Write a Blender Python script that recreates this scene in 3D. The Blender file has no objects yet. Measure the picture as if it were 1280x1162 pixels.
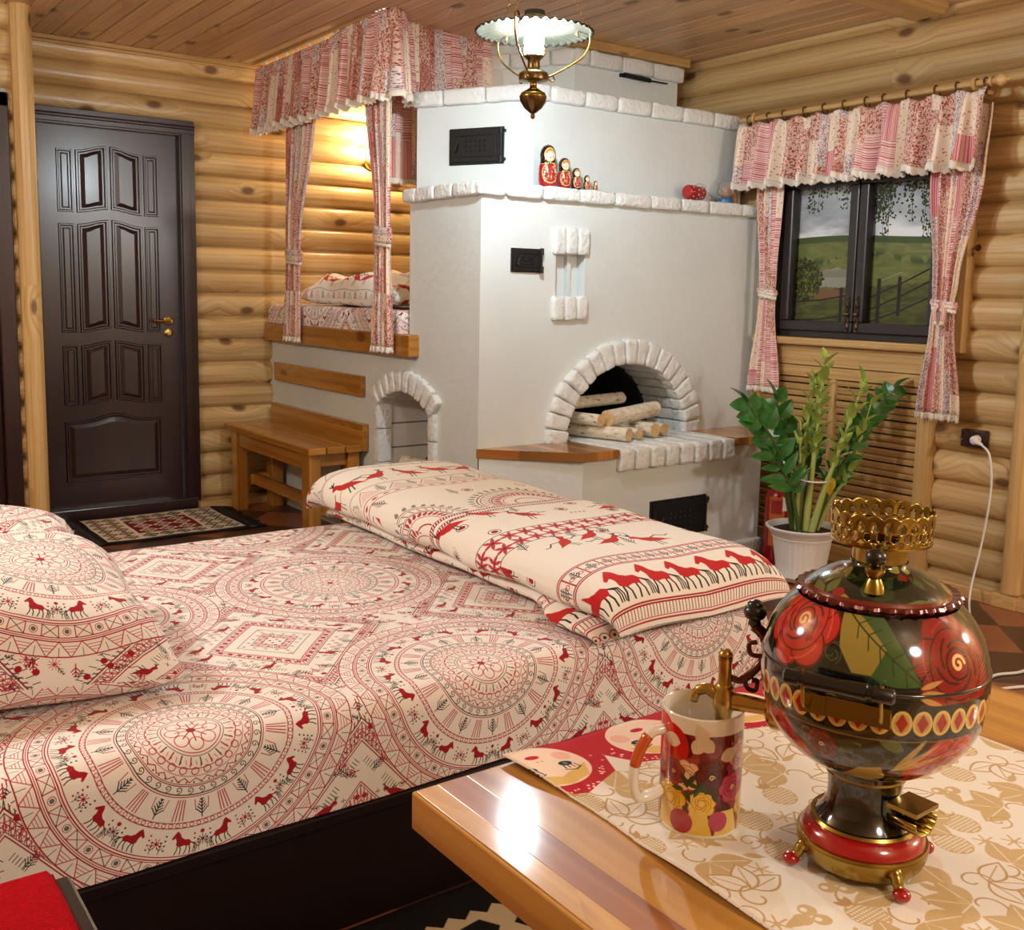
import bpy, bmesh, math, random
import numpy as np
from mathutils import Vector, Matrix, noise
random.seed(7)
PI = math.pi
COL = bpy.context.scene.collection

# ------------------------------------------------------------------ helpers
def S(r, g, b, a=1.0):
    """sRGB 0-255 -> linear rgba"""
    out = []
    for c in (r, g, b):
        c = c / 255.0
        out.append(c / 12.92 if c <= 0.04045 else ((c + 0.055) / 1.055) ** 2.4)
    return (*out, a)

class B:
    """collects polygons with uvs and material slots"""
    def __init__(s):
        s.v = []; s.f = []; s.uv = []; s.m = []
    def poly(s, pts, uvs=None, m=0):
        i = len(s.v)
        s.v.extend([tuple(p) for p in pts])
        s.f.append(tuple(range(i, i + len(pts))))
        s.uv.append(uvs if uvs is not None else [(p[0] + p[1] * .37, p[2]) for p in pts])
        s.m.append(m)
    def box(s, x0, x1, y0, y1, z0, z1, g='x', m=0):
        """axis box; uv in metres, u runs along the grain axis g"""
        o = random.random() * 7.0; q = random.random() * 5
        X = (x0, x1); Y = (y0, y1); Z = (z0, z1)
        c = [(X[i & 1], Y[(i >> 1) & 1], Z[(i >> 2) & 1]) for i in range(8)]
        base = len(s.v)
        s.v.extend(c)
        gi = 'xyz'.index(g)
        for f, n in (((0, 4, 6, 2), 0), ((1, 3, 7, 5), 0), ((0, 1, 5, 4), 1), ((2, 6, 7, 3), 1), ((0, 2, 3, 1), 2), ((4, 5, 7, 6), 2)):
            ax = [a for a in range(3) if a != n]
            if gi in ax:
                u_, v_ = gi, [a for a in ax if a != gi][0]
            else:
                u_, v_ = ax
            s.f.append(tuple(base + k for k in f))
            s.uv.append([(c[k][u_] + o, c[k][v_] + q + (n * .13)) for k in f])
            s.m.append(m)
    def obox(s, c, ax, ay, az, hx, hy, hz, m=0):
        """oriented box, grain along ax"""
        c = Vector(c); ax = Vector(ax).normalized() * hx; ay = Vector(ay).normalized() * hy; az = Vector(az).normalized() * hz
        o = random.random() * 5
        P = [c + ax * (1 if i & 1 else -1) + ay * (1 if i & 2 else -1) + az * (1 if i & 4 else -1) for i in range(8)]
        L = [((1 if i & 1 else -1) * hx + o, (1 if i & 2 else -1) * hy, (1 if i & 4 else -1) * hz) for i in range(8)]
        base = len(s.v); s.v.extend([tuple(p) for p in P])
        for f, n in (((0, 4, 6, 2), 0), ((1, 3, 7, 5), 0), ((0, 1, 5, 4), 1), ((2, 6, 7, 3), 1), ((0, 2, 3, 1), 2), ((4, 5, 7, 6), 2)):
            a = [k for k in range(3) if k != n]
            s.f.append(tuple(base + k for k in f))
            s.uv.append([(L[k][a[0]], L[k][a[1]]) for k in f]); s.m.append(m)
    def grid(s, fn, nu, nv, uvf=None, m=0, cu=False, cv=False, flip=False):
        """fn(a,b) with a,b in 0..1"""
        base = len(s.v)
        NU = nu if cu else nu + 1; NV = nv if cv else nv + 1
        for j in range(NV):
            for i in range(NU):
                s.v.append(tuple(fn(i / nu, j / nv)))
        for j in range(nv):
            for i in range(nu):
                i2 = (i + 1) % NU; j2 = (j + 1) % NV
                f = [base + j * NU + i, base + j * NU + i2, base + j2 * NU + i2, base + j2 * NU + i]
                ab = [(i / nu, j / nv), ((i + 1) / nu, j / nv), ((i + 1) / nu, (j + 1) / nv), (i / nu, (j + 1) / nv)]
                if flip: f.reverse(); ab.reverse()
                s.f.append(tuple(f)); s.uv.append([uvf(*q) if uvf else q for q in ab]); s.m.append(m)
    def tube(s, pts, r, n=10, m=0, cap=True, closed=False):
        pts = [Vector(p) for p in pts]; k = len(pts)
        rs = r if isinstance(r, (list, tuple)) else [r] * k
        base = len(s.v); up = None; L = 0
        rings = []
        for i, p in enumerate(pts):
            if closed: t = pts[(i + 1) % k] - pts[i - 1]
            else: t = pts[min(i + 1, k - 1)] - pts[max(i - 1, 0)]
            t.normalize()
            if up is None:
                up = Vector((0, 0, 1)) if abs(t.z) < .9 else Vector((1, 0, 0))
            a = (up - t * up.dot(t))
            if a.length < 1e-5: a = t.orthogonal()
            a.normalize(); b = t.cross(a); up = a
            if i: L += (p - pts[i - 1]).length
            rings.append(L)
            for j in range(n):
                w = 2 * PI * j / n
                s.v.append(tuple(p + a * (math.cos(w) * rs[i]) + b * (math.sin(w) * rs[i])))
        rng = k if closed else k - 1
        for i in range(rng):
            i2 = (i + 1) % k
            for j in range(n):
                j2 = (j + 1) % n
                s.f.append((base + i * n + j, base + i * n + j2, base + i2 * n + j2, base + i2 * n + j))
                l2 = rings[i2] if i2 > i else rings[i] + .02
                s.uv.append([(rings[i], j / n * .1), (rings[i], (j + 1) / n * .1), (l2, (j + 1) / n * .1), (l2, j / n * .1)]); s.m.append(m)
        if cap and not closed:
            s.f.append(tuple(base + j for j in reversed(range(n)))); s.uv.append([(j / n, 0) for j in range(n)]); s.m.append(m)
            s.f.append(tuple(base + (k - 1) * n + j for j in range(n))); s.uv.append([(j / n, 0) for j in range(n)]); s.m.append(m)
    def lathe(s, prof, n, c=(0, 0, 0), m=0, a0=0.0, axis=None, uvs=None, rf=None, seg=None):
        """prof: (r, z) list going up. seg: (start,end) list of material per profile segment"""
        c = Vector(c)
        if axis is None: ex, ey, ez = Vector((1, 0, 0)), Vector((0, 1, 0)), Vector((0, 0, 1))
        else:
            ez = Vector(axis).normalized(); ex = ez.orthogonal().normalized(); ey = ez.cross(ex)
        base = len(s.v); k = len(prof)
        L = [0]
        for i in range(1, k): L.append(L[-1] + math.hypot(prof[i][0] - prof[i - 1][0], prof[i][1] - prof[i - 1][1]))
        for i, (r, z) in enumerate(prof):
            for j in range(n):
                w = a0 + 2 * PI * j / n
                rr = r if rf is None else rf(r, z, w)
                s.v.append(tuple(c + ex * (rr * math.cos(w)) + ey * (rr * math.sin(w)) + ez * z))
        for i in range(k - 1):
            for j in range(n):
                j2 = (j + 1) % n
                s.f.append((base + i * n + j, base + i * n + j2, base + (i + 1) * n + j2, base + (i + 1) * n + j))
                if uvs: s.uv.append([(j / n, L[i] / L[-1]), ((j + 1) / n, L[i] / L[-1]), ((j + 1) / n, L[i + 1] / L[-1]), (j / n, L[i + 1] / L[-1])])
                else: s.uv.append([(j / n, L[i]), ((j + 1) / n, L[i]), ((j + 1) / n, L[i + 1]), (j / n, L[i + 1])])
                s.m.append(m if seg is None else seg[i])
    def ball(s, c, r, n=16, m=0, sc=(1, 1, 1)):
        k = max(6, n // 2)
        prof = [(max(1e-4, math.sin(PI * i / k)) * r, -math.cos(PI * i / k) * r) for i in range(k + 1)]
        b0 = len(s.v)
        s.lathe(prof, n, (0, 0, 0), m)
        for i in range(b0, len(s.v)):
            v = s.v[i]; s.v[i] = (c[0] + v[0] * sc[0], c[1] + v[1] * sc[1], c[2] + v[2] * sc[2])
    def rough(s, fmap, dims, rad=.008, amp=.003, seed=0, n=5, m=0, fr=30.0):
        """chipped, rounded block: fmap maps [-1,1]^3 -> world; dims are the rough sizes of the block"""
        sd = Vector((seed * 3.17, seed * 1.31, seed * 7.7))
        hx, hy, hz = [d / 2 for d in dims]
        kx, ky, kz = max(0, hx - rad), max(0, hy - rad), max(0, hz - rad)
        base = len(s.v); idx = {}
        def vert(p):
            key = tuple(round(q, 4) for q in p)
            if key in idx: return idx[key]
            q = Vector((p[0] * hx, p[1] * hy, p[2] * hz))
            inn = Vector((max(-kx, min(kx, q.x)), max(-ky, min(ky, q.y)), max(-kz, min(kz, q.z))))
            d = q - inn
            if d.length > 1e-9: q = inn + d.normalized() * min(rad, d.length)
            q2 = Vector((q.x / hx, q.y / hy, q.z / hz))
            w = Vector(fmap(q2.x, q2.y, q2.z))
            if amp:
                w = w + noise.noise_vector(w * fr + sd) * amp
            idx[key] = len(s.v); s.v.append(tuple(w)); return idx[key]
        r0 = [-1 + 2 * i / n for i in range(n + 1)]
        # pull grid lines towards the edges so the rounding reads
        r = [math.copysign(abs(t) ** .7, t) for t in r0]
        for ax in range(3):
            for sg in (-1, 1):
                for i in range(n):
                    for j in range(n):
                        q = []
                        for (a, b) in ((i, j), (i + 1, j), (i + 1, j + 1), (i, j + 1)):
                            p = [0, 0, 0]; p[ax] = sg; p[(ax + 1) % 3] = r[a]; p[(ax + 2) % 3] = r[b]
                            q.append(vert(p))
                        if sg < 0: q.reverse()
                        s.f.append(tuple(q)); s.uv.append([(s.v[t][0] + s.v[t][1], s.v[t][2]) for t in q]); s.m.append(m)
    def rbrick(s, x0, x1, y0, y1, z0, z1, **k):
        cx, cy, cz = (x0 + x1) / 2, (y0 + y1) / 2, (z0 + z1) / 2
        hx, hy, hz = (x1 - x0) / 2, (y1 - y0) / 2, (z1 - z0) / 2
        s.rough(lambda a, b, c: (cx + a * hx, cy + b * hy, cz + c * hz), (x1 - x0, y1 - y0, z1 - z0), **k)

def build(b, name, mats, parent=None, smooth=None, bevel=0, bseg=2, solid=0, subd=0, weld=False):
    """smooth: None flat, True all smooth, number = auto smooth angle in degrees"""
    base = Vector((0, 0, 0))
    if parent is not None: base = Vector(parent['_base'])
    me = bpy.data.meshes.new(name)
    me.from_pydata([(x - base.x, y - base.y, z - base.z) for x, y, z in b.v], [], b.f)
    uvl = me.uv_layers.new(name='UVMap')
    flat = [c for fuv in b.uv for q in fuv for c in q]
    uvl.data.foreach_set('uv', flat)
    if not isinstance(mats, (list, tuple)): mats = [mats]
    for mm in mats: me.materials.append(mm)
    me.polygons.foreach_set('material_index', b.m)
    me.validate()
    if weld:
        bm = bmesh.new(); bm.from_mesh(me); bmesh.ops.remove_doubles(bm, verts=bm.verts, dist=1e-5); bmesh.ops.recalc_face_normals(bm, faces=bm.faces); bm.to_mesh(me); bm.free()
    if smooth is not None:
        me.polygons.foreach_set('use_smooth', [True] * len(me.polygons))
        if smooth is not True:
            me.set_sharp_from_angle(angle=math.radians(smooth))
    me.update()
    o = bpy.data.objects.new(name, me); COL.objects.link(o)
    if parent is not None:
        o.parent = parent
        # sub-parts: child of a mesh part sits at that part's origin (same base)
    if bevel:
        md = o.modifiers.new('bevel', 'BEVEL'); md.width = bevel; md.segments = bseg; md.limit_method = 'ANGLE'; md.angle_limit = math.radians(40)
    if solid:
        md = o.modifiers.new('solid', 'SOLIDIFY'); md.thickness = solid; md.offset = 0
    if subd:
        md = o.modifiers.new('sub', 'SUBSURF'); md.levels = subd; md.render_levels = subd
    o['_base'] = list(base)
    return o

def thing(name, label, cat, base, group=None):
    o = bpy.data.objects.new(name, None); COL.objects.link(o)
    o.location = base; o.empty_display_size = .05
    o['_base'] = list(base); o['label'] = label; o['category'] = cat
    if group: o['group'] = group
    return o

def tag(o, label, cat, group=None):
    o['label'] = label; o['category'] = cat
    if group: o['group'] = group
    return o

def struct(o, label=None, cat=None):
    o['kind'] = 'structure'
    if label: o['label'] = label
    if cat: o['category'] = cat
    return o

def sstruct(name, base, label, cat):
    o = bpy.data.objects.new(name, None); COL.objects.link(o)
    o.location = base; o['_base'] = list(base); o['kind'] = 'structure'; o['label'] = label; o['category'] = cat
    return o

def lerp(a, b, t): return a + (b - a) * t
def pl(xs, ys, t):
    """piecewise linear with smooth joins"""
    for i in range(len(xs) - 1):
        if t <= xs[i + 1]:
            q = (t - xs[i]) / (xs[i + 1] - xs[i]); q = max(0, min(1, q)); q = q * q * (3 - 2 * q)
            return lerp(ys[i], ys[i + 1], q)
    return ys[-1]
def bez(pts, n=16):
    """Catmull-Rom through pts"""
    P = [Vector(p) for p in pts]; P = [P[0] * 2 - P[1]] + P + [P[-1] * 2 - P[-2]]
    out = []
    for i in range(1, len(P) - 2):
        for k in range(n):
            t = k / n
            a, b_, c, d = P[i - 1], P[i], P[i + 1], P[i + 2]
            out.append(.5 * ((2 * b_) + (c - a) * t + (2 * a - 5 * b_ + 4 * c - d) * t * t + (3 * b_ - a - 3 * c + d) * t ** 3))
    out.append(P[-2]); return out

# ------------------------------------------------------------------ drawn fabric prints (computed here, nothing is loaded)
class Cv:
    def __init__(s, w, h, W, H, bg, tile=False):
        s.w, s.h, s.W, s.H, s.tile = w, h, W, H, tile
        s.a = np.empty((H, W, 3), np.float32); s.a[:] = np.array(bg, np.float32) / 255
        s.px = w / W
    def _each(s, x0, x1, y0, y1):
        offs = [(0, 0)]
        if s.tile:
            offs = [(i * s.w, j * s.h) for i in (-1, 0, 1) for j in (-1, 0, 1)]
        for ox, oy in offs:
            i0 = max(0, int((x0 + ox) / s.w * s.W) - 2); i1 = min(s.W, int((x1 + ox) / s.w * s.W) + 3)
            j0 = max(0, int((y0 + oy) / s.h * s.H) - 2); j1 = min(s.H, int((y1 + oy) / s.h * s.H) + 3)
            if i1 <= i0 or j1 <= j0: continue
            X, Y = np.meshgrid((np.arange(i0, i1) + .5) / s.W * s.w - ox, (np.arange(j0, j1) + .5) / s.H * s.h - oy)
            yield X, Y, (slice(j0, j1), slice(i0, i1))
    def _put(s, sl, sd, col, al=1.0):
        cov = np.clip(.5 - sd / s.px, 0, 1)[..., None] * al
        s.a[sl] = s.a[sl] * (1 - cov) + cov * (np.array(col, np.float32) / 255)
    def disc(s, x, y, r, col, al=1.0, sx=1, sy=1):
        for X, Y, sl in s._each(x - r * sx, x + r * sx, y - r * sy, y + r * sy):
            s._put(sl, (np.hypot((X - x) / sx, (Y - y) / sy) - r) * min(sx, sy), col, al)
    def ring(s, x, y, r, w, col, al=1.0):
        for X, Y, sl in s._each(x - r - w, x + r + w, y - r - w, y + r + w):
            s._put(sl, np.abs(np.hypot(X - x, Y - y) - r) - w / 2, col, al)
    def poly(s, pts, col, al=1.0):
        P = np.array(pts, float)
        for X, Y, sl in s._each(P[:, 0].min(), P[:, 0].max(), P[:, 1].min(), P[:, 1].max()):
            ins = np.zeros(X.shape, bool); d2 = np.full(X.shape, 1e9)
            for (ax, ay), (bx, by) in zip(P, np.roll(P, -1, 0)):
                ex, ey = bx - ax, by - ay
                t = np.clip(((X - ax) * ex + (Y - ay) * ey) / (ex * ex + ey * ey + 1e-18), 0, 1)
                d2 = np.minimum(d2, (X - ax - t * ex) ** 2 + (Y - ay - t * ey) ** 2)
                c = ((ay > Y) != (by > Y))
                with np.errstate(divide='ignore', invalid='ignore'):
                    c &= X < (bx - ax) * (Y - ay) / (by - ay if by != ay else 1e-18) + ax
                ins ^= c
            sd = np.sqrt(d2); sd = np.where(ins, -sd, sd)
            s._put(sl, sd, col, al)
    def line(s, pts, w, col, al=1.0, close=False):
        P = [tuple(p) for p in pts]
        if close: P.append(P[0])
        xs = [p[0] for p in P]; ys = [p[1] for p in P]
        for X, Y, sl in s._each(min(xs) - w, max(xs) + w, min(ys) - w, max(ys) + w):
            d2 = np.full(X.shape, 1e9)
            for (ax, ay), (bx, by) in zip(P[:-1], P[1:]):
                ex, ey = bx - ax, by - ay
                t = np.clip(((X - ax) * ex + (Y - ay) * ey) / (ex * ex + ey * ey + 1e-18), 0, 1)
                d2 = np.minimum(d2, (X - ax - t * ex) ** 2 + (Y - ay - t * ey) ** 2)
            s._put(sl, np.sqrt(d2) - w / 2, col, al)
    def leaf(s, x, y, ang, L, W, col, al=1.0):
        c, d = math.cos(ang), math.sin(ang); pts = []
        for t in np.linspace(0, 1, 9): pts.append((t * L, W / 2 * math.sin(PI * t ** .8)))
        for t in np.linspace(1, 0, 9)[1:-1]: pts.append((t * L, -W / 2 * math.sin(PI * t ** .8)))
        s.poly([(x + c * a - d * b, y + d * a + c * b) for a, b in pts], col, al)
    def image(s, name):
        im = bpy.data.images.new(name, s.W, s.H)
        px = np.ones((s.H, s.W, 4), np.float32); px[..., :3] = np.clip(s.a, 0, 1)
        im.pixels.foreach_set(px.ravel()); im.update(); im.pack()
        return im

# ------------------------------------------------------------------ node materials
def newmat(name):
    m = bpy.data.materials.new(name); m.use_nodes = True
    nt = m.node_tree; nt.nodes.clear()
    out = nt.nodes.new('ShaderNodeOutputMaterial'); bs = nt.nodes.new('ShaderNodeBsdfPrincipled')
    nt.links.new(bs.outputs[0], out.inputs[0])
    return m, nt, bs, out
def nd(nt, typ, **k):
    n = nt.nodes.new(typ)
    for a, v in k.items():
        if a.startswith('i_'):
            q = a[2:]; n.inputs[int(q) if q.isdigit() else q.replace('_', ' ')].default_value = v
        else: setattr(n, a, v)
    return n
def ln(nt, a, ao, b, bi): nt.links.new(a.outputs[ao], b.inputs[bi])
def ramp(nt, stops):
    r = nt.nodes.new('ShaderNodeValToRGB'); e = r.color_ramp.elements
    while len(e) < len(stops): e.new(.5)
    for el, (p, c) in zip(e, stops): el.position = p; el.color = c
    return r
def plain(name, col, rough=.5, metal=0.0, bump=0, bscale=60, bdist=.004, coat=0.0, var=0.0, vscale=8, trans=0, sheen=0, emit=None, estr=0, spec=.5):
    m, nt, bs, out = newmat(name)
    bs.inputs['Base Color'].default_value = col; bs.inputs['Roughness'].default_value = rough; bs.inputs['Metallic'].default_value = metal
    bs.inputs['Coat Weight'].default_value = coat; bs.inputs['Coat Roughness'].default_value = .08
    bs.inputs['Sheen Weight'].default_value = sheen; bs.inputs['Specular IOR Level'].default_value = spec
    if trans: bs.inputs['Transmission Weight'].default_value = trans
    if emit: bs.inputs['Emission Color'].default_value = emit; bs.inputs['Emission Strength'].default_value = estr
    tc = None
    if bump or var:
        tc = nd(nt, 'ShaderNodeTexCoord')
    if var:
        n = nd(nt, 'ShaderNodeTexNoise', i_Scale=vscale, i_Detail=4.0); ln(nt, tc, 'Object', n, 'Vector')
        r = ramp(nt, [(.3, tuple(c * (1 - var) for c in col[:3]) + (1,)), (.7, tuple(min(1, c * (1 + var)) for c in col[:3]) + (1,))])
        ln(nt, n, 0, r, 0); ln(nt, r, 0, bs, 'Base Color')
    if bump:
        n = nd(nt, 'ShaderNodeTexNoise', i_Scale=bscale, i_Detail=5.0); ln(nt, tc, 'Object', n, 'Vector')
        bp = nd(nt, 'ShaderNodeBump', i_Strength=bump, i_Distance=bdist); ln(nt, n, 0, bp, 'Height'); ln(nt, bp, 0, bs, 'Normal')
    return m
def wood(name, c1, c2, knot=None, rough=.4, pitch=.1265, var=.18, kdens=.55, gs=1.0, coat=.15, bump=.08, vx=1.0, heart=None, rings=0, ks=(2.7, 4.6), crough=.2):
    """timber: UV in metres, u along the grain. pitch = board height for board-to-board variation"""
    m, nt, bs, out = newmat(name)
    uv = nd(nt, 'ShaderNodeUVMap'); sep = nd(nt, 'ShaderNodeSeparateXYZ'); ln(nt, uv, 0, sep, 0)
    dv = nd(nt, 'ShaderNodeMath', operation='DIVIDE', i_1=pitch); ln(nt, sep, 'Y', dv, 0)
    fl = nd(nt, 'ShaderNodeMath', operation='FLOOR'); ln(nt, dv, 0, fl, 0)
    wn = nd(nt, 'ShaderNodeTexWhiteNoise', noise_dimensions='1D'); ln(nt, fl, 0, wn, 'W')
    off = nd(nt, 'ShaderNodeMath', operation='MULTIPLY_ADD', i_1=9.0); ln(nt, wn, 0, off, 0); ln(nt, sep, 'X', off, 2)
    cmb = nd(nt, 'ShaderNodeCombineXYZ'); ln(nt, off, 0, cmb, 0); ln(nt, sep, 'Y', cmb, 1)
    # knots
    mk = nd(nt, 'ShaderNodeMapping'); mk.inputs['Scale'].default_value = (ks[0], ks[1], 1); ln(nt, cmb, 0, mk, 0)
    vo = nd(nt, 'ShaderNodeTexVoronoi', voronoi_dimensions='2D', i_Scale=1.0, i_Randomness=.9); ln(nt, mk, 0, vo, 'Vector')
    sc = nd(nt, 'ShaderNodeSeparateColor'); ln(nt, vo, 'Color', sc, 0)
    gt = nd(nt, 'ShaderNodeMath', operation='GREATER_THAN', i_1=1 - kdens); ln(nt, sc, 0, gt, 0)
    # grain deflected round the knots
    inf = nd(nt, 'ShaderNodeMapRange'); inf.inputs[1].default_value = .5; inf.inputs[2].default_value = .08; ln(nt, vo, 'Distance', inf, 0)
    infk = nd(nt, 'ShaderNodeMath', operation='MULTIPLY'); ln(nt, inf, 0, infk, 0); ln(nt, gt, 0, infk, 1)
    md = nd(nt, 'ShaderNodeMath', operation='MULTIPLY', i_1=.055); ln(nt, infk, 0, md, 0)
    ay = nd(nt, 'ShaderNodeMath', operation='ADD'); ln(nt, sep, 'Y', ay, 0); ln(nt, md, 0, ay, 1)
    cm2 = nd(nt, 'ShaderNodeCombineXYZ'); ln(nt, off, 0, cm2, 0); ln(nt, ay, 0, cm2, 1)
    mg = nd(nt, 'ShaderNodeMapping'); mg.inputs['Scale'].default_value = (1.1 * gs, 38 * gs, 1); ln(nt, cm2, 0, mg, 0)
    n1 = nd(nt, 'ShaderNodeTexNoise', i_Scale=1.0, i_Detail=5.0, i_Roughness=.6, i_Distortion=.3); ln(nt, mg, 0, n1, 'Vector')
    mw = nd(nt, 'ShaderNodeMapping'); mw.inputs['Scale'].default_value = (.55 * gs, 11 * gs, 1); ln(nt, cm2, 0, mw, 0)
    n2 = nd(nt, 'ShaderNodeTexNoise', i_Scale=1.0, i_Detail=3.0, i_Distortion=.6); ln(nt, mw, 0, n2, 'Vector')
    mix = nd(nt, 'ShaderNodeMath', operation='MULTIPLY_ADD', i_1=.5); ln(nt, n1, 0, mix, 0)
    hf = nd(nt, 'ShaderNodeMath', operation='MULTIPLY', i_1=.5); ln(nt, n2, 0, hf, 0); ln(nt, hf, 0, mix, 2)
    cr = ramp(nt, [(.36, c2), (.58, c1)]); ln(nt, mix, 0, cr, 0)
    if rings:
        mv = nd(nt, 'ShaderNodeMapping'); mv.inputs['Scale'].default_value = (.12, 1, 1); ln(nt, cm2, 0, mv, 0)
        wv = nd(nt, 'ShaderNodeTexWave', wave_type='BANDS', bands_direction='Y', i_Scale=rings, i_Distortion=4.5, i_Detail=2.0, i_Detail_Scale=1.2); ln(nt, mv, 0, wv, 'Vector')
        wr = ramp(nt, [(.0, (.70, .62, .52, 1)), (.30, (1, 1, 1, 1))]); ln(nt, wv, 0, wr, 0)
        wm = nd(nt, 'ShaderNodeMix', data_type='RGBA', blend_type='MULTIPLY'); wm.inputs[0].default_value = .42; ln(nt, cr, 0, wm, 6); ln(nt, wr, 0, wm, 7)
        wh = nd(nt, 'ShaderNodeHueSaturation'); nt.links.new(wm.outputs[2], wh.inputs['Color']); cr = wh
    if heart:
        mh = nd(nt, 'ShaderNodeMapping'); mh.inputs['Scale'].default_value = (1.5, 9, 1); ln(nt, cm2, 0, mh, 0)
        n3 = nd(nt, 'ShaderNodeTexNoise', i_Scale=1.0, i_Detail=2.0); ln(nt, mh, 0, n3, 'Vector')
        hr = nd(nt, 'ShaderNodeMapRange'); hr.inputs[1].default_value = .56; hr.inputs[2].default_value = .64; ln(nt, n3, 0, hr, 0)
        hm = nd(nt, 'ShaderNodeMix', data_type='RGBA'); ln(nt, hr, 0, hm, 0); ln(nt, cr, 0, hm, 6); hm.inputs[7].default_value = heart
        rr_ = nd(nt, 'ShaderNodeHueSaturation'); nt.links.new(hm.outputs[2], rr_.inputs['Color']); cr = rr_
    # board variation
    br = nd(nt, 'ShaderNodeMapRange'); br.inputs[3].default_value = 1 - var; br.inputs[4].default_value = 1 + var * .6; ln(nt, wn, 0, br, 0)
    vm = nd(nt, 'ShaderNodeVectorMath', operation='SCALE'); ln(nt, cr, 0, vm, 0); ln(nt, br, 0, vm, 'Scale')
    last = vm
    if knot:
        kd = nd(nt, 'ShaderNodeMapRange'); kd.inputs[1].default_value = .15; kd.inputs[2].default_value = .075; ln(nt, vo, 'Distance', kd, 0)
        kk = nd(nt, 'ShaderNodeMath', operation='MULTIPLY'); ln(nt, kd, 0, kk, 0); ln(nt, gt, 0, kk, 1)
        k2 = nd(nt, 'ShaderNodeMath', operation='MULTIPLY', i_1=.85); ln(nt, kk, 0, k2, 0)
        mx = nd(nt, 'ShaderNodeMix', data_type='RGBA'); ln(nt, k2, 0, mx, 0); ln(nt, vm, 0, mx, 6); mx.inputs[7].default_value = knot
        nt.links.new(mx.outputs[2], bs.inputs['Base Color'])
    else:
        ln(nt, vm, 0, bs, 'Base Color')
    bs.inputs['Roughness'].default_value = rough; bs.inputs['Coat Weight'].default_value = coat; bs.inputs['Coat Roughness'].default_value = crough
    bp = nd(nt, 'ShaderNodeBump', i_Strength=bump, i_Distance=.003); ln(nt, mix, 0, bp, 'Height'); ln(nt, bp, 0, bs, 'Normal')
    return m
def printed(name, im, rough=.8, sheen=.0, weave=0.0, wscale=900, coat=0, ext='REPEAT', interp='Linear', metal=0.0, spec=.3):
    m, nt, bs, out = newmat(name)
    uv = nd(nt, 'ShaderNodeUVMap'); t = nd(nt, 'ShaderNodeTexImage', image=im, extension=ext, interpolation=interp)
    ln(nt, uv, 0, t, 'Vector'); ln(nt, t, 0, bs, 'Base Color')
    bs.inputs['Roughness'].default_value = rough; bs.inputs['Sheen Weight'].default_value = sheen; bs.inputs['Coat Weight'].default_value = coat
    bs.inputs['Coat Roughness'].default_value = .05
    bs.inputs['Specular IOR Level'].default_value = spec; bs.inputs['Metallic'].default_value = metal
    if weave:
        tc = nd(nt, 'ShaderNodeTexCoord'); n = nd(nt, 'ShaderNodeTexNoise', i_Scale=wscale, i_Detail=2.0); ln(nt, tc, 'Object', n, 'Vector')
        bp = nd(nt, 'ShaderNodeBump', i_Strength=weave, i_Distance=.001); ln(nt, n, 0, bp, 'Height'); ln(nt, bp, 0, bs, 'Normal')
    return m
RED = (160, 18, 38); DK = (50, 50, 44); CREAM = (240, 238, 233); ROSE = (178, 56, 70)
def horse(c, x, y, ang, s, flip=1, col=RED, leg=DK, tail=True):
    ca, sa = math.cos(ang), math.sin(ang)
    def T(p): a, b = p[0] * flip * s, p[1] * s; return (x + ca * a - sa * b, y + sa * a + ca * b)
    body = [(-.33, .97), (-.26, 1.04), (-.15, .93), (-.05, .74), (.1, .64), (.3, .63), (.41, .52), (.36, .34), (.1, .37), (-.12, .32), (-.27, .42), (-.27, .6), (-.33, .74), (-.46, .66), (-.5, .74), (-.4, .88)]
    w = max(s * .045, c.px * 1.2)
    for a, b in (((-.2, .36), (-.3, 0)), ((-.1, .36), (-.06, 0)), ((.2, .38), (.14, 0)), ((.32, .4), (.38, 0))):
        c.line([T(a), T((lerp(a[0], b[0], .5) + .04, .2)), T(b)], w, leg)
    if tail:
        for k in range(3): c.line([T((.4, .5)), T((.55 + k * .05, .4)), T((.56 + k * .07, .2)), T((.52 + k * .07, .03))], w * .7, leg)
    c.poly([T(p) for p in body], col)
def bird(c, x, y, ang, s, flip=1, col=RED, leg=DK):
    ca, sa = math.cos(ang), math.sin(ang)
    def T(p): a, b = p[0] * flip * s, p[1] * s; return (x + ca * a - sa * b, y + sa * a + ca * b)
    c.poly([T(p) for p in [(-.5, .75), (-.4, .9), (-.25, .88), (-.1, .62), (.2, .5), (.6, .1), (.75, .02), (.45, .08), (.1, .1), (-.15, .2), (-.28, .42), (-.32, .62)]], col)
    w = max(s * .04, c.px)
    for a, b in (((0, .15), (-.08, -.25)), ((.12, .12), (.1, -.25))): c.line([T(a), T(b)], w, leg)
    for k in range(3): c.line([T((-.35, .9)), T((-.45 + .1 * k, 1.12))], w, leg)
    c.line([T((.2, .5)), T((.5, .6)), T((.8, .4)), T((.95, .45))], w, leg)
def sprig(c, x, y, ang, L, col, w, n=5, side=.35):
    c.line([(x, y), (x + math.cos(ang) * L, y + math.sin(ang) * L)], w, col)
    for i in range(1, n + 1):
        t = i / (n + .5) * L; px, py = x + math.cos(ang) * t, y + math.sin(ang) * t
        for sg in (-1, 1):
            a = ang + sg * .75; l = L * side * (1.1 - i / (n + 1))
            c.line([(px, py), (px + math.cos(a) * l, py + math.sin(a) * l)], w, col)
def flower(c, x, y, r, col, pet=8, w=.0012, core=None):
    for k in range(pet):
        a = 2 * PI * k / pet
        c.line([(x + math.cos(a) * r * .25, y + math.sin(a) * r * .25), (x + math.cos(a) * r, y + math.sin(a) * r)], w, col)
    c.disc(x, y, r * .28, core or col)
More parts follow.
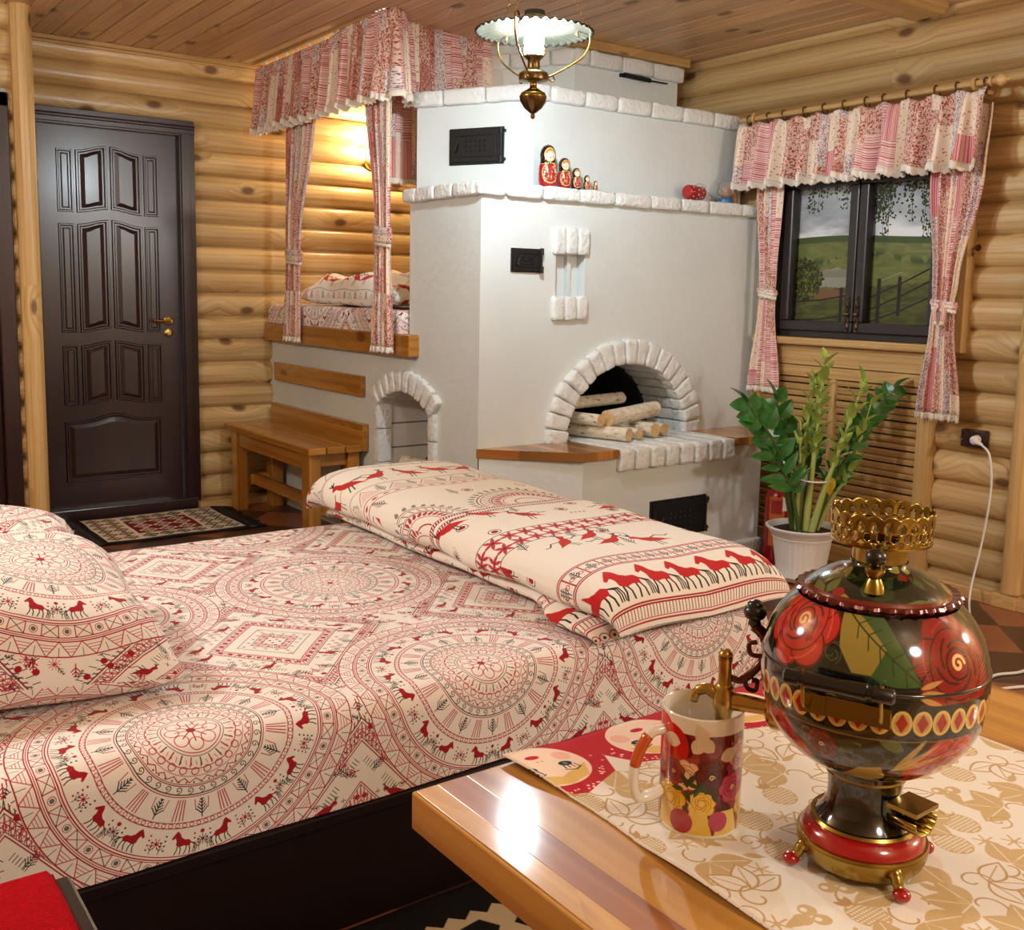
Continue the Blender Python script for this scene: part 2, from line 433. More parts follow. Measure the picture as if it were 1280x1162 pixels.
def curl(c, x, y, r, a0, turns, w, col, sg=1):
    pts = []
    for k in range(22):
        t = k / 21; a = a0 + sg * t * turns * 2 * PI
        pts.append((x + math.cos(a) * r * (1 - .8 * t), y + math.sin(a) * r * (1 - .8 * t)))
    c.line(pts, w, col)

PX, PY = .61, .705
def medallion(c, X, Y, K=1.0):
    w = .0016
    P = lambda r, a: (X + r * K * math.cos(a), Y + r * K * math.sin(a))
    flower(c, X, Y, .028 * K, RED, 8, .002)
    for k in range(8):
        a = 2 * PI * k / 8; c.ring(*P(.033, a), .012 * K, w, ROSE)
    c.ring(X, Y, .05 * K, w, ROSE); c.ring(X, Y, .055 * K, w, DK, .6)
    for k in range(24):
        a = 2 * PI * k / 24; c.line([P(.058, a), P(.072, a)], .002, RED if k % 2 else DK)
        c.ring(*P(.08, a + .13), .006, w, ROSE)
    c.ring(X, Y, .076 * K, w, ROSE)
    zig = [P(.092 + (.008 if k % 2 else 0), 2 * PI * k / 60) for k in range(60)]; c.line(zig, .0022, (214, 190, 180), close=True); c.line(zig, .0012, RED, close=True)
    c.ring(X, Y, .106 * K, w, RED); c.ring(X, Y, .103 * K, .001, DK); c.ring(X, Y, .0885 * K, .001, ROSE)
    for k in range(48): c.line([P(.063, 2 * PI * k / 48), P(.07, 2 * PI * k / 48 + .03)], .001, ROSE); c.disc(*P(.0995, 2 * PI * k / 48), .0016, RED)
    for k in range(36): curl(c, *P(.113, 2 * PI * k / 36), .0062, 2 * PI * k / 36, 1.2, .0014, DK)
    c.ring(X, Y, .121 * K, .0018, DK); c.ring(X, Y, .125 * K, w, ROSE)
    for k in range(24):
        a = 2 * PI * k / 24
        if k % 2:
            for d in (-.055, -.02, .02, .055): c.line([P(.130, a + d * .8), P(.166, a + d)], .0018, ROSE)
        else:
            sprig(c, *P(.165, a), a + PI, .034, DK, .0018, 5, .42)
            for q in (-.09, .09): c.line([P(.131, a + q), P(.15, a + q * .8)], .0014, ROSE)
    c.ring(X, Y, .170 * K, .0014, RED)
    for k in range(90): c.ring(*P(.1745, 2 * PI * k / 90), .0035, .001, RED)
    c.ring(X, Y, .179 * K, .0014, RED)
    for k in range(16):
        a = 2 * PI * (k + .5) / 16; fl = 1 if k % 2 else -1
        horse(c, *P(.2235, a + fl * .02), a + PI / 2, .038, fl)
        a2 = 2 * PI * k / 16
        for q in (.192, .2, .208, .216): c.disc(*P(q, a2 + .07), .0016, DK); c.disc(*P(q, a2 - .07), .0016, RED)
        sprig(c, *P(.222, a2 + .035), a2 + PI, .02, DK, .001, 3, .4); sprig(c, *P(.222, a2 - .035), a2 + PI, .02, DK, .001, 3, .4)
        flower(c, *P(.205, a2), .009, RED if k % 2 else DK, 8, .0012, RED)
        if k % 2 == 0: c.disc(*P(.191, a2), .0035, RED)
    for r, q in ((.227, .0016), (.232, .002), (.2355, .0012), (.257, .0016), (.2605, .0012), (.264, .002), (.292, .0022)):
        c.ring(X, Y, r * K, q, RED)
    for k in range(56):
        a = 2 * PI * k / 56; d = 2 * PI / 56
        c.line([P(.2355, a), P(.257, a)], .0015, RED)
        if k % 2: c.line([P(.2355, a), P(.257, a + d)], .0012, DK); c.line([P(.257, a), P(.2355, a + d)], .0012, RED)
        else: c.disc(*P(.246, a + d / 2), .004, DK, .7); c.ring(*P(.246, a + d / 2), .0065, .001, RED)
    for k in range(44):
        a = 2 * PI * k / 44; d = 2 * PI / 44
        c.line([P(.264, a), P(.292, a + d / 2), P(.264, a + d)], .0014, RED)
        for q in (.3, .5, .7): c.line([P(lerp(.264, .29, q), a + d * q / 2), P(lerp(.264, .29, q), a + d * (1 - q / 2))], .001, ROSE)
        c.line([P(.292, a), P(.275, a)], .001, DK)

def sheet_print():
    c = Cv(PX, PY, 1098, 1269, CREAM, True)
    # corner diamonds in the gaps between the medallions
    X, Y = PX / 2, PY / 2
    def dm(r, w, col): c.line([(X + r, Y), (X, Y + r * 1.12), (X - r, Y), (X, Y - r * 1.12)], w, col, close=True)
    for r, w, col in ((.262, .0024, RED), (.255, .0012, DK), (.228, .0012, DK), (.222, .002, RED), (.15, .0018, RED), (.145, .001, DK), (.118, .0016, RED), (.085, .0014, DK), (.055, .0014, DK), (.03, .0012, RED)): dm(r, w, col)
    for sx in (-1, 1):
        for sy in (-1, 1):
            for k in range(22):
                t = (k + .5) / 22; px, py = X + sx * .241 * t, Y + sy * .27 * (1 - t)
                c.ring(px, py, .008, .0012, DK if k % 2 else RED); c.line([(px - .007, py - .007), (px + .007, py + .007)], .001, RED); c.line([(px - .007, py + .007), (px + .007, py - .007)], .001, RED)
            for k in range(9):
                t = (k + .5) / 9; px, py = X + sx * .132 * t, Y + sy * .148 * (1 - t)
                c.disc(px, py, .005, RED); c.line([(px - .012, py), (px + .012, py)], .001, ROSE); c.line([(px, py - .012), (px, py + .012)], .001, ROSE)
            for k in range(4):
                t = (k + .5) / 4; px, py = X + sx * .19 * t, Y + sy * .21 * (1 - t)
                if k % 2: bird(c, px, py - .012, .3 * sx, .034, sx)
                else: sprig(c, px, py, math.atan2(sy, sx), .03, DK, .0014, 5, .5)
            for k in range(26):
                t = k / 25; px, py = X + sx * .276 * t, Y + sy * .31 * (1 - t)
                c.line([(px, py), (px + sx * .012, py + sy * .004)], .0014, DK)
    for k in range(6):
        for j in range(6):
            if abs(k - 2.5) + abs(j - 2.5) < 3.2: c.disc(X + (k - 2.5) * .016, Y + (j - 2.5) * .016, .003, DK if (k + j) % 2 else RED)
    for sx in (-1, 1):
        for sy in (-1, 1):
            for (ra, rb, n_, col) in ((.228, .255, 64, ROSE), (.120, .145, 40, ROSE), (.262, .272, 70, DK), (.03, .055, 14, ROSE)):
                for k in range(n_):
                    t = (k + .5) / n_; dx = .012 * (1 if k % 2 else -1)
                    t2 = min(1, max(0, t + dx))
                    c.line([(X + sx * ra * t, Y + sy * ra * 1.12 * (1 - t)), (X + sx * rb * t2, Y + sy * rb * 1.12 * (1 - t2))], .0013, col)
            for k in range(5):      # comb motifs along the inside of the border
                t = .12 + .76 * k / 4; px, py = X + sx * .205 * t, Y + sy * .23 * (1 - t)
                for q in range(6): c.line([(px + (q - 2.5) * .0045 * sx, py - (q - 2.5) * .005 * sy), (px + (q - 2.5) * .0045 * sx - sx * .009, py - (q - 2.5) * .005 * sy - sy * .009)], .0013, DK)
    for i in range(-7, 8):
        for j in range(-8, 9):
            r_ = abs(i) * .0175 + abs(j) * .0175 / 1.12
            if .06 < r_ < .08 or .158 < r_ < .216:
                if (i + j) % 2: c.ring(X + i * .0175, Y + j * .0175, .005, .001, ROSE); c.disc(X + i * .0175, Y + j * .0175, .0018, DK)
                else: c.line([(X + i * .0175 - .005, Y + j * .0175), (X + i * .0175 + .005, Y + j * .0175)], .0012, DK); c.line([(X + i * .0175, Y + j * .0175 - .005), (X + i * .0175, Y + j * .0175 + .005)], .0012, RED)
    # ground filler
    rnd = random.Random(3)
    for (gx, gy) in ((PX / 2, 0), (0, PY / 2)):
        for k in range(70):
            a = rnd.random() * 2 * PI; r = rnd.random() ** .6 * .15
            px, py = gx + math.cos(a) * r, gy + math.sin(a) * r * (1.2 if gx else .8)
            q = rnd.random()
            if q < .3: flower(c, px, py, .011, ROSE, 10, .001)
            elif q < .45: c.disc(px, py, .006, RED)
            elif q < .7: sprig(c, px, py, rnd.random() * 6.3, .026, RED, .0018, 3, .5)
            else: sprig(c, px, py, rnd.random() * 6.3, .02, DK, .0012, 3, .4)
    for X, Y in ((0, 0),): 
        c.disc(0, 0, .294, CREAM); medallion(c, 0, 0)
    return c.image('bed_sheet_print')

def duvet_print():
    W, H = 1.5, 2.3
    c = Cv(W, H, 1200, 1840, (245, 243, 236))
    rnd = random.Random(5)
    def band(y, w=.003, col=RED): c.line([(0, y), (W, y)], w, col)
    y0 = .20   # near end rim
    for y in (y0 - .055, y0 - .048, y0 - .018, y0 - .012): band(y, .0035 if y != y0 - .048 else .0016)
    for k in range(150): c.line([(k * .01, y0 - .045), (k * .01 + .006, y0 - .02)], .0018, RED if k % 2 else DK)
    for k in range(60):
        c.ring(k * .026, y0 - .085, .012, .002, RED); c.disc(k * .026, y0 - .085, .004, DK)
    for y in (y0 - .11, y0 - .115): band(y, .002)
    for k in range(70): c.line([(k * .022, y0 - .12), (k * .022 + .011, y0 - .15), (k * .022 + .022, y0 - .12)], .002, ROSE)
    for k in range(18):
        horse(c, .03 + k * .094, y0 + .002, 0, .094, 1, (196, 34, 38), (20, 20, 20))
        for q in range(3): c.disc(.03 + k * .094 + .05 + q * .008, y0 + .07 + .01 * (q % 2), .003, DK)
    y1 = y0 + .112
    for y in (y1, y1 + .006, y1 + .06, y1 + .066): band(y, .003)
    for k in range(34):
        x = k * .045
        c.line([(x, y1 + .006), (x, y1 + .06)], .003, RED)
        sprig(c, x + .022, y1 + .012, PI / 2, .04, DK, .002, 4, .45)
        c.ring(x + .01, y1 + .03, .006, .0015, RED); c.ring(x + .034, y1 + .03, .006, .0015, RED)
    def scatter(ya, yb, n, s=.075):
        for k in range(int(n * 1.7)):
            x, y = rnd.random() * W, lerp(ya, yb, rnd.random()); q = rnd.random()
            if q < .3: bird(c, x, y, rnd.uniform(-.3, .3), s, rnd.choice((-1, 1)), (196, 34, 38), (30, 30, 30))
            elif q < .45: flower(c, x, y, .02, DK, 14, .0015, RED)
            elif q < .6: c.ring(x, y, .016, .002, DK); c.disc(x, y, .009, RED)
            elif q < .75: curl(c, x, y, .024, rnd.random() * 6, 1.3, .002, DK)
            elif q < .9: sprig(c, x, y, rnd.uniform(1.2, 1.9), .06, DK, .002, 6, .35)
            else:
                for z in range(4): c.line([(x + z * .014 - .003, y), (x + z * .014 + .003, y + .001)], .002, DK); c.line([(x + z * .014, y - .004), (x + z * .014, y + .004)], .002, DK)
    scatter(y1 + .09, y1 + .26, 26)
    y2 = y1 + .29      # lattice of petals
    for y in (y2, y2 + .1): band(y, .0022, DK)
    for k in range(30):
        for j in range(2):
            x, y = k * .05, y2 + .025 + j * .05
            for a in range(6): c.leaf(x, y, a * PI / 3, .03, .01, (180, 26, 44), .85)
            c.disc(x, y, .004, DK)
    y3 = y2 + .12
    scatter(y3, y3 + .14, 18)
    y4 = y3 + .17      # rope lines and half rounds
    for d in (0, .03): 
        for k in range(170): c.line([(k * .009, y4 + d), (k * .009 + .006, y4 + d + .012)], .0035, (120, 20, 34))
        band(y4 + d, .002, RED); band(y4 + d + .013, .002, RED)
    for k in range(4):
        x = .18 + k * .4
        for r, w, col in ((.16, .003, DK), (.15, .002, RED), (.125, .002, RED), (.118, .003, DK), (.085, .002, RED), (.05, .004, RED)):
            pts = [(x + r * math.cos(PI * t / 24), y4 + .05 + r * math.sin(PI * t / 24)) for t in range(25)]; c.line(pts, w, col)
        for t in range(20):
            a = PI * (t + .5) / 20
            c.leaf(x + .09 * math.cos(a), y4 + .05 + .09 * math.sin(a), a, .028, .012, ROSE)
            c.leaf(x + .165 * math.cos(a), y4 + .05 + .165 * math.sin(a), a, .024, .014, (90, 86, 80), .7)
            c.line([(x + .128 * math.cos(a), y4 + .05 + .128 * math.sin(a)), (x + .147 * math.cos(a + .1), y4 + .05 + .147 * math.sin(a + .1))], .002, DK)
    scatter(y4 + .24, y4 + .33, 12)
    y5 = y4 + .36
    for y in (y5, y5 + .03): band(y, .003)
    for k in range(40): c.leaf(k * .04, y5 + .015, 0, .022, .009, RED)
    for k in range(14):
        x = k * .11 + .03
        c.line([(x - .04, y5 + .045), (x, y5 + .1), (x + .04, y5 + .045)], .002, DK if k % 2 else ROSE)
        for q in range(5): c.line([(x - .03 + q * .006, y5 + .045 + q * .009), (x + .03 - q * .006, y5 + .045 + q * .009)], .0015, ROSE)
        sprig(c, x + .055, y5 + .045, PI / 2, .06, DK, .002, 6, .4)
    y6 = y5 + .115
    band(y6, .002, DK)
    for k in range(15):
        x = .03 + k * .11
        bird(c, x, y6 + .05, rnd.uniform(-.2, .2), .085, 1 if k % 3 else -1, (196, 34, 38), (30, 30, 30))
        for q in range(7): c.disc(x + .06 + q * .006, y6 + .06 + q * .003, .0018, DK)
    y7 = y6 + .19
    band(y7, .002, DK); band(y7 + .006, .0015, RED)
    for k in range(14):
        x = k * .12; c.line([(x, y7 + .01), (x + .045, y7 + .1), (x + .09, y7 + .01)], .002, DK)
        for q in range(6): c.line([(x + .006 + q * .007, y7 + .014 + q * .014), (x + .084 - q * .007, y7 + .014 + q * .014)], .0014, DK)
        bird(c, x + .1, y7 + .09, 0, .07, -1, (196, 34, 38), (30, 30, 30))
    scatter(y7 + .17, y7 + .6, 60)
    return c.image('duvet_print')

CW, CH = 1.17, 1.2
def curtain_print():
    W, H = CW, CH
    c = Cv(W, H, 1404, 1440, (236, 222, 204), True)
    rnd = random.Random(11); sw = .09
    for i in range(13):
        x0 = i * sw; y = rnd.random() * .1 - .1; k = i; prev = -1
        while y < H:
            h = rnd.choice((.2, .28, .36)); t = rnd.choice((0, 0, 0, 1, 1, 1, 2, 3, 3, 4, 6)); k += 1
            if t == prev: t = (t + 1) % 5
            prev = t
            y0, y1 = max(0, y), min(H, y + h)
            if y1 > y0:
                bgs = {0: (238, 220, 198), 1: (224, 190, 172), 2: (226, 212, 206), 3: (236, 204, 196), 4: (230, 178, 174), 6: (200, 142, 124)}
                c.poly([(x0, y0), (x0 + sw, y0), (x0 + sw, y1), (x0, y1)], bgs[t])
                area = (y1 - y0) * sw
                if t == 0:
                    for _ in range(int(area * 2600)):
                        px, py = x0 + rnd.random() * sw, lerp(y0, y1, rnd.random())
                        for a in range(3): c.disc(px + .0018 * math.cos(a * 2.1), py + .0018 * math.sin(a * 2.1), .0014, (172, 84, 78))
                elif t in (1, 6):
                    for _ in range(int(area * 21000)):
                        c.disc(x0 + rnd.random() * sw, lerp(y0, y1, rnd.random()), rnd.uniform(.0016, .0036), rnd.choice(((158, 66, 62), (146, 56, 60), (184, 104, 84), (128, 58, 56), (196, 140, 120))))
                elif t == 2:
                    for _ in range(int(area * 24000)):
                        c.disc(x0 + rnd.random() * sw, lerp(y0, y1, rnd.random()), rnd.uniform(.0012, .0026), rnd.choice(((136, 106, 114), (150, 92, 98), (112, 96, 104))))
                elif t == 3:
                    yy = y0 + .003
                    while yy < y1 - .003:
                        c.line([(x0 + .001, yy), (x0 + sw - .001, yy)], rnd.choice((.002, .003, .005)), (184, 84, 90)); yy += rnd.choice((.008, .010, .013))
                else:
                    for q in range(9): c.line([(x0 + .005 + q * .01, y0), (x0 + .005 + q * .01, y1)], rnd.choice((.002, .005)), (196, 98, 106))
            y += h
        c.line([(x0, 0), (x0, H)], .002, (150, 110, 104), .7)
    return c.image('patchwork_print')

GOLD = (204, 178, 130); GOLD2 = (190, 160, 110); WHITE = (234, 228, 216)
def runner_print():
    W, H = .505, 1.12
    c = Cv(W, H, 808, 1792, WHITE)
    rnd = random.Random(21)
    placed = []
    def ok(x, y, r):
        for a, b, q in placed:
            if math.hypot(a - x, b - y) < r + q: return False
        placed.append((x, y, r)); return True
    for n in range(6000):
        x, y = rnd.random() * W, rnd.random() * (H - .09); big = n < 3000
        r = .03 if big else .015
        if not ok(x, y, r * .72): continue
        a = rnd.random() * 2 * PI; q = rnd.random()
        if big:
            if q < .45:
                for d in (-.95, 0, .95): c.leaf(x, y, a + d, .042, .028, GOLD); c.line([(x, y), (x + math.cos(a + d) * .036, y + math.sin(a + d) * .036)], .0012, WHITE)
                curl(c, x - math.cos(a) * .01, y - math.sin(a) * .01, .02, a + PI, .5, .002, GOLD2)
            elif q < .7:
                c.disc(x, y, .017, GOLD, 1, 1, 1.15)
                for i in range(-4, 5):
                    for j in range(-4, 5):
                        if math.hypot(i, j) < 4.4: c.disc(x + i * .0036, y + j * .004, .0013, WHITE)
                for d in (-.6, 0, .6): c.leaf(x, y + .017, PI / 2 + d, .014, .007, GOLD2)
                curl(c, x + .012, y + .02, .018, 1.5, .6, .0018, GOLD2)
            elif q < .88:
                for d in (-1.0, 0, 1.0):
                    c.leaf(x, y, a + d, .042, .026, GOLD2); c.leaf(x + math.cos(a + d) * .002, y + math.sin(a + d) * .002, a + d, .037, .021, WHITE); c.line([(x, y), (x + math.cos(a + d) * .034, y + math.sin(a + d) * .034)], .0012, GOLD2)
                curl(c, x - math.cos(a) * .012, y - math.sin(a) * .012, .018, a, .8, .002, GOLD2)
            else:
                for d in (0, 2.1, 4.2): c.disc(x + math.cos(a + d) * .009, y + math.sin(a + d) * .009, .008, GOLD); c.disc(x + math.cos(a + d) * .009 - .002, y + math.sin(a + d) * .009 + .002, .003, WHITE)
                c.leaf(x, y, a, .03, .012, GOLD)
        else:
            if q < .4: flower(c, x, y, .011, GOLD, 6, .002)
            elif q < .75: curl(c, x, y, .014, a, 1.2, .0016, GOLD2)
            else: c.leaf(x - .01 * math.cos(a), y - .01 * math.sin(a), a, .022, .009, GOLD)
    # row of printed nesting-doll heads along the far hem (heads towards the room, upside down for the viewer)
    for k in range(4):
        x = .022 + k * .157; y = H - .045
        c.poly([(x - .082, H), (x - .078, y - .01), (x - .06, y - .045), (x, y - .068), (x + .06, y - .045), (x + .078, y - .01), (x + .082, H)], (186, 34, 44))
        for _ in range(46):
            a = rnd.uniform(PI, 2 * PI); r = rnd.uniform(.055, .066); c.disc(x + math.cos(a) * r * 1.1, y + math.sin(a) * r, .0016, (236, 200, 190))
        c.disc(x, y, .047, (244, 220, 200), 1, 1.12, 1)
        c.poly([(x - .046, y - .012), (x - .03, y - .038), (x, y - .046), (x + .03, y - .038), (x + .046, y - .012), (x, y - .03)], (226, 190, 110))
        for sx in (-1, 1):
            c.disc(x + sx * .024, y - .006, .0065, (40, 44, 36), 1, 1.3, .8); c.disc(x + sx * .024, y - .006, .003, (90, 140, 130))
            for q in range(4): c.line([(x + sx * (.018 + q * .005), y - .01), (x + sx * (.016 + q * .006), y - .017)], .0014, (30, 30, 26))
            c.disc(x + sx * .034, y + .012, .011, (236, 160, 150), .5)
            c.line([(x + sx * .014, y - .019), (x + sx * .026, y - .023), (x + sx * .036, y - .018)], .0014, (70, 50, 40))
        c.disc(x, y + .02, .0065, (190, 30, 50), 1, 1.4, .7)
        c.disc(x - .002, y + .008, .0015, (210, 150, 130)); c.disc(x + .004, y + .008, .0015, (210, 150, 130))
    c.line([(.002, 0), (.002, H)], .003, (226, 218, 206)); c.line([(W - .002, 0), (W - .002, H)], .003, (226, 218, 206))
    return c.image('runner_print')

def rose(c, x, y, r, col, dark, hi, core=(226, 200, 130), rot=0):
    n = 7
    for k in range(n):
        a = rot + 2 * PI * k / n; c.disc(x + math.cos(a) * r * .62, y + math.sin(a) * r * .62, r * .42, dark); c.disc(x + math.cos(a) * r * .6, y + math.sin(a) * r * .6, r * .385, col)
    c.disc(x, y, r * .66, dark); c.disc(x, y, r * .63, col)
    for k in range(5):
        a = rot + .4 + 2 * PI * k / 5
        pts = [(x + math.cos(a + t) * r * (.5 - .12 * t), y + math.sin(a + t) * r * (.5 - .12 * t)) for t in np.linspace(0, 1.3, 8)]; c.line(pts, r * .05, dark)
        pts = [(x + math.cos(a + .6 + t) * r * (.82 - .1 * t), y + math.sin(a + .6 + t) * r * (.82 - .1 * t)) for t in np.linspace(0, .9, 6)]; c.line(pts, r * .04, hi, .6)
    c.disc(x, y, r * .3, dark); c.disc(x, y, r * .25, col)
    curl(c, x, y, r * .17, 0, 1.2, r * .07, core)

def ballr(z):
    d = z - .182; h = .093 if d > 0 else .0905
    return .098 * max(0, 1 - abs(d / h) ** 2.25) ** (1 / 2.25)
SZ_ = [.1000 + .1530 * (.5 - .5 * math.cos(PI * i / 44)) for i in range(45)]
SPROF = [(ballr(z), z) for z in SZ_]
SARC = [0.0]
for _i in range(1, 45): SARC.append(SARC[-1] + math.hypot(SPROF[_i][0] - SPROF[_i - 1][0], SPROF[_i][1] - SPROF[_i - 1][1]))
def s_arc(z): return float(np.interp(z, SZ_, SARC))
def samovar_print():
    W, H = .616, SARC[-1]
    c = Cv(W, H, 1232, int(H * 2000), (14, 18, 13))
    U = lambda deg: (.5 + deg / 360) * W
    rnd = random.Random(8)
    G = (206, 172, 92); yb = s_arc(.174); ys = s_arc(.197)
    for base in (0, 180):
        for k in range(30):
            x = U(base + rnd.uniform(-88, 88)); y = rnd.uniform(.01, H - .01)
            curl(c, x % W, y, .011, rnd.random() * 6, 1.1, .0012, rnd.choice(((60, 74, 44), (120, 108, 60), (46, 62, 40))))
        for k in range(30):
            x = U(base + rnd.uniform(-85, 85)) % W; y = rnd.uniform(.01, H - .01)
            c.leaf(x, y, rnd.random() * 6.3, .026, .012, rnd.choice(((40, 62, 34), (84, 92, 44), (30, 50, 30))))
        rose(c, U(base - 46) % W, ys + .047, .044, (196, 42, 36), (96, 14, 18), (232, 116, 88))
        rose(c, U(base + 46) % W, ys + .024, .046, (136, 18, 24), (64, 8, 12), (180, 52, 42), rot=.3)
        x, y = U(base + 2) % W, ys + .034
        lf = [(x - .042, y + .040)]
        for t in np.linspace(0, 1, 12): lf.append((x - .042 + .080 * t + .0 * t, y + .040 - .066 * t + .034 * math.sin(PI * t ** .85)))
        for t in np.linspace(1, 0, 12)[1:]: lf.append((x - .042 + .080 * t, y + .040 - .066 * t - .030 * math.sin(PI * t ** .8)))
        c.poly(lf, (58, 92, 44))
        up_ = [(x - .042, y + .040)]
        for t in np.linspace(0, 1, 10): up_.append((x - .042 + .05 * t, y + .040 - .03 * t * t - .008 * t))
        up_ += [(x - .004, y - .02), (x - .02, y - .02), (x - .034, y + .0)]
        c.poly(up_, (150, 132, 58))
        c.line([(x - .042, y + .040), (x, y + .006), (x + .038, y - .026)], .0014, (34, 60, 30))
        for k in range(5):
            px, py = x - .02 + k * .011, y + .022 - k * .009; c.line([(px, py), (px + .012, py + .006)], .001, (34, 60, 30)); c.line([(px, py), (px + .001, py - .013)], .001, (34, 60, 30))
        for dx, dy in ((-.07, .008), (-.075, .075), (.03, .066), (.07, .075), (.05, .06), (-.035, .058)):
            c.disc(x + dx, y + dy, .005, (150, 30, 30)); c.disc(x + dx + .01, y + dy + .004, .0035, (170, 40, 36)); c.disc(x + dx + .004, y + dy - .008, .0035, (160, 36, 34))
        for s_ in (-1, 1):
            for k in range(3): c.leaf(x + s_ * .036, y + (.050 if s_ < 0 else -.028) - k * .004, (0 if s_ > 0 else PI) + (.3 - k * .3) * s_, .022, .005, G, .85)
        for d, col, dk, q in ((-60, (176, 32, 30), (84, 10, 14), .044), (46, (182, 38, 30), (86, 12, 14), .044), (-24, (110, 24, 28), (60, 10, 14), .016)):
            rose(c, U(base + d) % W, yb - .056 + (.022 if q < .02 else 0), q, col, dk, (206, 84, 62), rot=d)
        c.poly([(U(base - 18), yb - .075), (U(base - 4), yb - .052), (U(base + 8), yb - .047), (U(base + 12), yb - .066), (U(base + 2), yb - .082)], (166, 148, 74))
        for k in range(3): c.leaf(U(base + 14), yb - .052, .4 + k * .3, .05, .007, G, .8)
    c.poly([(0, yb - .015), (W, yb - .015), (W, yb + .015), (0, yb + .015)], (20, 18, 12))
    n = 36
    for k in range(n):
        x = (k + .5) * W / n
        c.disc(x, yb, .0088, (214, 182, 100), 1, .97, 1.25); c.disc(x, yb, .0066, (186, 150, 78), 1, .97, 1.25); c.poly([(x, yb - .0085), (x + .005, yb), (x, yb + .0085), (x - .005, yb)], (158, 34, 28))
    c.line([(0, yb - .0165), (W, yb - .0165)], .0014, (120, 96, 50))
    return c.image('samovar_print')

def lid_print():
    W, H = .46, .07
    c = Cv(W, H, 920, 140, (24, 34, 22))
    rnd = random.Random(5)
    for k in range(60):
        x, y = rnd.random() * W, rnd.random() * H
        c.leaf(x, y, rnd.random() * 6.3, .03, .014, rnd.choice(((58, 84, 44), (96, 104, 54), (40, 62, 36), (150, 136, 70))))
        if k % 4 == 0: c.disc(x, y, .007, (150, 30, 34))
    c.line([(0, .004), (W, .004)], .006, (110, 30, 22))
    return c.image('lid_print')

def mug_print():
    W, H = .2515, .118
    c = Cv(W, H, 1006, 472, (238, 230, 216))
    rnd = random.Random(4)
    x0, x1 = .062, .2     # printed panel
    c.poly([(x0, .004), (x1, .004), (x1, .103), (x0, .103)], (120, 34, 40))
    for k in range(60):
        c.disc(rnd.uniform(x0, x1), rnd.uniform(.01, .1), rnd.uniform(.006, .014), rnd.choice(((140, 30, 34), (96, 22, 34), (160, 60, 60), (70, 20, 30), (150, 70, 90))), .8)
    c.disc(x0 + .03, .088, .022, (196, 28, 24)); c.disc(x0 + .018, .098, .018, (214, 44, 26))
    for k, (px, py, r, col, dk) in enumerate(((.112, .062, .014, (226, 180, 140), (150, 90, 70)), (.095, .035, .016, (226, 180, 40), (170, 110, 20)), (.128, .036, .013, (230, 186, 60), (176, 116, 30)), (.137, .062, .015, (96, 16, 26), (50, 8, 16)), (.098, .062, .012, (150, 40, 44), (90, 16, 24)), (.16, .05, .014, (190, 70, 90), (120, 30, 50)), (.17, .08, .014, (210, 160, 170), (150, 80, 100)), (.18, .03, .014, (226, 180, 60), (170, 110, 30)))):
        rose(c, px, py, r * 1.1, col, dk, tuple(min(255, q + 40) for q in col), rot=k)
    for px, py, a in ((.118, .085, 1), (.13, .095, 2), (.145, .08, .4), (.105, .092, 3), (.138, .088, 2.4)): c.leaf(px, py, a, .022, .014, (226, 206, 180))
    for k in range(14): c.leaf(rnd.uniform(.11, .14), rnd.uniform(.045, .055), rnd.random() * 6, .014, .005, (46, 60, 30))
    for px in (.09, .125, .155, .185): c.poly([(px - .014, .004), (px + .014, .004), (px + .008, .028), (px - .008, .028)], rnd.choice(((222, 184, 70), (226, 190, 90))))
    c.disc(.108, .015, .012, (172, 30, 46)); c.disc(.145, .018, .01, (180, 60, 90))
    return c.image('mug_print')

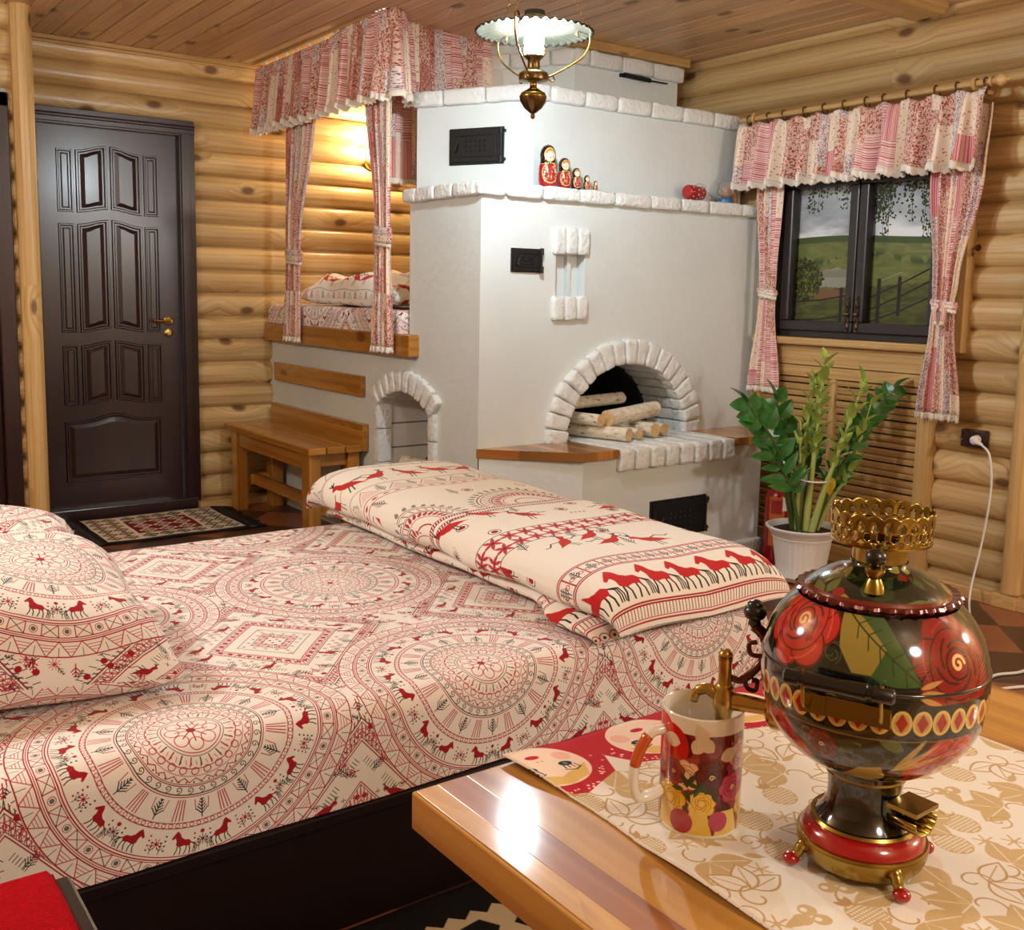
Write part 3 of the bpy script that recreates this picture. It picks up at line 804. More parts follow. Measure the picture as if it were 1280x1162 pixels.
def landscape_print():
    W, H = 1.0, .78
    c = Cv(W, H, 1000, 780, (150, 156, 160))
    Y, X = np.mgrid[0:780, 0:1000]; y = (Y + .5) / 1000.; x = (X + .5) / 1000.
    rs = np.random.RandomState(3)
    def nz(sx, sy, oct=4, seed=0):
        r = np.random.RandomState(seed); out = np.zeros((780, 1000)); amp = 1; tot = 0
        for o in range(oct):
            gx, gy = int(sx * 2 ** o) + 2, int(sy * 2 ** o) + 2; g = r.rand(gy, gx)
            xi = x * (gx - 1.001) / 1.0; yi = y * (gy - 1.001) / .78; a = xi.astype(int); b = yi.astype(int); fx = xi - a; fy = yi - b
            fx = fx * fx * (3 - 2 * fx); fy = fy * fy * (3 - 2 * fy)
            out += amp * (g[b, a] * (1 - fx) * (1 - fy) + g[b, a + 1] * fx * (1 - fy) + g[b + 1, a] * (1 - fx) * fy + g[b + 1, a + 1] * fx * fy); tot += amp; amp *= .55
        return out / tot
    A = c.a
    def put(mask, col):
        m = np.clip(mask, 0, 1)[..., None]; A[:] = A * (1 - m) + m * np.array(col, float) / 255 if not isinstance(col, np.ndarray) else A * (1 - m) + m * col
    n1 = nz(4, 10, 5, 1)
    sky = (np.array([128, 134, 140])[None, None] * (1 - n1[..., None]) + np.array([225, 226, 228])[None, None] * n1[..., None]) / 255
    A[:] = sky
    put(np.clip((.58 - y) * 14, 0, 1) * np.clip((n1 - .3) * 3, 0, 1), (232, 232, 232))
    hor = .475 + .01 * np.sin(x * 5)
    n2 = nz(20, 60, 4, 2)
    fld = (np.array([86, 96, 46])[None, None] * n2[..., None] + np.array([136, 136, 78])[None, None] * (1 - n2[..., None])) / 255
    m = np.clip((hor - y) * 400, 0, 1)[..., None]; A[:] = A * (1 - m) + m * fld
    put(np.clip((hor - y) * 300, 0, 1) * np.clip((y - hor + .035) * 200, 0, 1), (70, 84, 44))
    n3 = nz(30, 14, 4, 4)
    band = np.exp(-((y - .37 + .02 * np.sin(x * 9)) / .018) ** 2) * (n3 > .45)
    put(band * .9, (64, 80, 36))
    # water
    w = ((x - .33) / .2) ** 2 + ((y - .27) / .05) ** 2
    put(np.clip((1.1 - w + (n3 - .5)) * 8, 0, 1) * (x > .2), (150, 147, 134)); put(np.clip((1.0 - w + (n2 - .5)) * 3, 0, 1) * (x > .2) * (y > .275) * .5, (112, 112, 92))
    # lower grass
    gr = .21 + .05 * x
    m = np.clip((gr - y + (n3 - .5) * .03) * 120, 0, 1)[..., None]; g2 = (np.array([98, 100, 46])[None, None] * n2[..., None] * 1.15 + np.array([50, 54, 26])[None, None] * (1 - n2[..., None])) / 255
    A[:] = A * (1 - m) + m * g2
    put(np.clip((1 - ((x - .27) / .13) ** 2 - ((y - .19) / .03) ** 2 + (n3 - .5) * .8) * 6, 0, 1) * .9, (128, 88, 64))
    # bush on the left
    for k in range(1100):
        a = rs.rand() * 2 * PI; r = rs.rand() ** .5
        px, py = .1 + math.cos(a) * r * .12, .26 + math.sin(a) * r * .1
        s_ = rs.uniform(.006, .013); q = rs.rand() ** 1.5; c.leaf(px, py, rs.rand() * 6.3, s_ * 2, s_, (24 + 96 * q, 30 + 92 * q, 12 + 36 * q))
    # fence
    for py0, py1 in ((.165, .125), (.09, .05)): pass
    for (xa, ya), (xb, yb) in (((0, .145), (.44, .19)), ((0, .05), (.44, .09)), ((.5, .1), (1, .3)), ((.5, .16), (1, .36)), ((.5, .04), (1, .22))): c.line([(xa, ya), ((xa + xb) / 2, (ya + yb) / 2 - .008), (xb, yb)], .008, (38, 34, 28))
    for px, y0, y1 in ((.36, .02, .215), (.60, .0, .26), (.725, .10, .27)): c.line([(px, y0), (px, y1)], .022, (40, 37, 32))
    for k in range(14): c.disc(.62 + k * .009, .262 + k * .003, .0025, (176, 172, 156))
    # hanging birch twigs
    for k in range(34):
        px = rs.choice([rs.uniform(.1, .42), rs.uniform(.5, 1.0), rs.uniform(.55, 1.0)]); L = rs.uniform(.05, .2) if px < .5 else rs.uniform(.12, .34)
        c.line([(px, .78), (px + rs.uniform(-.02, .02), .78 - L)], .002, (44, 44, 30))
        for q in range(int(L * 170)):
            t = rs.rand(); v = rs.rand()
            c.leaf(px + rs.uniform(-.022, .022), .78 - L * t, rs.rand() * 6.3, .016, .009, (34 + 40 * v, 44 + 40 * v, 18 + 20 * v))
    for q in range(260): 
        v = rs.rand(); c.leaf(rs.uniform(.52, 1.0), .78 - abs(rs.normal(0, .07)), rs.rand() * 6.3, .018, .01, (26 + 26 * v, 34 + 30 * v, 16 + 14 * v))
    return c.image('landscape_picture')

def kilim_print():
    W, H = .88, .64
    c = Cv(W, H, 704, 512, (24, 20, 20))
    rnd = random.Random(2)
    c.poly([(.02, .03), (.86, .03), (.86, .61), (.02, .61)], (206, 192, 166))
    c.poly([(.24, .15), (.64, .15), (.64, .49), (.24, .49)], (112, 14, 24))
    def diamonds(x0, x1, y0, y1, n, m, cols):
        for i in range(n):
            for j in range(m):
                x, y = lerp(x0, x1, (i + .5) / n), lerp(y0, y1, (j + .5) / m); w, h = (x1 - x0) / n / 2, (y1 - y0) / m / 2
                for q, cl in zip((1, .66, .34), cols):
                    st = []
                    for (sx, sy) in ((1, 1), (-1, 1), (-1, -1), (1, -1)):
                        seq = [(1, .0), (.8, .3), (.55, .3), (.55, .6), (.25, .6), (.25, .95)]
                        pts = [(x + sx * w * a * q, y + sy * h * b * q) for a, b in seq]
                        st += pts if sx * sy > 0 else pts[::-1]
                    c.poly(st, cl)
    diamonds(.03, .22, .04, .60, 2, 6, ((60, 46, 40), (190, 160, 130), (110, 40, 36)))
    diamonds(.66, .85, .04, .60, 2, 6, ((40, 34, 30), (196, 180, 150), (90, 40, 36)))
    diamonds(.24, .64, .04, .14, 4, 1, ((34, 36, 40), (150, 158, 120), (60, 40, 36)))
    diamonds(.24, .64, .5, .6, 4, 1, ((34, 36, 40), (160, 166, 130), (60, 40, 36)))
    diamonds(.26, .62, .16, .48, 3, 3, ((212, 196, 176), (112, 14, 24), (200, 180, 160)))
    for x in (.23, .65): c.line([(x, .03), (x, .61)], .008, (222, 210, 186))
    for k in range(80):
        t = k / 79; 
        for y, s_ in ((.03, 1), (.61, -1)): c.disc(.02 + .84 * t, y, .006, (214, 200, 176))
    return c.image('kilim_print')

def bw_rug_print():
    W, H = 1.0, .7
    c = Cv(W, H, 600, 420, (16, 15, 16))
    for y in (.615, .12):
        pts = []
        for k in range(50): pts.append((k / 49, y + (.018 if k % 2 else 0)))
        c.poly(pts + [(1, y - .1), (0, y - .1)], (206, 196, 170))
        for k in range(8):
            x = k / 8 + .06
            c.poly([(x - .05, y - .045), (x - .02, y - .02), (x + .03, y - .01), (x + .05, y - .04), (x + .02, y - .075), (x - .03, y - .08)], (18, 18, 18)); c.disc(x, y - .045, .014, (206, 196, 170))
    return c.image('floor_rug_print')

def doll_print(red=True, small=False):
    W, H = 1.0, .8
    c = Cv(W, H, 400, 320, (170, 20, 28) if red else (20, 18, 16))
    rnd = random.Random(9)
    c.poly([(0, .42), (W, .42), (W, .8), (0, .8)], (40, 12, 14))
    for k in range(40): c.disc(rnd.random(), rnd.uniform(.45, .78), .012, rnd.choice(((150, 30, 30), (110, 20, 26), (170, 120, 60))))
    c.line([(0, .42), (W, .42)], .012, (214, 180, 110))
    # apron
    c.disc(.5, .25, .17, (214, 186, 118), 1, .95, 1.2); c.disc(.5, .25, .15, (176, 30, 36), 1, .95, 1.2)
    for k in range(26):
        a = rnd.random() * 6.28; r = .14 * rnd.random() ** .5; c.disc(.5 + math.cos(a) * r, .25 + math.sin(a) * r * 1.2, rnd.uniform(.012, .028), rnd.choice(((214, 60, 60), (60, 100, 50), (226, 200, 150), (190, 30, 36), (230, 120, 100))))
    for s_ in (-1, 1):
        for k in range(7): c.disc(.5 + s_ * (.1 + .02 * math.sin(k)), .1 + k * .055, .02, (226, 206, 150)); 
        c.disc(.5 + s_ * .2, .36, .03, (160, 26, 34)); c.disc(.5 + s_ * .19, .28, .024, (170, 30, 36))
    c.disc(.5, .44, .035, (64, 110, 60)); c.disc(.5, .44, .012, (200, 210, 150))
    # face
    c.disc(.5, .60, .135, (222, 190, 120)); c.disc(.5, .585, .112, (244, 208, 180), 1, 1, .95)
    c.poly([(.39, .60), (.41, .68), (.5, .72), (.59, .68), (.61, .60), (.56, .66), (.47, .665)], (196, 120, 40))
    for s_ in (-1, 1):
        c.disc(.5 + s_ * .045, .60, .016, (250, 246, 240)); c.disc(.5 + s_ * .045, .598, .010, (50, 80, 110)); c.line([(.5 + s_ * .02, .63), (.5 + s_ * .07, .632)], .006, (90, 50, 26)); c.disc(.5 + s_ * .07, .555, .022, (236, 140, 124), .6)
    c.disc(.5, .54, .014, (200, 40, 50), 1, 1.5, .7)
    return c.image('doll_print')
# ------------------------------------------------------------------ materials
PINE_L, PINE_D, KNOT = S(214, 184, 130), S(184, 146, 92), S(96, 58, 32)
M = {}
M['log'] = wood('pine_log', PINE_L, PINE_D, KNOT, rough=.42, pitch=.1265, var=.14, kdens=.36, coat=.2, rings=13, ks=(3.0, 5.6))
M['log2'] = wood('pine_log_side', S(212, 182, 128), S(182, 144, 92), KNOT, rough=.45, pitch=.1285, var=.14, kdens=.36, coat=.15, rings=13, ks=(3.0, 5.6))
M['ceil'] = wood('ceiling_board', S(226, 190, 146), S(196, 154, 108), S(96, 58, 34), rough=.38, pitch=.095, var=.16, kdens=.3, coat=.2, rings=12)
M['post'] = wood('pine_post', S(212, 176, 116), S(184, 142, 84), KNOT, rough=.45, pitch=.6, var=.1, kdens=.45, rings=11, ks=(3.4, 8.5))
M['trim'] = wood('pine_trim', S(208, 172, 114), S(184, 144, 88), KNOT, rough=.45, pitch=.2, var=.1, kdens=.2, rings=13)
M['slat'] = wood('pine_slat', S(204, 166, 108), S(172, 130, 76), None, rough=.45, pitch=.03, var=.16)
M['honey'] = wood('honey_varnish', S(188, 130, 50), S(152, 98, 30), S(110, 62, 20), rough=.25, pitch=.09, var=.14, kdens=.12, coat=.5, rings=6)
M['tabletop'] = wood('table_board', S(212, 162, 82), S(188, 132, 58), S(128, 76, 34), rough=.5, pitch=3, var=.1, kdens=.08, coat=.3, crough=.11, bump=.06, rings=5, heart=S(138, 84, 48))
M['redwood'] = wood('table_leg_wood', S(150, 82, 34), S(112, 56, 22), None, rough=.3, pitch=.2, coat=.4)
M['block'] = wood('butcher_block', S(196, 132, 62), S(146, 88, 36), None, rough=.28, pitch=.042, var=.55, coat=.5, gs=.8)
M['door'] = wood('dark_door_wood', S(46, 24, 24), S(34, 16, 17), None, rough=.3, pitch=1.4, var=.05, coat=.3, bump=.04)
M['frame'] = wood('dark_window_wood', S(44, 38, 38), S(30, 26, 27), None, rough=.38, pitch=1.4, var=.05, bump=.05)
M['plaster'] = plain('white_plaster', S(214, 221, 220), rough=.85, bump=.5, bscale=22, bdist=.006, var=.05, vscale=2.2)
M['brick'] = plain('whitewashed_brick', S(226, 230, 228), rough=.8, bump=.8, bscale=48, bdist=.012)
M['tile'] = plain('niche_plaster', S(220, 219, 213), rough=.7, bump=.25, bscale=30)
M['joint'] = plain('niche_joint', S(150, 146, 136), rough=.9)
M['soot'] = plain('soot', S(24, 22, 22), rough=.95, var=.4, vscale=10)
M['iron'] = plain('cast_iron', S(15, 16, 20), rough=.5, metal=.2, bump=.5, bscale=120)
M['brass'] = plain('brass', S(190, 158, 90), rough=.25, metal=1.0)
M['brass2'] = plain('antique_brass', S(124, 102, 66), rough=.3, metal=1.0)
M['gold'] = plain('polished_brass', S(164, 140, 72), rough=.24, metal=1.0)
M['steel'] = plain('steel', S(176, 176, 178), rough=.3, metal=1.0)
M['white'] = plain('white_plastic', S(232, 230, 226), rough=.35)
M['black'] = plain('black_plastic', S(18, 17, 17), rough=.3, coat=.4)
M['bedframe'] = plain('black_brown_bed', S(24, 13, 13), rough=.5, bump=.05, spec=.25)
M['birch'] = None

# floor: terracotta and brown tiles laid on the diagonal
m, nt, bs, out = newmat('floor_tile'); M['floor'] = m
tc = nd(nt, 'ShaderNodeTexCoord'); mp = nd(nt, 'ShaderNodeMapping'); mp.inputs['Rotation'].default_value = (0, 0, PI / 4); mp.inputs['Scale'].default_value = (1 / .31,) * 3
ln(nt, tc, 'Object', mp, 0); ch = nd(nt, 'ShaderNodeTexChecker', i_Scale=1.0); ln(nt, mp, 0, ch, 0)
ch.inputs[1].default_value = S(150, 92, 58); ch.inputs[2].default_value = S(80, 52, 38)
no = nd(nt, 'ShaderNodeTexNoise', i_Scale=5.0, i_Detail=5.0); ln(nt, tc, 'Object', no, 0)
rr = ramp(nt, [(.3, (.7, .7, .7, 1)), (.7, (1.15, 1.15, 1.15, 1))]); ln(nt, no, 0, rr, 0)
mu = nd(nt, 'ShaderNodeMix', data_type='RGBA', blend_type='MULTIPLY'); mu.inputs[0].default_value = 1; ln(nt, ch, 0, mu, 6); ln(nt, rr, 0, mu, 7)
# thin grout from the tile fraction
fr = nd(nt, 'ShaderNodeVectorMath', operation='FRACTION'); ln(nt, mp, 0, fr, 0); sx = nd(nt, 'ShaderNodeSeparateXYZ'); ln(nt, fr, 0, sx, 0)
def edge(o):
    a = nd(nt, 'ShaderNodeMath', operation='SUBTRACT', i_1=.5); ln(nt, sx, o, a, 0); b = nd(nt, 'ShaderNodeMath', operation='ABSOLUTE'); ln(nt, a, 0, b, 0)
    g = nd(nt, 'ShaderNodeMath', operation='GREATER_THAN', i_1=.488); ln(nt, b, 0, g, 0); return g
ea, eb = edge(0), edge(1); em = nd(nt, 'ShaderNodeMath', operation='MAXIMUM'); ln(nt, ea, 0, em, 0); ln(nt, eb, 0, em, 1)
m2 = nd(nt, 'ShaderNodeMix', data_type='RGBA'); ln(nt, em, 0, m2, 0); nt.links.new(mu.outputs[2], m2.inputs[6]); m2.inputs[7].default_value = S(84, 58, 44)
nt.links.new(m2.outputs[2], bs.inputs['Base Color']); bs.inputs['Roughness'].default_value = .32

# birch bark
m, nt, bs, out = newmat('birch_bark'); M['birch'] = m
uv = nd(nt, 'ShaderNodeUVMap'); mp = nd(nt, 'ShaderNodeMapping'); mp.inputs['Scale'].default_value = (26, 40, 1); ln(nt, uv, 0, mp, 0)
no = nd(nt, 'ShaderNodeTexNoise', i_Scale=1.0, i_Detail=4.0); ln(nt, mp, 0, no, 0)
r = ramp(nt, [(.31, S(60, 48, 38)), (.37, S(212, 200, 176)), (.7, S(240, 233, 218))]); ln(nt, no, 0, r, 0); ln(nt, r, 0, bs, 0); bs.inputs['Roughness'].default_value = .8
m, nt, bs, out = newmat('birch_end'); M['birch_end'] = m
uv = nd(nt, 'ShaderNodeTexCoord'); no = nd(nt, 'ShaderNodeTexNoise', i_Scale=60.0); ln(nt, uv, 'Object', no, 0)
r = ramp(nt, [(.3, S(196, 158, 106)), (.7, S(222, 190, 142))]); ln(nt, no, 0, r, 0); ln(nt, r, 0, bs, 0); bs.inputs['Roughness'].default_value = .8

CEIL = 2.415
DW = 5.62      # seam plane of the door wall
RW = 4.07      # seam plane of the window wall
# ------------------------------------------------------------------ floor and ceiling
b = B(); b.poly([(-2.0, -1.5, 0), (4.2, -1.5, 0), (4.2, 5.9, 0), (-2.0, 5.9, 0)]); struct(build(b, 'floor', M['floor']), 'tiled floor of terracotta and dark brown tiles laid diagonally', 'floor')
b = B(); p = .095
for k in range(int(6.3 / p) + 1):
    x0 = -2.0 + k * p; x1 = x0 + p; g = .006; d = .006
    for (xa, za, xb, zb) in ((x0, CEIL + d, x0 + g, CEIL), (x0 + g, CEIL, x1 - g, CEIL), (x1 - g, CEIL, x1, CEIL + d)):
        v = k * p + .01
        b.poly([(xa, -1.5, za), (xa, 5.8, za), (xb, 5.8, zb), (xb, -1.5, zb)], [(-1.5, v + xa - x0), (5.8, v + xa - x0), (5.8, v + xb - x0), (-1.5, v + xb - x0)])
b.box(-2.0, 4.3, -1.5, 5.8, CEIL + .02, CEIL + .06, 'y')
struct(build(b, 'ceiling', M['ceil']), 'ceiling of narrow varnished pine boards', 'ceiling')

# ------------------------------------------------------------------ log walls
def log_wall(b, axis, a0, a1, plane, sgn, z0, pitch, zlo, zhi, bulge, holes=()):
    """axis 'x' or 'y': run direction; plane: seam coordinate of the other axis; sgn: bulge direction"""
    k0 = int(math.floor((zlo - z0) / pitch)) ; k1 = int(math.ceil((zhi - z0) / pitch))
    n = 9
    for k in range(k0, k1):
        za, zb = z0 + k * pitch, z0 + (k + 1) * pitch
        spans = [(a0, a1)]
        for (h0, h1, hz0, hz1) in holes:
            if za + pitch / 2 > hz0 and za + pitch / 2 < hz1:
                ns = []
                for s0, s1 in spans:
                    if h1 <= s0 or h0 >= s1: ns.append((s0, s1)); continue
                    if h0 > s0: ns.append((s0, h0))
                    if h1 < s1: ns.append((h1, s1))
                spans = ns
        rs = random.uniform(.94, 1.05)
        for s0, s1 in spans:
            def fn(a, t, s0=s0, s1=s1, za=za, zb=zb, rs=rs):
                z = max(zlo, min(zhi, lerp(za, zb, t))); tt = 2 * t - 1
                d = bulge * rs * (max(0, 1 - abs(tt) ** 2.3)) ** .55
                q = lerp(s0, s1, a)
                return (q, plane + sgn * d, z) if axis == 'x' else (plane + sgn * d, q, z)
            def uvf(a, t, s0=s0, s1=s1, k=k): return (lerp(s0, s1, a) + 3, (k + 40) * pitch + t * pitch * .98 + .001)
            flip = (axis == 'x') == (sgn > 0)
            b.grid(fn, max(1, int((s1 - s0) / .5)), n, uvf, flip=flip)
            for e in (s0, s1):   # sawn log ends
                pts = [fn(0 if e == s0 else 1, i / n) for i in range(n + 1)]
                back = [(p_[0], plane - sgn * .03, p_[2]) if axis == 'x' else (plane - sgn * .03, p_[1], p_[2]) for p_ in (pts[-1], pts[0])]
                b.poly(pts + back, [(p_[2] * 1.0, .1) for p_ in pts + back])
b = B()
log_wall(b, 'x', 1.06, 4.2, DW, -1, .041, .1265, 0, CEIL + .02, .042, holes=((1.06, 1.90, -1, 2.02),))
struct(build(b, 'wall_back', M['log'], smooth=50), 'pale pine half-log wall with the dark door', 'wall')
b = B()
log_wall(b, 'y', -1.5, 5.7, RW, -1, .07, .1285, 0, CEIL + .02, .044, holes=((2.5, 3.36, 1.0, 1.85),))
struct(build(b, 'wall_right', M['log2'], smooth=50), 'pine half-log wall with the curtained window', 'wall')
# wall to the left of the door stands half a metre forward, closed by a post
b = B()
log_wall(b, 'x', -2.0, .975, 5.13, -1, .041, .1265, 0, CEIL + .02, .042, holes=((-.2, .935, -1, 2.03),))
b.box(1.0, 1.03, 5.13, 5.7, 0, CEIL + .02, 'y')
struct(build(b, 'wall_left', M['log'], smooth=50), 'pine half-log wall stub left of the post', 'wall')
# the two walls behind the viewer
b = B(); log_wall(b, 'x', -2.0, 4.1, -1.5, 1, .041, .1265, 0, CEIL + .02, .042)
struct(build(b, 'wall_front', M['log'], smooth=50), 'pine half-log wall behind the viewer', 'wall')
b = B(); log_wall(b, 'y', -1.5, 5.15, -2.0, 1, .041, .1265, 0, CEIL + .02, .042)
struct(build(b, 'wall_side', M['log'], smooth=50), 'pine half-log wall on the far left of the room', 'wall')
# post (slightly rounded face)
b = B()
def post(b, x0, x1, y0, y1, z0, z1, face):
    n = 8; pts = []
    for i in range(n + 1):
        t = i / n; q = .028 * (1 - (2 * t - 1) ** 2)
        pts.append((lerp(x0, x1, t), y0 - q) if face == 'y' else (x0 - q, lerp(y0, y1, t)))
    pts += [(x1, y1), (x0, y1)] if face == 'y' else [(x1, y1), (x1, y0)]
    L = 0
    for i in range(len(pts)):
        p0, p1 = pts[i], pts[(i + 1) % len(pts)]; d = math.hypot(p1[0] - p0[0], p1[1] - p0[1])
        b.poly([(*p0, z0), (*p1, z0), (*p1, z1), (*p0, z1)], [(z0, L), (z0, L + d), (z1, L + d), (z1, L)]); L += d
    b.poly([(*q, z1) for q in pts]); b.poly([(*q, z0) for q in pts][::-1])
post(b, .955, 1.04, 5.06, 5.16, 0, CEIL, 'y')
struct(build(b, 'trim_1', M['post'], smooth=35), 'knotty pine corner post left of the door', 'post')
b = B(); post(b, 3.995, 4.1, 2.04, 2.12, .055, CEIL, 'x'); struct(build(b, 'trim_2', M['post'], smooth=35), 'knotty pine post at the right edge by the socket', 'post')
b = B(); b.box(3.955, 3.985, -1.5, 2.48, 0, .052, 'y'); b.box(3.948, 4.0, 2.03, 2.13, 0, .056, 'y'); struct(build(b, 'baseboard_right', M['trim'], bevel=.004), 'pine skirting along the window wall', 'skirting')
b = B(); b.box(1.04, 2.44, 5.55, 5.6, CEIL - .022, CEIL, 'x'); b.box(1.04, 2.44, 5.56, 5.6, CEIL - .036, CEIL - .022, 'x'); struct(build(b, 'trim_3', M['trim'], bevel=.006), 'thin pine cornice above the door wall', 'cornice')
b = B(); b.box(1.9, 2.36, 5.50, 5.57, 0, .04, 'x'); struct(build(b, 'baseboard_back', M['trim'], bevel=.004), 'pine skirting between the door and the bench', 'skirting')
# ceiling beam ending against the window wall
b = B()
prof = [(2.55, 2.375), (2.69, 2.375), (2.71, 2.40), (2.71, 2.44), (2.53, 2.44), (2.53, 2.40)]
for i in range(6):
    p0, p1 = prof[i], prof[(i + 1) % 6]
    b.poly([(2.0, *p0), (4.0, *p0), (4.0, *p1), (2.0, *p1)], [(2, i * .05), (4, i * .05), (4, i * .05 + .05), (2, i * .05 + .05)])
b.poly([(4.0, *q) for q in prof]); struct(build(b, 'ceiling_beam', M['trim'], bevel=.006), 'flat pine beam on the ceiling meeting the window wall', 'beam')

# ------------------------------------------------------------------ door
def raised(b, pts, y, prof, m=0):
    """moulded raised field: pts CCW outline (x,z); prof list of (inset, height out of the plane towards -y)"""
    xs = [q[0] for q in pts]; zs = [q[1] for q in pts]; cx, cz = (min(xs) + max(xs)) / 2, (min(zs) + max(zs)) / 2; w, h = max(xs) - min(xs), max(zs) - min(zs)
    loops = []
    for ins, ht in prof:
        sx, sz = max(.02, (w - 2 * ins) / w), max(.02, (h - 2 * ins) / h)
        loops.append([(cx + (x - cx) * sx, y - ht, cz + (z - cz) * sz) for x, z in pts])
    n = len(pts)
    for a, c in zip(loops[:-1], loops[1:]):
        for i in range(n):
            j = (i + 1) % n; q = [a[i], a[j], c[j], c[i]]; b.poly(q, [(t[2], t[0]) for t in q], m)
    b.poly(loops[-1], [(t[2], t[0]) for t in loops[-1]], m)
PR = [(0, 0), (.004, .009), (.011, .009), (.017, .001), (.024, .001), (.044, .009), (.05, .009)]
PRN = [(0, 0), (.003, .008), (.008, .008), (.013, .001), (.02, .001), (.027, .004)]
def panel_pts(x0, x1, zl0, zl1, zt0, zt1, bump_t=0, bump_b=0, n=10):
    bot = [(lerp(x0, x1, i / n), lerp(zl0, zl1, i / n) + bump_b * math.sin(PI * i / n)) for i in range(n + 1)]
    top = [(lerp(x1, x0, i / n), lerp(zt1, zt0, i / n) + bump_t * math.sin(PI * i / n)) for i in range(n + 1)]
    return bot + top
d = sstruct('door_1', (1.5, 5.55, 0), 'dark brown panelled door with brass lever handle', 'door')
b = B(); LY = 5.59
b.box(1.15, 1.835, LY, LY + .045, .06, 2.0, 'z'); 
rows = []
Sm = lambda t: t * t * (3 - 2 * t)
# wave: side panels low/flat, middle pair rising towards the centre
def mid(x0, x1, zb0, zb1, zt0, zt1):
    n = 10; sg = [Sm(i / n) for i in range(n + 1)]
    return [(lerp(x0, x1, i / n), lerp(zb0, zb1, sg[i])) for i in range(n + 1)] + [(lerp(x1, x0, i / n), lerp(zt1, zt0, sg[i])) for i in range(n + 1)]
for (zb, zt, rb, rt) in ((1.572, 1.882, .022, .03), (.968, 1.516, .022, .028), (.594, .903, .022, .024)):
    raised(b, panel_pts(1.237, 1.315, zb, zb, zt, zt), LY, PRN)
    raised(b, mid(1.327, 1.480, zb, zb + rb, zt, zt + rt), LY, PR)
    raised(b, mid(1.495, 1.650, zb + rb, zb, zt + rt, zt), LY, PR)
    raised(b, panel_pts(1.662, 1.738, zb, zb, zt, zt), LY, PRN)
n = 16
top = [(lerp(1.73, 1.235, i / n), .512 + .036 * math.exp(-((i / n - .5) / .2) ** 2)) for i in range(n + 1)]
raised(b, [(1.235, .195), (1.73, .195)] + top, LY, PR)
leaf = build(b, 'door_leaf', M['door'], d, smooth=30)
b = B()   # stepped casing
for (x0, x1, yy) in ((1.855, 1.922, 5.548), (1.848, 1.895, 5.542), (1.84, 1.86, 5.552)): b.box(x0, x1, yy, 5.64, 0.0, 2.075 if x1 > 1.9 else (2.05 if x1 > 1.88 else 2.015), 'z')
b.box(1.075, 1.145, 5.548, 5.64, 0, 2.075, 'z')
for (z0, z1, yy) in ((2.02, 2.075, 5.547), (2.005, 2.05, 5.541), (1.995, 2.015, 5.551), (2.028, 2.034, 5.536), (2.04, 2.046, 5.536)): b.box(1.075, 1.922, yy, 5.64, z0, z1, 'x')
build(b, 'door_frame', M['door'], d, bevel=.004)
b = B(); b.box(1.075, 1.90, 5.535, 5.64, 0, .062, 'x'); build(b, 'threshold', M['door'], d, bevel=.005)
b = B(); b.lathe([(.0001, 0), (.025, 0), (.025, .006), (.018, .01), (.009, .012), (.009, .045), (.0001, .045)], 20, (1.776, LY, 1.028), axis=(0, -1, 0))
b.tube(bez([(1.776, LY - .042, 1.028), (1.755, LY - .047, 1.031), (1.72, LY - .047, 1.028), (1.682, LY - .045, 1.034)]), [.0085] * 20 + [.0075] * 29, 8)
hd = build(b, 'door_handle', M['brass'], d, smooth=40); hd['label'] = 'brass lever handle'
b = B(); b.lathe([(.0001, 0), (.024, 0), (.024, .006), (.018, .009), (.009, .010), (.009, .016), (.0001, .016)], 20, (1.775, LY, .964), axis=(0, -1, 0)); b.box(1.7735, 1.7765, LY - .018, LY - .01, .957, .971)
lk = build(b, 'lock_escutcheon', M['brass'], d, smooth=40); lk['label'] = 'round brass lock plate'
for z in (1.72, .3):
    b = B(); b.lathe([(.0001, 0), (.007, 0), (.007, .1), (.0001, .1)], 10, (1.147, LY - .01, z)); build(b, 'hinge', M['steel'], d, smooth=40)
# second dark door at the left edge
d2 = sstruct('door_2', (.4, 5.1, 0), 'edge of a dark brown door frame cut by the left border', 'door')
b = B(); b.box(.868, .938, 5.075, 5.2, 0, 2.04, 'z'); b.box(-.2, .938, 5.075, 5.2, 1.975, 2.04, 'x'); build(b, 'door_frame', M['door'], d2, bevel=.006)
b = B(); b.box(-.2, .868, 5.12, 5.16, .01, 1.975, 'z'); build(b, 'door_leaf', M['door'], d2, bevel=.004)

# ------------------------------------------------------------------ stove
YF, XS = 3.48, 2.36
stove = thing('russian_stove', 'large whitewashed masonry stove with brick ledges, arched firebox and iron doors', 'stove', (3.1, 3.6, 0))
def wall_cols(b, ends, zfun, axis, plane, seg, m=0, zr=None):
    """vertical strips of a wall along an axis; zfun(a) -> list of (z0,z1) solid spans"""
    for k in range(len(seg) - 1):
        a0, a1 = seg[k], seg[k + 1]; s0, s1 = zfun(a0 + 1e-6), zfun(a1 - 1e-6)
        for (p0, p1), (q0, q1) in zip(s0, s1):
            pts = [(a0, p0), (a1, q0), (a1, q1), (a0, p1)]
            P = [(a, plane, z) if axis == 'x' else (plane, a, z) for a, z in pts]
            if axis == 'y': P.reverse()
            b.poly(P, None, m)
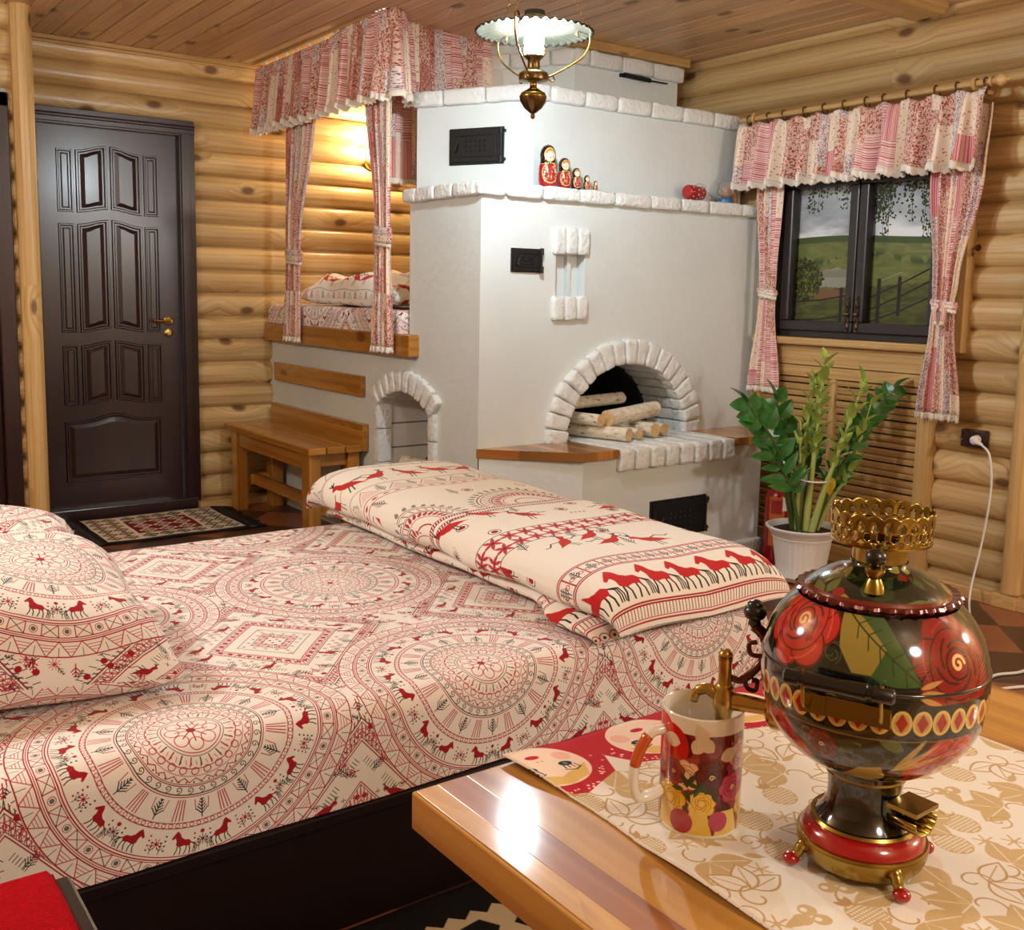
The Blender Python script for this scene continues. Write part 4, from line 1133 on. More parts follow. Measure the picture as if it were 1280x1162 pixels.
# firebox arch
AX, AZ, AA, AB = 3.167, .575, .357, .330
OA, OB = .468, .437
def arch_z(x):
    t = (x - AX) / AA
    return AZ + AB * math.sqrt(max(0, 1 - t * t)) if abs(t) < 1 else None
SX0, SX1, SZ0, SZ1 = 2.745, 2.905, 1.20, 1.38   # shallow vent slot
b = B()
xs = sorted(set([XS, 2.46, SX0, SX1, AX - AA, AX + AA, 3.75, 4.03] + [AX + AA * math.sin(-PI / 2 + PI * i / 40) for i in range(41)]))
def zf(x):
    z = arch_z(x); lo = AZ - .03 if z is None else z
    if SX0 < x < SX1: return [(lo, SZ0), (SZ1, 1.62)]
    return [(lo, 1.62)]
wall_cols(b, None, zf, 'x', YF, xs)
# slot interior
for P in ([(SX0, YF, SZ0), (SX0, YF, SZ1), (SX0, YF + .05, SZ1), (SX0, YF + .05, SZ0)], [(SX1, YF, SZ1), (SX1, YF, SZ0), (SX1, YF + .05, SZ0), (SX1, YF + .05, SZ1)],
          [(SX0, YF + .05, SZ0), (SX0, YF + .05, SZ1), (SX1, YF + .05, SZ1), (SX1, YF + .05, SZ0)], [(SX0, YF, SZ1), (SX1, YF, SZ1), (SX1, YF + .05, SZ1), (SX0, YF + .05, SZ1)], [(SX0, YF, SZ0), (SX0, YF + .05, SZ0), (SX1, YF + .05, SZ0), (SX1, YF, SZ0)]): b.poly(P)
b.box(2.83, 2.85, YF + .03, YF + .05, SZ0, SZ1)
# left face with the wood niche
NY0, NY1, NZ0, NZS = 3.83, 4.30, .352, .675
def nz(y):
    t = (y - (NY0 + NY1) / 2) / ((NY1 - NY0) / 2); return NZS + .085 * math.sqrt(max(0, 1 - t * t)) if abs(t) < 1 else None
ys = sorted(set([YF, 4.04, NY0, NY1, 4.6, 5.0, 5.66] + [(NY0 + NY1) / 2 + (NY1 - NY0) / 2 * math.sin(-PI / 2 + PI * i / 16) for i in range(17)]))
def zl(y):
    top = 1.62 if y < 4.04 else .93
    z = nz(y)
    return [(0, NZ0), (z, top)] if z else [(0, NZ0), (NZ0, top)]
wall_cols(b, None, zl, 'y', XS, ys)
b.poly([(XS, 4.04, .93), (XS, 4.04, 1.62), (4.03, 4.04, 1.62), (4.03, 4.04, .93)])
b.poly([(XS, YF, 1.62), (4.03, YF, 1.62), (4.03, 4.04, 1.62), (XS, 4.04, 1.62)])
b.poly([(XS, 4.04, .93), (4.03, 4.04, .93), (4.03, 5.66, .93), (XS, 5.66, .93)])
b.poly([(4.03, YF, 0), (4.03, YF, 1.62), (4.03, 4.04, 1.62), (4.03, 4.04, 0)][::-1])
build(b, 'tower', M['plaster'], stove)
# niche lining of pale tiles
b = B(); ND = .30
def tilewall(P0, P1, z0, z1, nx, nzz, nrm):
    P0, P1 = Vector(P0), Vector(P1); nrm = Vector(nrm)
    b.poly([(P0.x, P0.y, z0), (P1.x, P1.y, z0), (P1.x, P1.y, z1), (P0.x, P0.y, z1)], None, 1)
    g = .004
    for i in range(nx):
        for j in range(nzz):
            a, c = P0.lerp(P1, i / nx), P0.lerp(P1, (i + 1) / nx); dd = (P1 - P0).normalized() * g; za, zb = lerp(z0, z1, j / nzz) + g, lerp(z0, z1, (j + 1) / nzz) - g
            q = [a + dd, c - dd, c - dd, a + dd]; qz = [za, za, zb, zb]
            fr_ = [(p_.x + nrm.x * .004, p_.y + nrm.y * .004, zz) for p_, zz in zip(q, qz)]; b.poly(fr_, None, 0)
tilewall((XS + ND, NY1, 0), (XS + ND, NY0, 0), NZ0, .78, 3, 3, (-1, 0, 0))
tilewall((XS, NY1, 0), (XS + ND, NY1, 0), NZ0, .70, 1, 3, (0, -1, 0))
tilewall((XS + ND, NY0, 0), (XS, NY0, 0), NZ0, .70, 1, 3, (0, 1, 0))
b.poly([(XS, NY0, NZ0), (XS, NY1, NZ0), (XS + ND, NY1, NZ0), (XS + ND, NY0, NZ0)], None, 0)
for i in range(16):
    y0, y1 = [(NY0 + NY1) / 2 + (NY1 - NY0) / 2 * math.sin(-PI / 2 + PI * k / 16) for k in (i, i + 1)]
    b.poly([(XS, y0, nz(y0 + 1e-6) or NZS), (XS, y1, nz(y1 - 1e-6) or NZS), (XS + ND, y1, nz(y1 - 1e-6) or NZS), (XS + ND, y0, nz(y0 + 1e-6) or NZS)], None, 0)
build(b, 'niche_lining', [M['tile'], M['joint']], stove)
# niche surround: two pilaster strips and fanned bricks
b = B(); sd = 100
for (y0, y1) in ((3.795, 3.845), (4.285, 4.335)):
    for (z0, z1) in ((.335, .40), (.405, .56), (.565, .685)):
        b.rbrick(XS - .022, XS + .05, y0, y1, z0, z1, rad=.006, amp=.002, seed=sd, n=4); sd += 1
cy = (NY0 + NY1) / 2; K = 10; R0, cz0 = .36, .398
amax = math.asin(min(1, .245 / R0))
for k in range(K):
    a0, a1 = lerp(-amax, amax, k / K) + .01, lerp(-amax, amax, (k + 1) / K) - .01
    def fm(u, v, w, a0=a0, a1=a1):
        a = lerp(a0, a1, (v + 1) / 2); r = lerp(R0 + .0, R0 + .098, (w + 1) / 2); return (XS - .03 + (u + 1) * .045, cy + math.sin(a) * r * 1.0, cz0 + math.cos(a) * r)
    b.rough(fm, (.09, .05, .1), rad=.01, amp=.004, seed=sd, n=5); sd += 1
build(b, 'niche_arch', M['brick'], stove, smooth=50)
# brick ledges
def ledge(b, p0, p1, depth_dir, depth, z0, z1, L, start=0.0):
    global sd
    P0, P1 = Vector(p0), Vector(p1); D = (P1 - P0); T = D.length; D.normalize(); N = Vector(depth_dir).normalized()
    a = -start
    while a < T - .005:
        e = min(T, a + L * random.uniform(.9, 1.08)); s = max(0, a)
        if T - e < .05: e = T
        if e - s > .015:
            def fm(u, v, w, s=s, e=e):
                q = P0 + D * lerp(s + .003, e - .003, (u + 1) / 2) + N * lerp(-.04, depth, (v + 1) / 2); return (q.x, q.y, lerp(z0, z1, (w + 1) / 2))
            b.rough(fm, (e - s, depth + .04, z1 - z0), rad=.012, amp=.0045, seed=sd, n=6, fr=26); sd += 1
        a = e
b = B()
ledge(b, (XS - .03, YF, 0), (4.02, YF, 0), (0, -1, 0), .03, 1.597, 1.655, .205, .05)
ledge(b, (XS, 4.07, 0), (XS, YF - .0, 0), (-1, 0, 0), .03, 1.597, 1.655, .155, .03)
build(b, 'lower_ledge', M['brick'], stove, smooth=50)
# upper tower with a chamfered left corner
UC, UE, UYF, UXR = (2.705, 3.60), (2.44, 4.12), 3.60, 4.0
b = B()
pl_ = [(UE[0], UE[1]), UC, (UXR, UYF), (UXR, 4.12)]
for i in range(4):
    p0, p1 = pl_[i], pl_[(i + 1) % 4]; b.poly([(*p0, 1.6), (*p1, 1.6), (*p1, 2.06), (*p0, 2.06)])
b.poly([(*q, 2.06) for q in pl_]); build(b, 'upper_tower', M['plaster'], stove)
b = B(); dv = Vector((UC[0] - UE[0], UC[1] - UE[1], 0)).normalized(); nrm = Vector((dv.y, -dv.x, 0))
ledge(b, (UE[0] - .01, UE[1], 0), (UC[0] + nrm.x * .0, UC[1], 0), nrm, .03, 2.02, 2.088, .2, .06)
ledge(b, (UC[0] - .02, UC[1], 0), (UXR + .02, UC[1], 0), (0, -1, 0), .03, 2.02, 2.088, .2, .1)
build(b, 'upper_ledge', M['brick'], stove, smooth=50)
# flue box under the ceiling
BC, BY, BR = (3.22, 3.97), 3.97, 3.90
b = B(); bl = [(2.96, 4.45), BC, (BR, BY), (BR, 4.45)]
for i in range(4):
    p0, p1 = bl[i], bl[(i + 1) % 4]; b.poly([(*p0, 2.05), (*p1, 2.05), (*p1, CEIL), (*p0, CEIL)])
b.poly([(*q, 2.06) for q in bl]); build(b, 'flue_box', M['plaster'], stove)
b = B(); dv = Vector((BC[0] - bl[0][0], BC[1] - bl[0][1], 0)).normalized(); nrm = Vector((dv.y, -dv.x, 0))
ledge(b, (*bl[0], 0), (*BC, 0), nrm, .028, 2.295, 2.37, .2, .0)
ledge(b, (BC[0] - .015, BY, 0), (BR + .028, BY, 0), (0, -1, 0), .028, 2.295, 2.37, .2, .12)
build(b, 'flue_ledge', M['brick'], stove, smooth=50)
b = B(); b.box(3.0, BR + .05, BY - .04, BY + .02, 2.372, CEIL, 'x'); b.box(3.6, BR + .05, BY + .02, 4.3, 2.372, CEIL, 'y'); build(b, 'cornice', M['trim'], stove, bevel=.004)
# bricks round the vent slot
for (z0, z1) in ((1.378, 1.492), (1.10, 1.203)):
    b = B()
    for k in range(3):
        x0 = 2.722 + k * .0655; b.rbrick(x0, x0 + .063, YF - .022, YF + .03, z0, z1, rad=.012, amp=.004, seed=sd, n=6); sd += 1
    build(b, 'vent_brick_row', M['brick'], stove, smooth=50)
# firebox arch of wedge bricks
b = B(); K = 19
for k in range(K):
    a0, a1 = lerp(PI, 0, k / K) - .006, lerp(PI, 0, (k + 1) / K) + .006
    jr = random.uniform(-.006, .008); jd = random.uniform(-.004, .004)
    def fm(u, v, w, a0=a0, a1=a1):
        a = lerp(a0, a1, (u + 1) / 2); t = (w + 1) / 2
        return (AX + math.cos(a) * lerp(AA, OA + jr, t), lerp(YF + .05, YF - .034 + jd, (v + 1) / 2), AZ - .01 + math.sin(a) * lerp(AB + .01, OB + .01 + jr, t))
    b.rough(fm, (.075, .084, .11), rad=.012, amp=.005, seed=sd, n=6); sd += 1
build(b, 'firebox_arch', M['brick'], stove, smooth=50)
# barrel of the mouth (white bricks in courses), then the sooty chamber
b = B(); K = 19
for k in range(K):
    a0, a1 = lerp(PI, 0, k / K) - .008, lerp(PI, 0, (k + 1) / K) + .008
    for (y0, y1, mm) in ((YF + .05, YF + .24, 0),):
        def fm(u, v, w, a0=a0, a1=a1):
            a = lerp(a0, a1, (u + 1) / 2); t = (w + 1) / 2; return (AX + math.cos(a) * lerp(AA + .002, OA, t), lerp(y1, y0, (v + 1) / 2), AZ - .01 + math.sin(a) * lerp(AB + .012, OB, t))
        b.rough(fm, (.07, .19, .1), rad=.008, amp=.003, seed=sd, n=4); sd += 1
build(b, 'firebox_barrel', M['brick'], stove, smooth=50)
b = B()
def sootarch(y0, y1, s):
    for i in range(24):
        a0, a1 = PI * i / 24, PI * (i + 1) / 24
        P = lambda a, y: (AX + math.cos(a) * AA * s, y, AZ + math.sin(a) * AB * s)
        b.poly([P(a0, y0), P(a0, y1), P(a1, y1), P(a1, y0)])
sootarch(YF + .24, YF + .85, .97)
for i in range(24):
    a0, a1 = PI * i / 24, PI * (i + 1) / 24
    Q = lambda a, s: (AX + math.cos(a) * AA * s, YF + .242, AZ + math.sin(a) * AB * s)
    b.poly([Q(a0, .97), Q(a1, .97), Q(a1, 1.05), Q(a0, 1.05)])
b.poly([(AX - AA, YF + .85, AZ - .01), (AX + AA, YF + .85, AZ - .01), (AX + AA, YF + .85, AZ + AB + .02), (AX - AA, YF + .85, AZ + AB + .02)])
b.poly([(AX - AA, YF + .34, AZ - .004), (AX + AA, YF + .34, AZ - .004), (AX + AA, YF + .85, AZ - .004), (AX - AA, YF + .85, AZ - .004)])
build(b, 'firebox_chamber', M['soot'], stove)
# podium
PYF = 3.20
b = B(); pd = [(2.365, YF), (2.69, PYF), (3.78, PYF), (3.80, YF)]
for i in range(3):
    p0, p1 = pd[i], pd[i + 1]; b.poly([(*p0, 0), (*p1, 0), (*p1, .535), (*p0, .535)])
b.poly([(*q, .535) for q in pd]); build(b, 'podium', M['plaster'], stove)
b = B(); ledge(b, (3.02, PYF, 0), (3.80, PYF, 0), (0, -1, 0), .022, 0, .085, .21, .1); ledge(b, (3.78, PYF - .01, 0), (3.80, YF, 0), (1, 0, 0), .02, 0, .085, .2)
build(b, 'plinth', M['brick'], stove, smooth=50)
# brick hearth between the two wooden side shelves
b = B(); nb = 8
xa, xb = 2.868, 3.50
for k in range(nb):
    f0, f1 = lerp(2.868, 3.578, k / nb) + .003, lerp(2.868, 3.578, (k + 1) / nb) - .003
    g0, g1 = lerp(2.84, 3.50, k / nb) + .002, lerp(2.84, 3.50, (k + 1) / nb) - .002
    def fm(u, v, w, f0=f0, f1=f1, g0=g0, g1=g1):
        t = (v + 1) / 2; s = (u + 1) / 2; y = lerp(YF + .36, PYF - .028, t); x = lerp(lerp(g0, g1, s), lerp(f0, f1, s), min(1, max(0, t))); return (x, y, lerp(.478, .576, (w + 1) / 2))
    b.rough(fm, (.085, .6, .1), rad=.014, amp=.004, seed=sd, n=7); sd += 1
build(b, 'hearth', M['brick'], stove, smooth=50)
def shelf(name, pts, z0=.537, z1=.574):
    b = B(); n = len(pts)
    b.poly([(*q, z1) for q in pts], [(q[1], q[0]) for q in pts]); b.poly([(*q, z0) for q in pts][::-1], [(q[1], q[0]) for q in pts][::-1])
    for i in range(n):
        p0, p1 = pts[i], pts[(i + 1) % n]; b.poly([(*p0, z0), (*p1, z0), (*p1, z1), (*p0, z1)], [(0, p0[0] + p0[1]), (0, p1[0] + p1[1]), (.035, p1[0] + p1[1]), (.035, p0[0] + p0[1])])
    o = build(b, name, M['block'], stove, bevel=.003); o['label'] = 'varnished butcher-block shelf'
shelf('side_shelf', [(2.352, YF + .0), (2.672, PYF - .025), (2.865, PYF - .025), (2.838, YF)])
shelf('side_shelf', [(3.52, YF), (3.50, 3.42), (3.592, PYF - .02), (3.80, PYF - .02), (3.94, YF)])
# sleeping-platform beam
b = B(); b.box(2.308, XS + .02, 3.955, 5.57, .921, 1.02, 'y'); bm_ = build(b, 'platform_beam', M['honey'], stove, bevel=.008); bm_['label'] = 'honey-coloured square timber'
# iron doors
def iron_door(name, c, ux, n, w, h, hinge=1, detail=1):
    c = Vector(c); ux = Vector(ux).normalized(); n = Vector(n).normalized(); up = Vector((0, 0, 1)); b = B()
    def pt(a, z, d): return c + ux * a + up * z + n * d
    def slab(a0, a1, z0, z1, d0, d1): b.obox(pt((a0 + a1) / 2, (z0 + z1) / 2, (d0 + d1) / 2), ux, up, n, (a1 - a0) / 2, (z1 - z0) / 2, (d1 - d0) / 2)
    slab(-w / 2, w / 2, -h / 2, h / 2, -.01, .008)
    fr_ = build(b, name, M['iron'], stove, bevel=.003); b = B()
    i = min(w, h) * .07
    slab(-w / 2 + i, w / 2 - i, -h / 2 + i, h / 2 - i, .008, .016)
    i2 = min(w, h) * .2
    for (a0, a1, z0, z1) in ((-w / 2 + i2, w / 2 - i2, h / 2 - i2 - .004, h / 2 - i2), (-w / 2 + i2, w / 2 - i2, -h / 2 + i2, -h / 2 + i2 + .004), (-w / 2 + i2, -w / 2 + i2 + .004, -h / 2 + i2, h / 2 - i2), (w / 2 - i2 - .004, w / 2 - i2, -h / 2 + i2, h / 2 - i2)): slab(a0, a1, z0, z1, .016, .02)
    for q in range(5):
        for r_ in range(3):
            p_ = pt((q - 2) * w * .085, (r_ - 1) * h * .13, .017); b.ball(p_, .006 if h > .12 else .005, 8, sc=(1, 1, 1))
    dp = build(b, 'door_plate', M['iron'], fr_, bevel=.0015)
    b = B(); e = w / 2 * hinge
    b.tube([pt(e * .93, -h / 2 + .01, .018), pt(e * .93, h / 2 - .01, .018)], .005, 8)
    for zz in (-h / 2 + h * .12, h / 2 - h * .12): b.tube([pt(e * .93, zz - .014, .02), pt(e * .93, zz + .014, .02)], .009, 8); slab(min(e * .93, e * 1.06), max(e * .93, e * 1.06), zz - .006, zz + .006, .0, .016)
    build(b, 'hinge', M['iron'], fr_, smooth=40)
    b = B(); b.tube([pt(-e * .72, -.016, .024), pt(-e * .62, .012, .026)], [.007, .004], 8); b.ball(pt(-e * .72, -.016, .026), .009, 10); build(b, 'latch', M['iron'], fr_, smooth=40)
iron_door('flue_door', ((2.518 + 2.645) / 2, (3.971 + 3.724) / 2, 1.843), (2.645 - 2.518, 3.724 - 3.971, 0), (-(4.12 - 3.6), -(2.705 - 2.44), 0), .272, .157)
iron_door('soot_door', (2.584, YF, 1.347), (1, 0, 0), (0, -1, 0), .152, .098)
iron_door('ash_door', (3.243, PYF, .243), (1, 0, 0), (0, -1, 0), .345, .172)
# flue damper handle on the box
b = B(); b.box(3.50, 3.70, BY - .012, BY + .01, 2.275, 2.292); b.tube([(3.515, BY - .02, 2.285), (3.68, BY - .03, 2.276)], .011, 10); b.tube([(3.68, BY - .03, 2.276), (3.80, BY - .03, 2.276)], .004, 8)
dm_ = build(b, 'damper_handle', M['iron'], stove, smooth=40); dm_['label'] = 'black iron damper handle'

# ------------------------------------------------------------------ firewood
def log_piece(name, label, p0, p1, r, group, cat='log', bark='birch', end='birch_end'):
    p0, p1 = Vector(p0), Vector(p1); o = thing(name, label, cat, (p0 + p1) / 2, group)
    b = B(); n = 14; k = 6; wob = [random.uniform(.94, 1.05) for _ in range(n)]
    d = (p1 - p0); ax = d.normalized(); e1 = ax.orthogonal().normalized(); e2 = ax.cross(e1); base = len(b.v)
    off = random.random() * 3
    for i in range(k + 1):
        for j in range(n):
            a = 2 * PI * j / n; rr = r * wob[j] * random.uniform(.985, 1.015); q = p0 + d * (i / k) + e1 * math.cos(a) * rr + e2 * math.sin(a) * rr; b.v.append(tuple(q))
    for i in range(k):
        for j in range(n):
            j2 = (j + 1) % n; b.f.append((base + i * n + j, base + i * n + j2, base + (i + 1) * n + j2, base + (i + 1) * n + j))
            u0, u1 = off + i / k * d.length, off + (i + 1) / k * d.length; b.uv.append([(u0, j * .02), (u0, j * .02 + .02), (u1, j * .02 + .02), (u1, j * .02)]); b.m.append(0)
    build(b, 'bark', M[bark], o, smooth=60)
    for (i, P) in ((0, p0), (k, p1)):
        e = B(); ring = [Vector(b.v[base + i * n + j]) for j in range(n)]; o_ = (ax if i else -ax) * .0015
        e.poly([tuple(q + o_) for q in (ring if i else ring[::-1])]); build(e, 'sawn_end', M[end], o)
    return o
zb = .58
FW = 'birch firewood in the stove mouth'
L = lambda *a: log_piece('birch_log', *a, FW)
L('long birch log lying in front on the hearth, sawn end towards the hearth edge', (2.905, 3.68, zb + .031), (3.03, 3.30, zb + .031), .030)
L('small round birch log second from the left in the bottom row', (3.075, 3.64, zb + .026), (3.118, 3.33, zb + .026), .024)
L('thick birch log third from the left in the bottom row, thickest of that row', (3.20, 3.66, zb + .033), (3.225, 3.34, zb + .033), .031)
L('rightmost birch log of the bottom row by the brick jamb', (3.30, 3.66, zb + .029), (3.31, 3.37, zb + .029), .027)
L('long pale birch log lying crosswise on top of the pile', (2.99, 3.40, zb + .094), (3.37, 3.50, zb + .108), .036)
L('short birch log on the second row left of the crosswise log', (2.90, 3.60, zb + .088), (2.945, 3.39, zb + .088), .0265)
L('birch log lying crosswise behind the top log', (2.92, 3.58, zb + .145), (3.32, 3.68, zb + .143), .028)
L('thin birch log lying topmost at the back of the pile in shadow', (2.96, 3.85, zb + .20), (2.965, 3.57, zb + .20), .020)
log_piece('birch_log', 'stubby birch log standing in the arched niche behind the folded duvet', (2.43, 4.20, .402), (2.50, 3.96, .392), .040, 'birch firewood in the wall niche')
log_piece('birch_log', 'charred dark log behind the birch log in the niche', (2.575, 4.20, .392), (2.575, 3.90, .392), .038, 'birch firewood in the wall niche', bark='soot', end='soot')
# ------------------------------------------------------------------ prints -> fabrics
IM_SHEET = sheet_print(); IM_DUVET = duvet_print(); IM_CURT = curtain_print()
M['sheet'] = printed('printed_sheet', IM_SHEET, rough=.9, weave=.25, sheen=.1)
M['duvet'] = printed('printed_duvet', IM_DUVET, rough=.9, weave=.25, sheen=.1)
M['patch'] = printed('patchwork_cotton', IM_CURT, rough=.92, sheen=.1)
M['lace'] = plain('lace', S(232, 224, 210), rough=.95, bump=.4, bscale=160)
M['cord'] = plain('white_cable', S(226, 224, 220), rough=.45)

# ------------------------------------------------------------------ curtains
def drape(parent, D, N, org, rows, nf, amp, fabric, seed=0, name='cloth', zlace=.02, nu=None, part_solid=.0018, lace=True):
    """hanging gathered cloth. D along, N out of the wall; rows: (z, centre, half width, fold amplitude factor)"""
    D, N, O = Vector(D), Vector(N), Vector(org)
    zs = [r[0] for r in rows][::-1]; cs = [r[1] for r in rows][::-1]; hs = [r[2] for r in rows][::-1]; fs = [r[3] for r in rows][::-1]
    rnd = random.Random(seed); ph = [rnd.random() * 6.28 for _ in range(5)]
    z1, z0 = rows[0][0], rows[-1][0]; nu = nu or nf * 10; nv = 44
    def fn(s, t, extra=0):
        z = lerp(z0, z1, t); c, h, f = pl(zs, cs, z), pl(zs, hs, z), pl(zs, fs, z)
        w = 2 * PI * nf * s + ph[0] + .9 * math.sin(s * 5 + ph[1]) + .25 * math.sin(z * 4 + ph[2])
        d = amp * f * (math.sin(w) + .35 * math.sin(w * 2.3 + ph[3])) + extra
        q = c + h * (2 * s - 1) + .3 * amp * f * math.cos(w)
        return tuple(O + D * q + N * d + Vector((0, 0, z)))
    b = B(); b.grid(fn, nu, nv, lambda s, t: (s * fabric / CW + seed * .137, lerp(z0, z1, t) / CH))
    o = build(b, name, M['patch'], parent, smooth=True, solid=part_solid)
    if lace:
        b = B()
        def fl(s, t):
            p = Vector(fn(s, 0)); w = 2 * PI * nf * 5 * s; return tuple(p + Vector((0, 0, -.022 * (1 - t) + .004 * t + .004 * math.sin(w * 1.3) * (1 - t))) + N * (.003 + .005 * math.sin(w) * (1 - t)))
        b.grid(fl, nu * 3, 3); l = build(b, 'lace_trim', M['lace'], parent, smooth=True, solid=.0015); l['label'] = 'white lace hem'
    return fn
def tieband(parent, fn, t, D, N, r_n, hz=.022, w=.5, knot=False):
    D, N = Vector(D), Vector(N)
    P = [Vector(fn(s, t)) for s in [i / 30 for i in range(31)]]; C = sum(P, Vector()) / len(P)
    h = max(abs((p - C).dot(D)) for p in P) + .006; dn = max(abs((p - C).dot(N)) for p in P) + r_n
    b = B()
    def f(a, v):
        an = 2 * PI * a; k = 1 + .12 * math.sin(PI * v); return tuple(C + D * math.cos(an) * h * k + N * math.sin(an) * dn * k + Vector((0, 0, (v - .5) * 2 * hz + .008 * math.cos(an))))
    b.grid(f, 32, 6, lambda a, v: (a * .3 + .11, v * .06 + .2), cu=True)
    o = build(b, 'tie_band', M['patch'], parent, smooth=True, solid=.004)
    b = B()
    b.grid(lambda a, v: tuple(Vector(f(a, 0)) * 1.0 + Vector((0, 0, -.016 * (1 - v) + .003 * math.sin(a * 90))) + N * .0), 64, 2, cu=True)
    l = build(b, 'tie_lace', M['lace'], parent, smooth=True, solid=.002); l['label'] = 'white lace edge of the tie'
    if knot:
        b = B()
        for k in (-1, 1): b.tube(bez([C + N * dn + D * .0 + Vector((0, 0, .0)), C + N * (dn + .012) + D * k * .02 + Vector((0, 0, -.03)), C + N * (dn + .008) + D * k * .012 + Vector((0, 0, -.085))], 8), [.007] * 8 + [.01] * 9, 8)
        b.ball(C + N * dn, .014, 10); build(b, 'tie_knot', M['patch'], parent, smooth=True)
def valance(parent, path, ztop, zbot, nf, amp, fabric, seed, N_sign=1, header=.05, topfun=None):
    P = [Vector(p) for p in path]; L = [0]
    for a, c in zip(P[:-1], P[1:]): L.append(L[-1] + (c - a).length)
    T = L[-1]; rnd = random.Random(seed); ph = [rnd.random() * 6.28 for _ in range(4)]
    def at(s):
        q = s * T
        for i in range(len(P) - 1):
            if q <= L[i + 1] + 1e-9:
                t = (q - L[i]) / (L[i + 1] - L[i]); p = P[i].lerp(P[i + 1], t); d = (P[min(i + 2, len(P) - 1)] - P[max(i - 1, 0)]).normalized(); return p, Vector((d.y, -d.x, 0)) * N_sign
        return P[-1], Vector((0, 0, 0))
    def fn(s, t):
        p, n = at(s); z = lerp(zbot, ztop, t); hd = max(0, min(1, (t - (1 - header / (ztop - zbot))) / .08))
        w = 2 * PI * nf * s + ph[0] + 1.1 * math.sin(s * 9 + ph[1])
        low = 1 - t
        d = amp * (1 - hd) * (.35 + .65 * low) * (math.sin(w) + .4 * math.sin(2.1 * w + ph[2])) + .006 * math.sin(w * 4.0 + ph[3]) * (.25 + .75 * t) + .02 * low
        zz = z + (topfun(s) if topfun else 0) * t + .008 * math.sin(w + 1) * low
        return tuple(p + n * d + Vector((0, 0, zz)))
    nu = int(nf * 16)
    b = B(); b.grid(fn, nu, 22, lambda s, t: (s * fabric / CW + seed * .21, lerp(zbot, ztop, t) / CH + .3))
    build(b, 'cloth', M['patch'], parent, smooth=True, solid=.0018)
    b = B()
    def fl(s, t):
        p = Vector(fn(s, 0)); _, n = at(s); w = 2 * PI * nf * 6 * s; return tuple(p + Vector((0, 0, -.026 * (1 - t) + .005 * t + .004 * math.sin(w * 1.2) * (1 - t))) + n * (.004 + .006 * math.sin(w) * (1 - t)))
    b.grid(fl, nu * 2, 3); l = build(b, 'lace_trim', M['lace'], parent, smooth=True, solid=.0015); l['label'] = 'white lace hem'
    return fn

# window set
RX, RZ = 3.90, 2.056
rod = thing('curtain_rod', 'pale turned wooden curtain rod with finials above the window', 'curtain rod', (RX, 2.87, RZ))
b = B(); b.tube([(RX, 3.525, RZ), (RX, 2.27, RZ)], .0125, 14); build(b, 'pole', M['trim'], rod, smooth=40)
for (y, sg) in ((2.27, -1),):
    b = B(); b.lathe([(.0125, 0), (.019, .004), (.019, .012), (.012, .016), (.012, .024), (.022, .034), (.024, .046), (.017, .060), (.009, .068), (.011, .074), (.006, .082), (.0002, .086)], 18, (RX, y, RZ), axis=(0, sg, 0)); build(b, 'finial', M['trim'], rod, smooth=50)
for y in (2.33, 3.44):
    b = B(); b.tube([(4.03, y, RZ - .02), (RX + .02, y, RZ - .02)], .01, 10); b.tube([(RX + math.cos(a) * .02, y, RZ + math.sin(a) * .02) for a in [2 * PI * k / 16 for k in range(16)]], .008, 8, closed=True); b.lathe([(.0001, 0), (.026, 0), (.026, .014), (.0001, .014)], 16, (4.04, y, RZ - .02), axis=(-1, 0, 0)); build(b, 'bracket', M['trim'], rod, smooth=40)
for k in range(12):
    y = lerp(3.47, 2.29, k / 11) + random.uniform(-.015, .015)
    b = B(); b.tube([(RX + math.cos(a) * .021, y + .004 * math.sin(a), RZ - .006 + math.sin(a) * .023) for a in [2 * PI * q / 18 for q in range(18)]], .0032, 6, closed=True); b.box(RX - .003, RX + .003, y - .004, y + .004, RZ - .045, RZ - .028)
    build(b, 'ring', M['brass2'], rod, smooth=40)
v = thing('valance', 'short gathered patchwork valance with lace hem hanging across the window', 'curtain', (3.88, 2.87, 1.73))
valance(v, [(3.868, 3.505, 0), (3.868, 2.9, 0), (3.868, 2.262, 0)], 2.025, 1.752, 12, .036, 2.3, 3, N_sign=1, header=.03, topfun=lambda s: .008 * math.cos(2 * PI * 11 * s))
c1 = thing('curtain', 'narrow tied patchwork curtain beside the stove, left of the window', 'curtain', (3.93, 3.34, .76), 'window curtains')
f1 = drape(c1, (0, 1, 0), (-1, 0, 0), (3.93, 0, 0), [(1.98, 3.355, .085, .8), (1.72, 3.352, .082, .9), (1.30, 3.342, .052, .6), (1.24, 3.34, .047, .5), (1.17, 3.342, .052, .6), (.78, 3.345, .10, 1)], 4, .014, .5, 5)
tieband(c1, f1, (1.24 - .78) / (1.98 - .78), (0, 1, 0), (-1, 0, 0), .008, hz=.014)
c2 = thing('curtain', 'wide patchwork curtain tied in the middle, right of the window', 'curtain', (3.93, 2.4, .73), 'window curtains')
f2 = drape(c2, (0, 1, 0), (-1, 0, 0), (3.93, 0, 0), [(1.98, 2.385, .125, .9), (1.72, 2.39, .115, 1), (1.28, 2.412, .056, .6), (1.20, 2.415, .046, .5), (1.12, 2.413, .054, .6), (.745, 2.405, .096, 1)], 5, .015, .66, 8)
tieband(c2, f2, (1.20 - .745) / (1.98 - .745), (0, 1, 0), (-1, 0, 0), .01, hz=.014, knot=True)
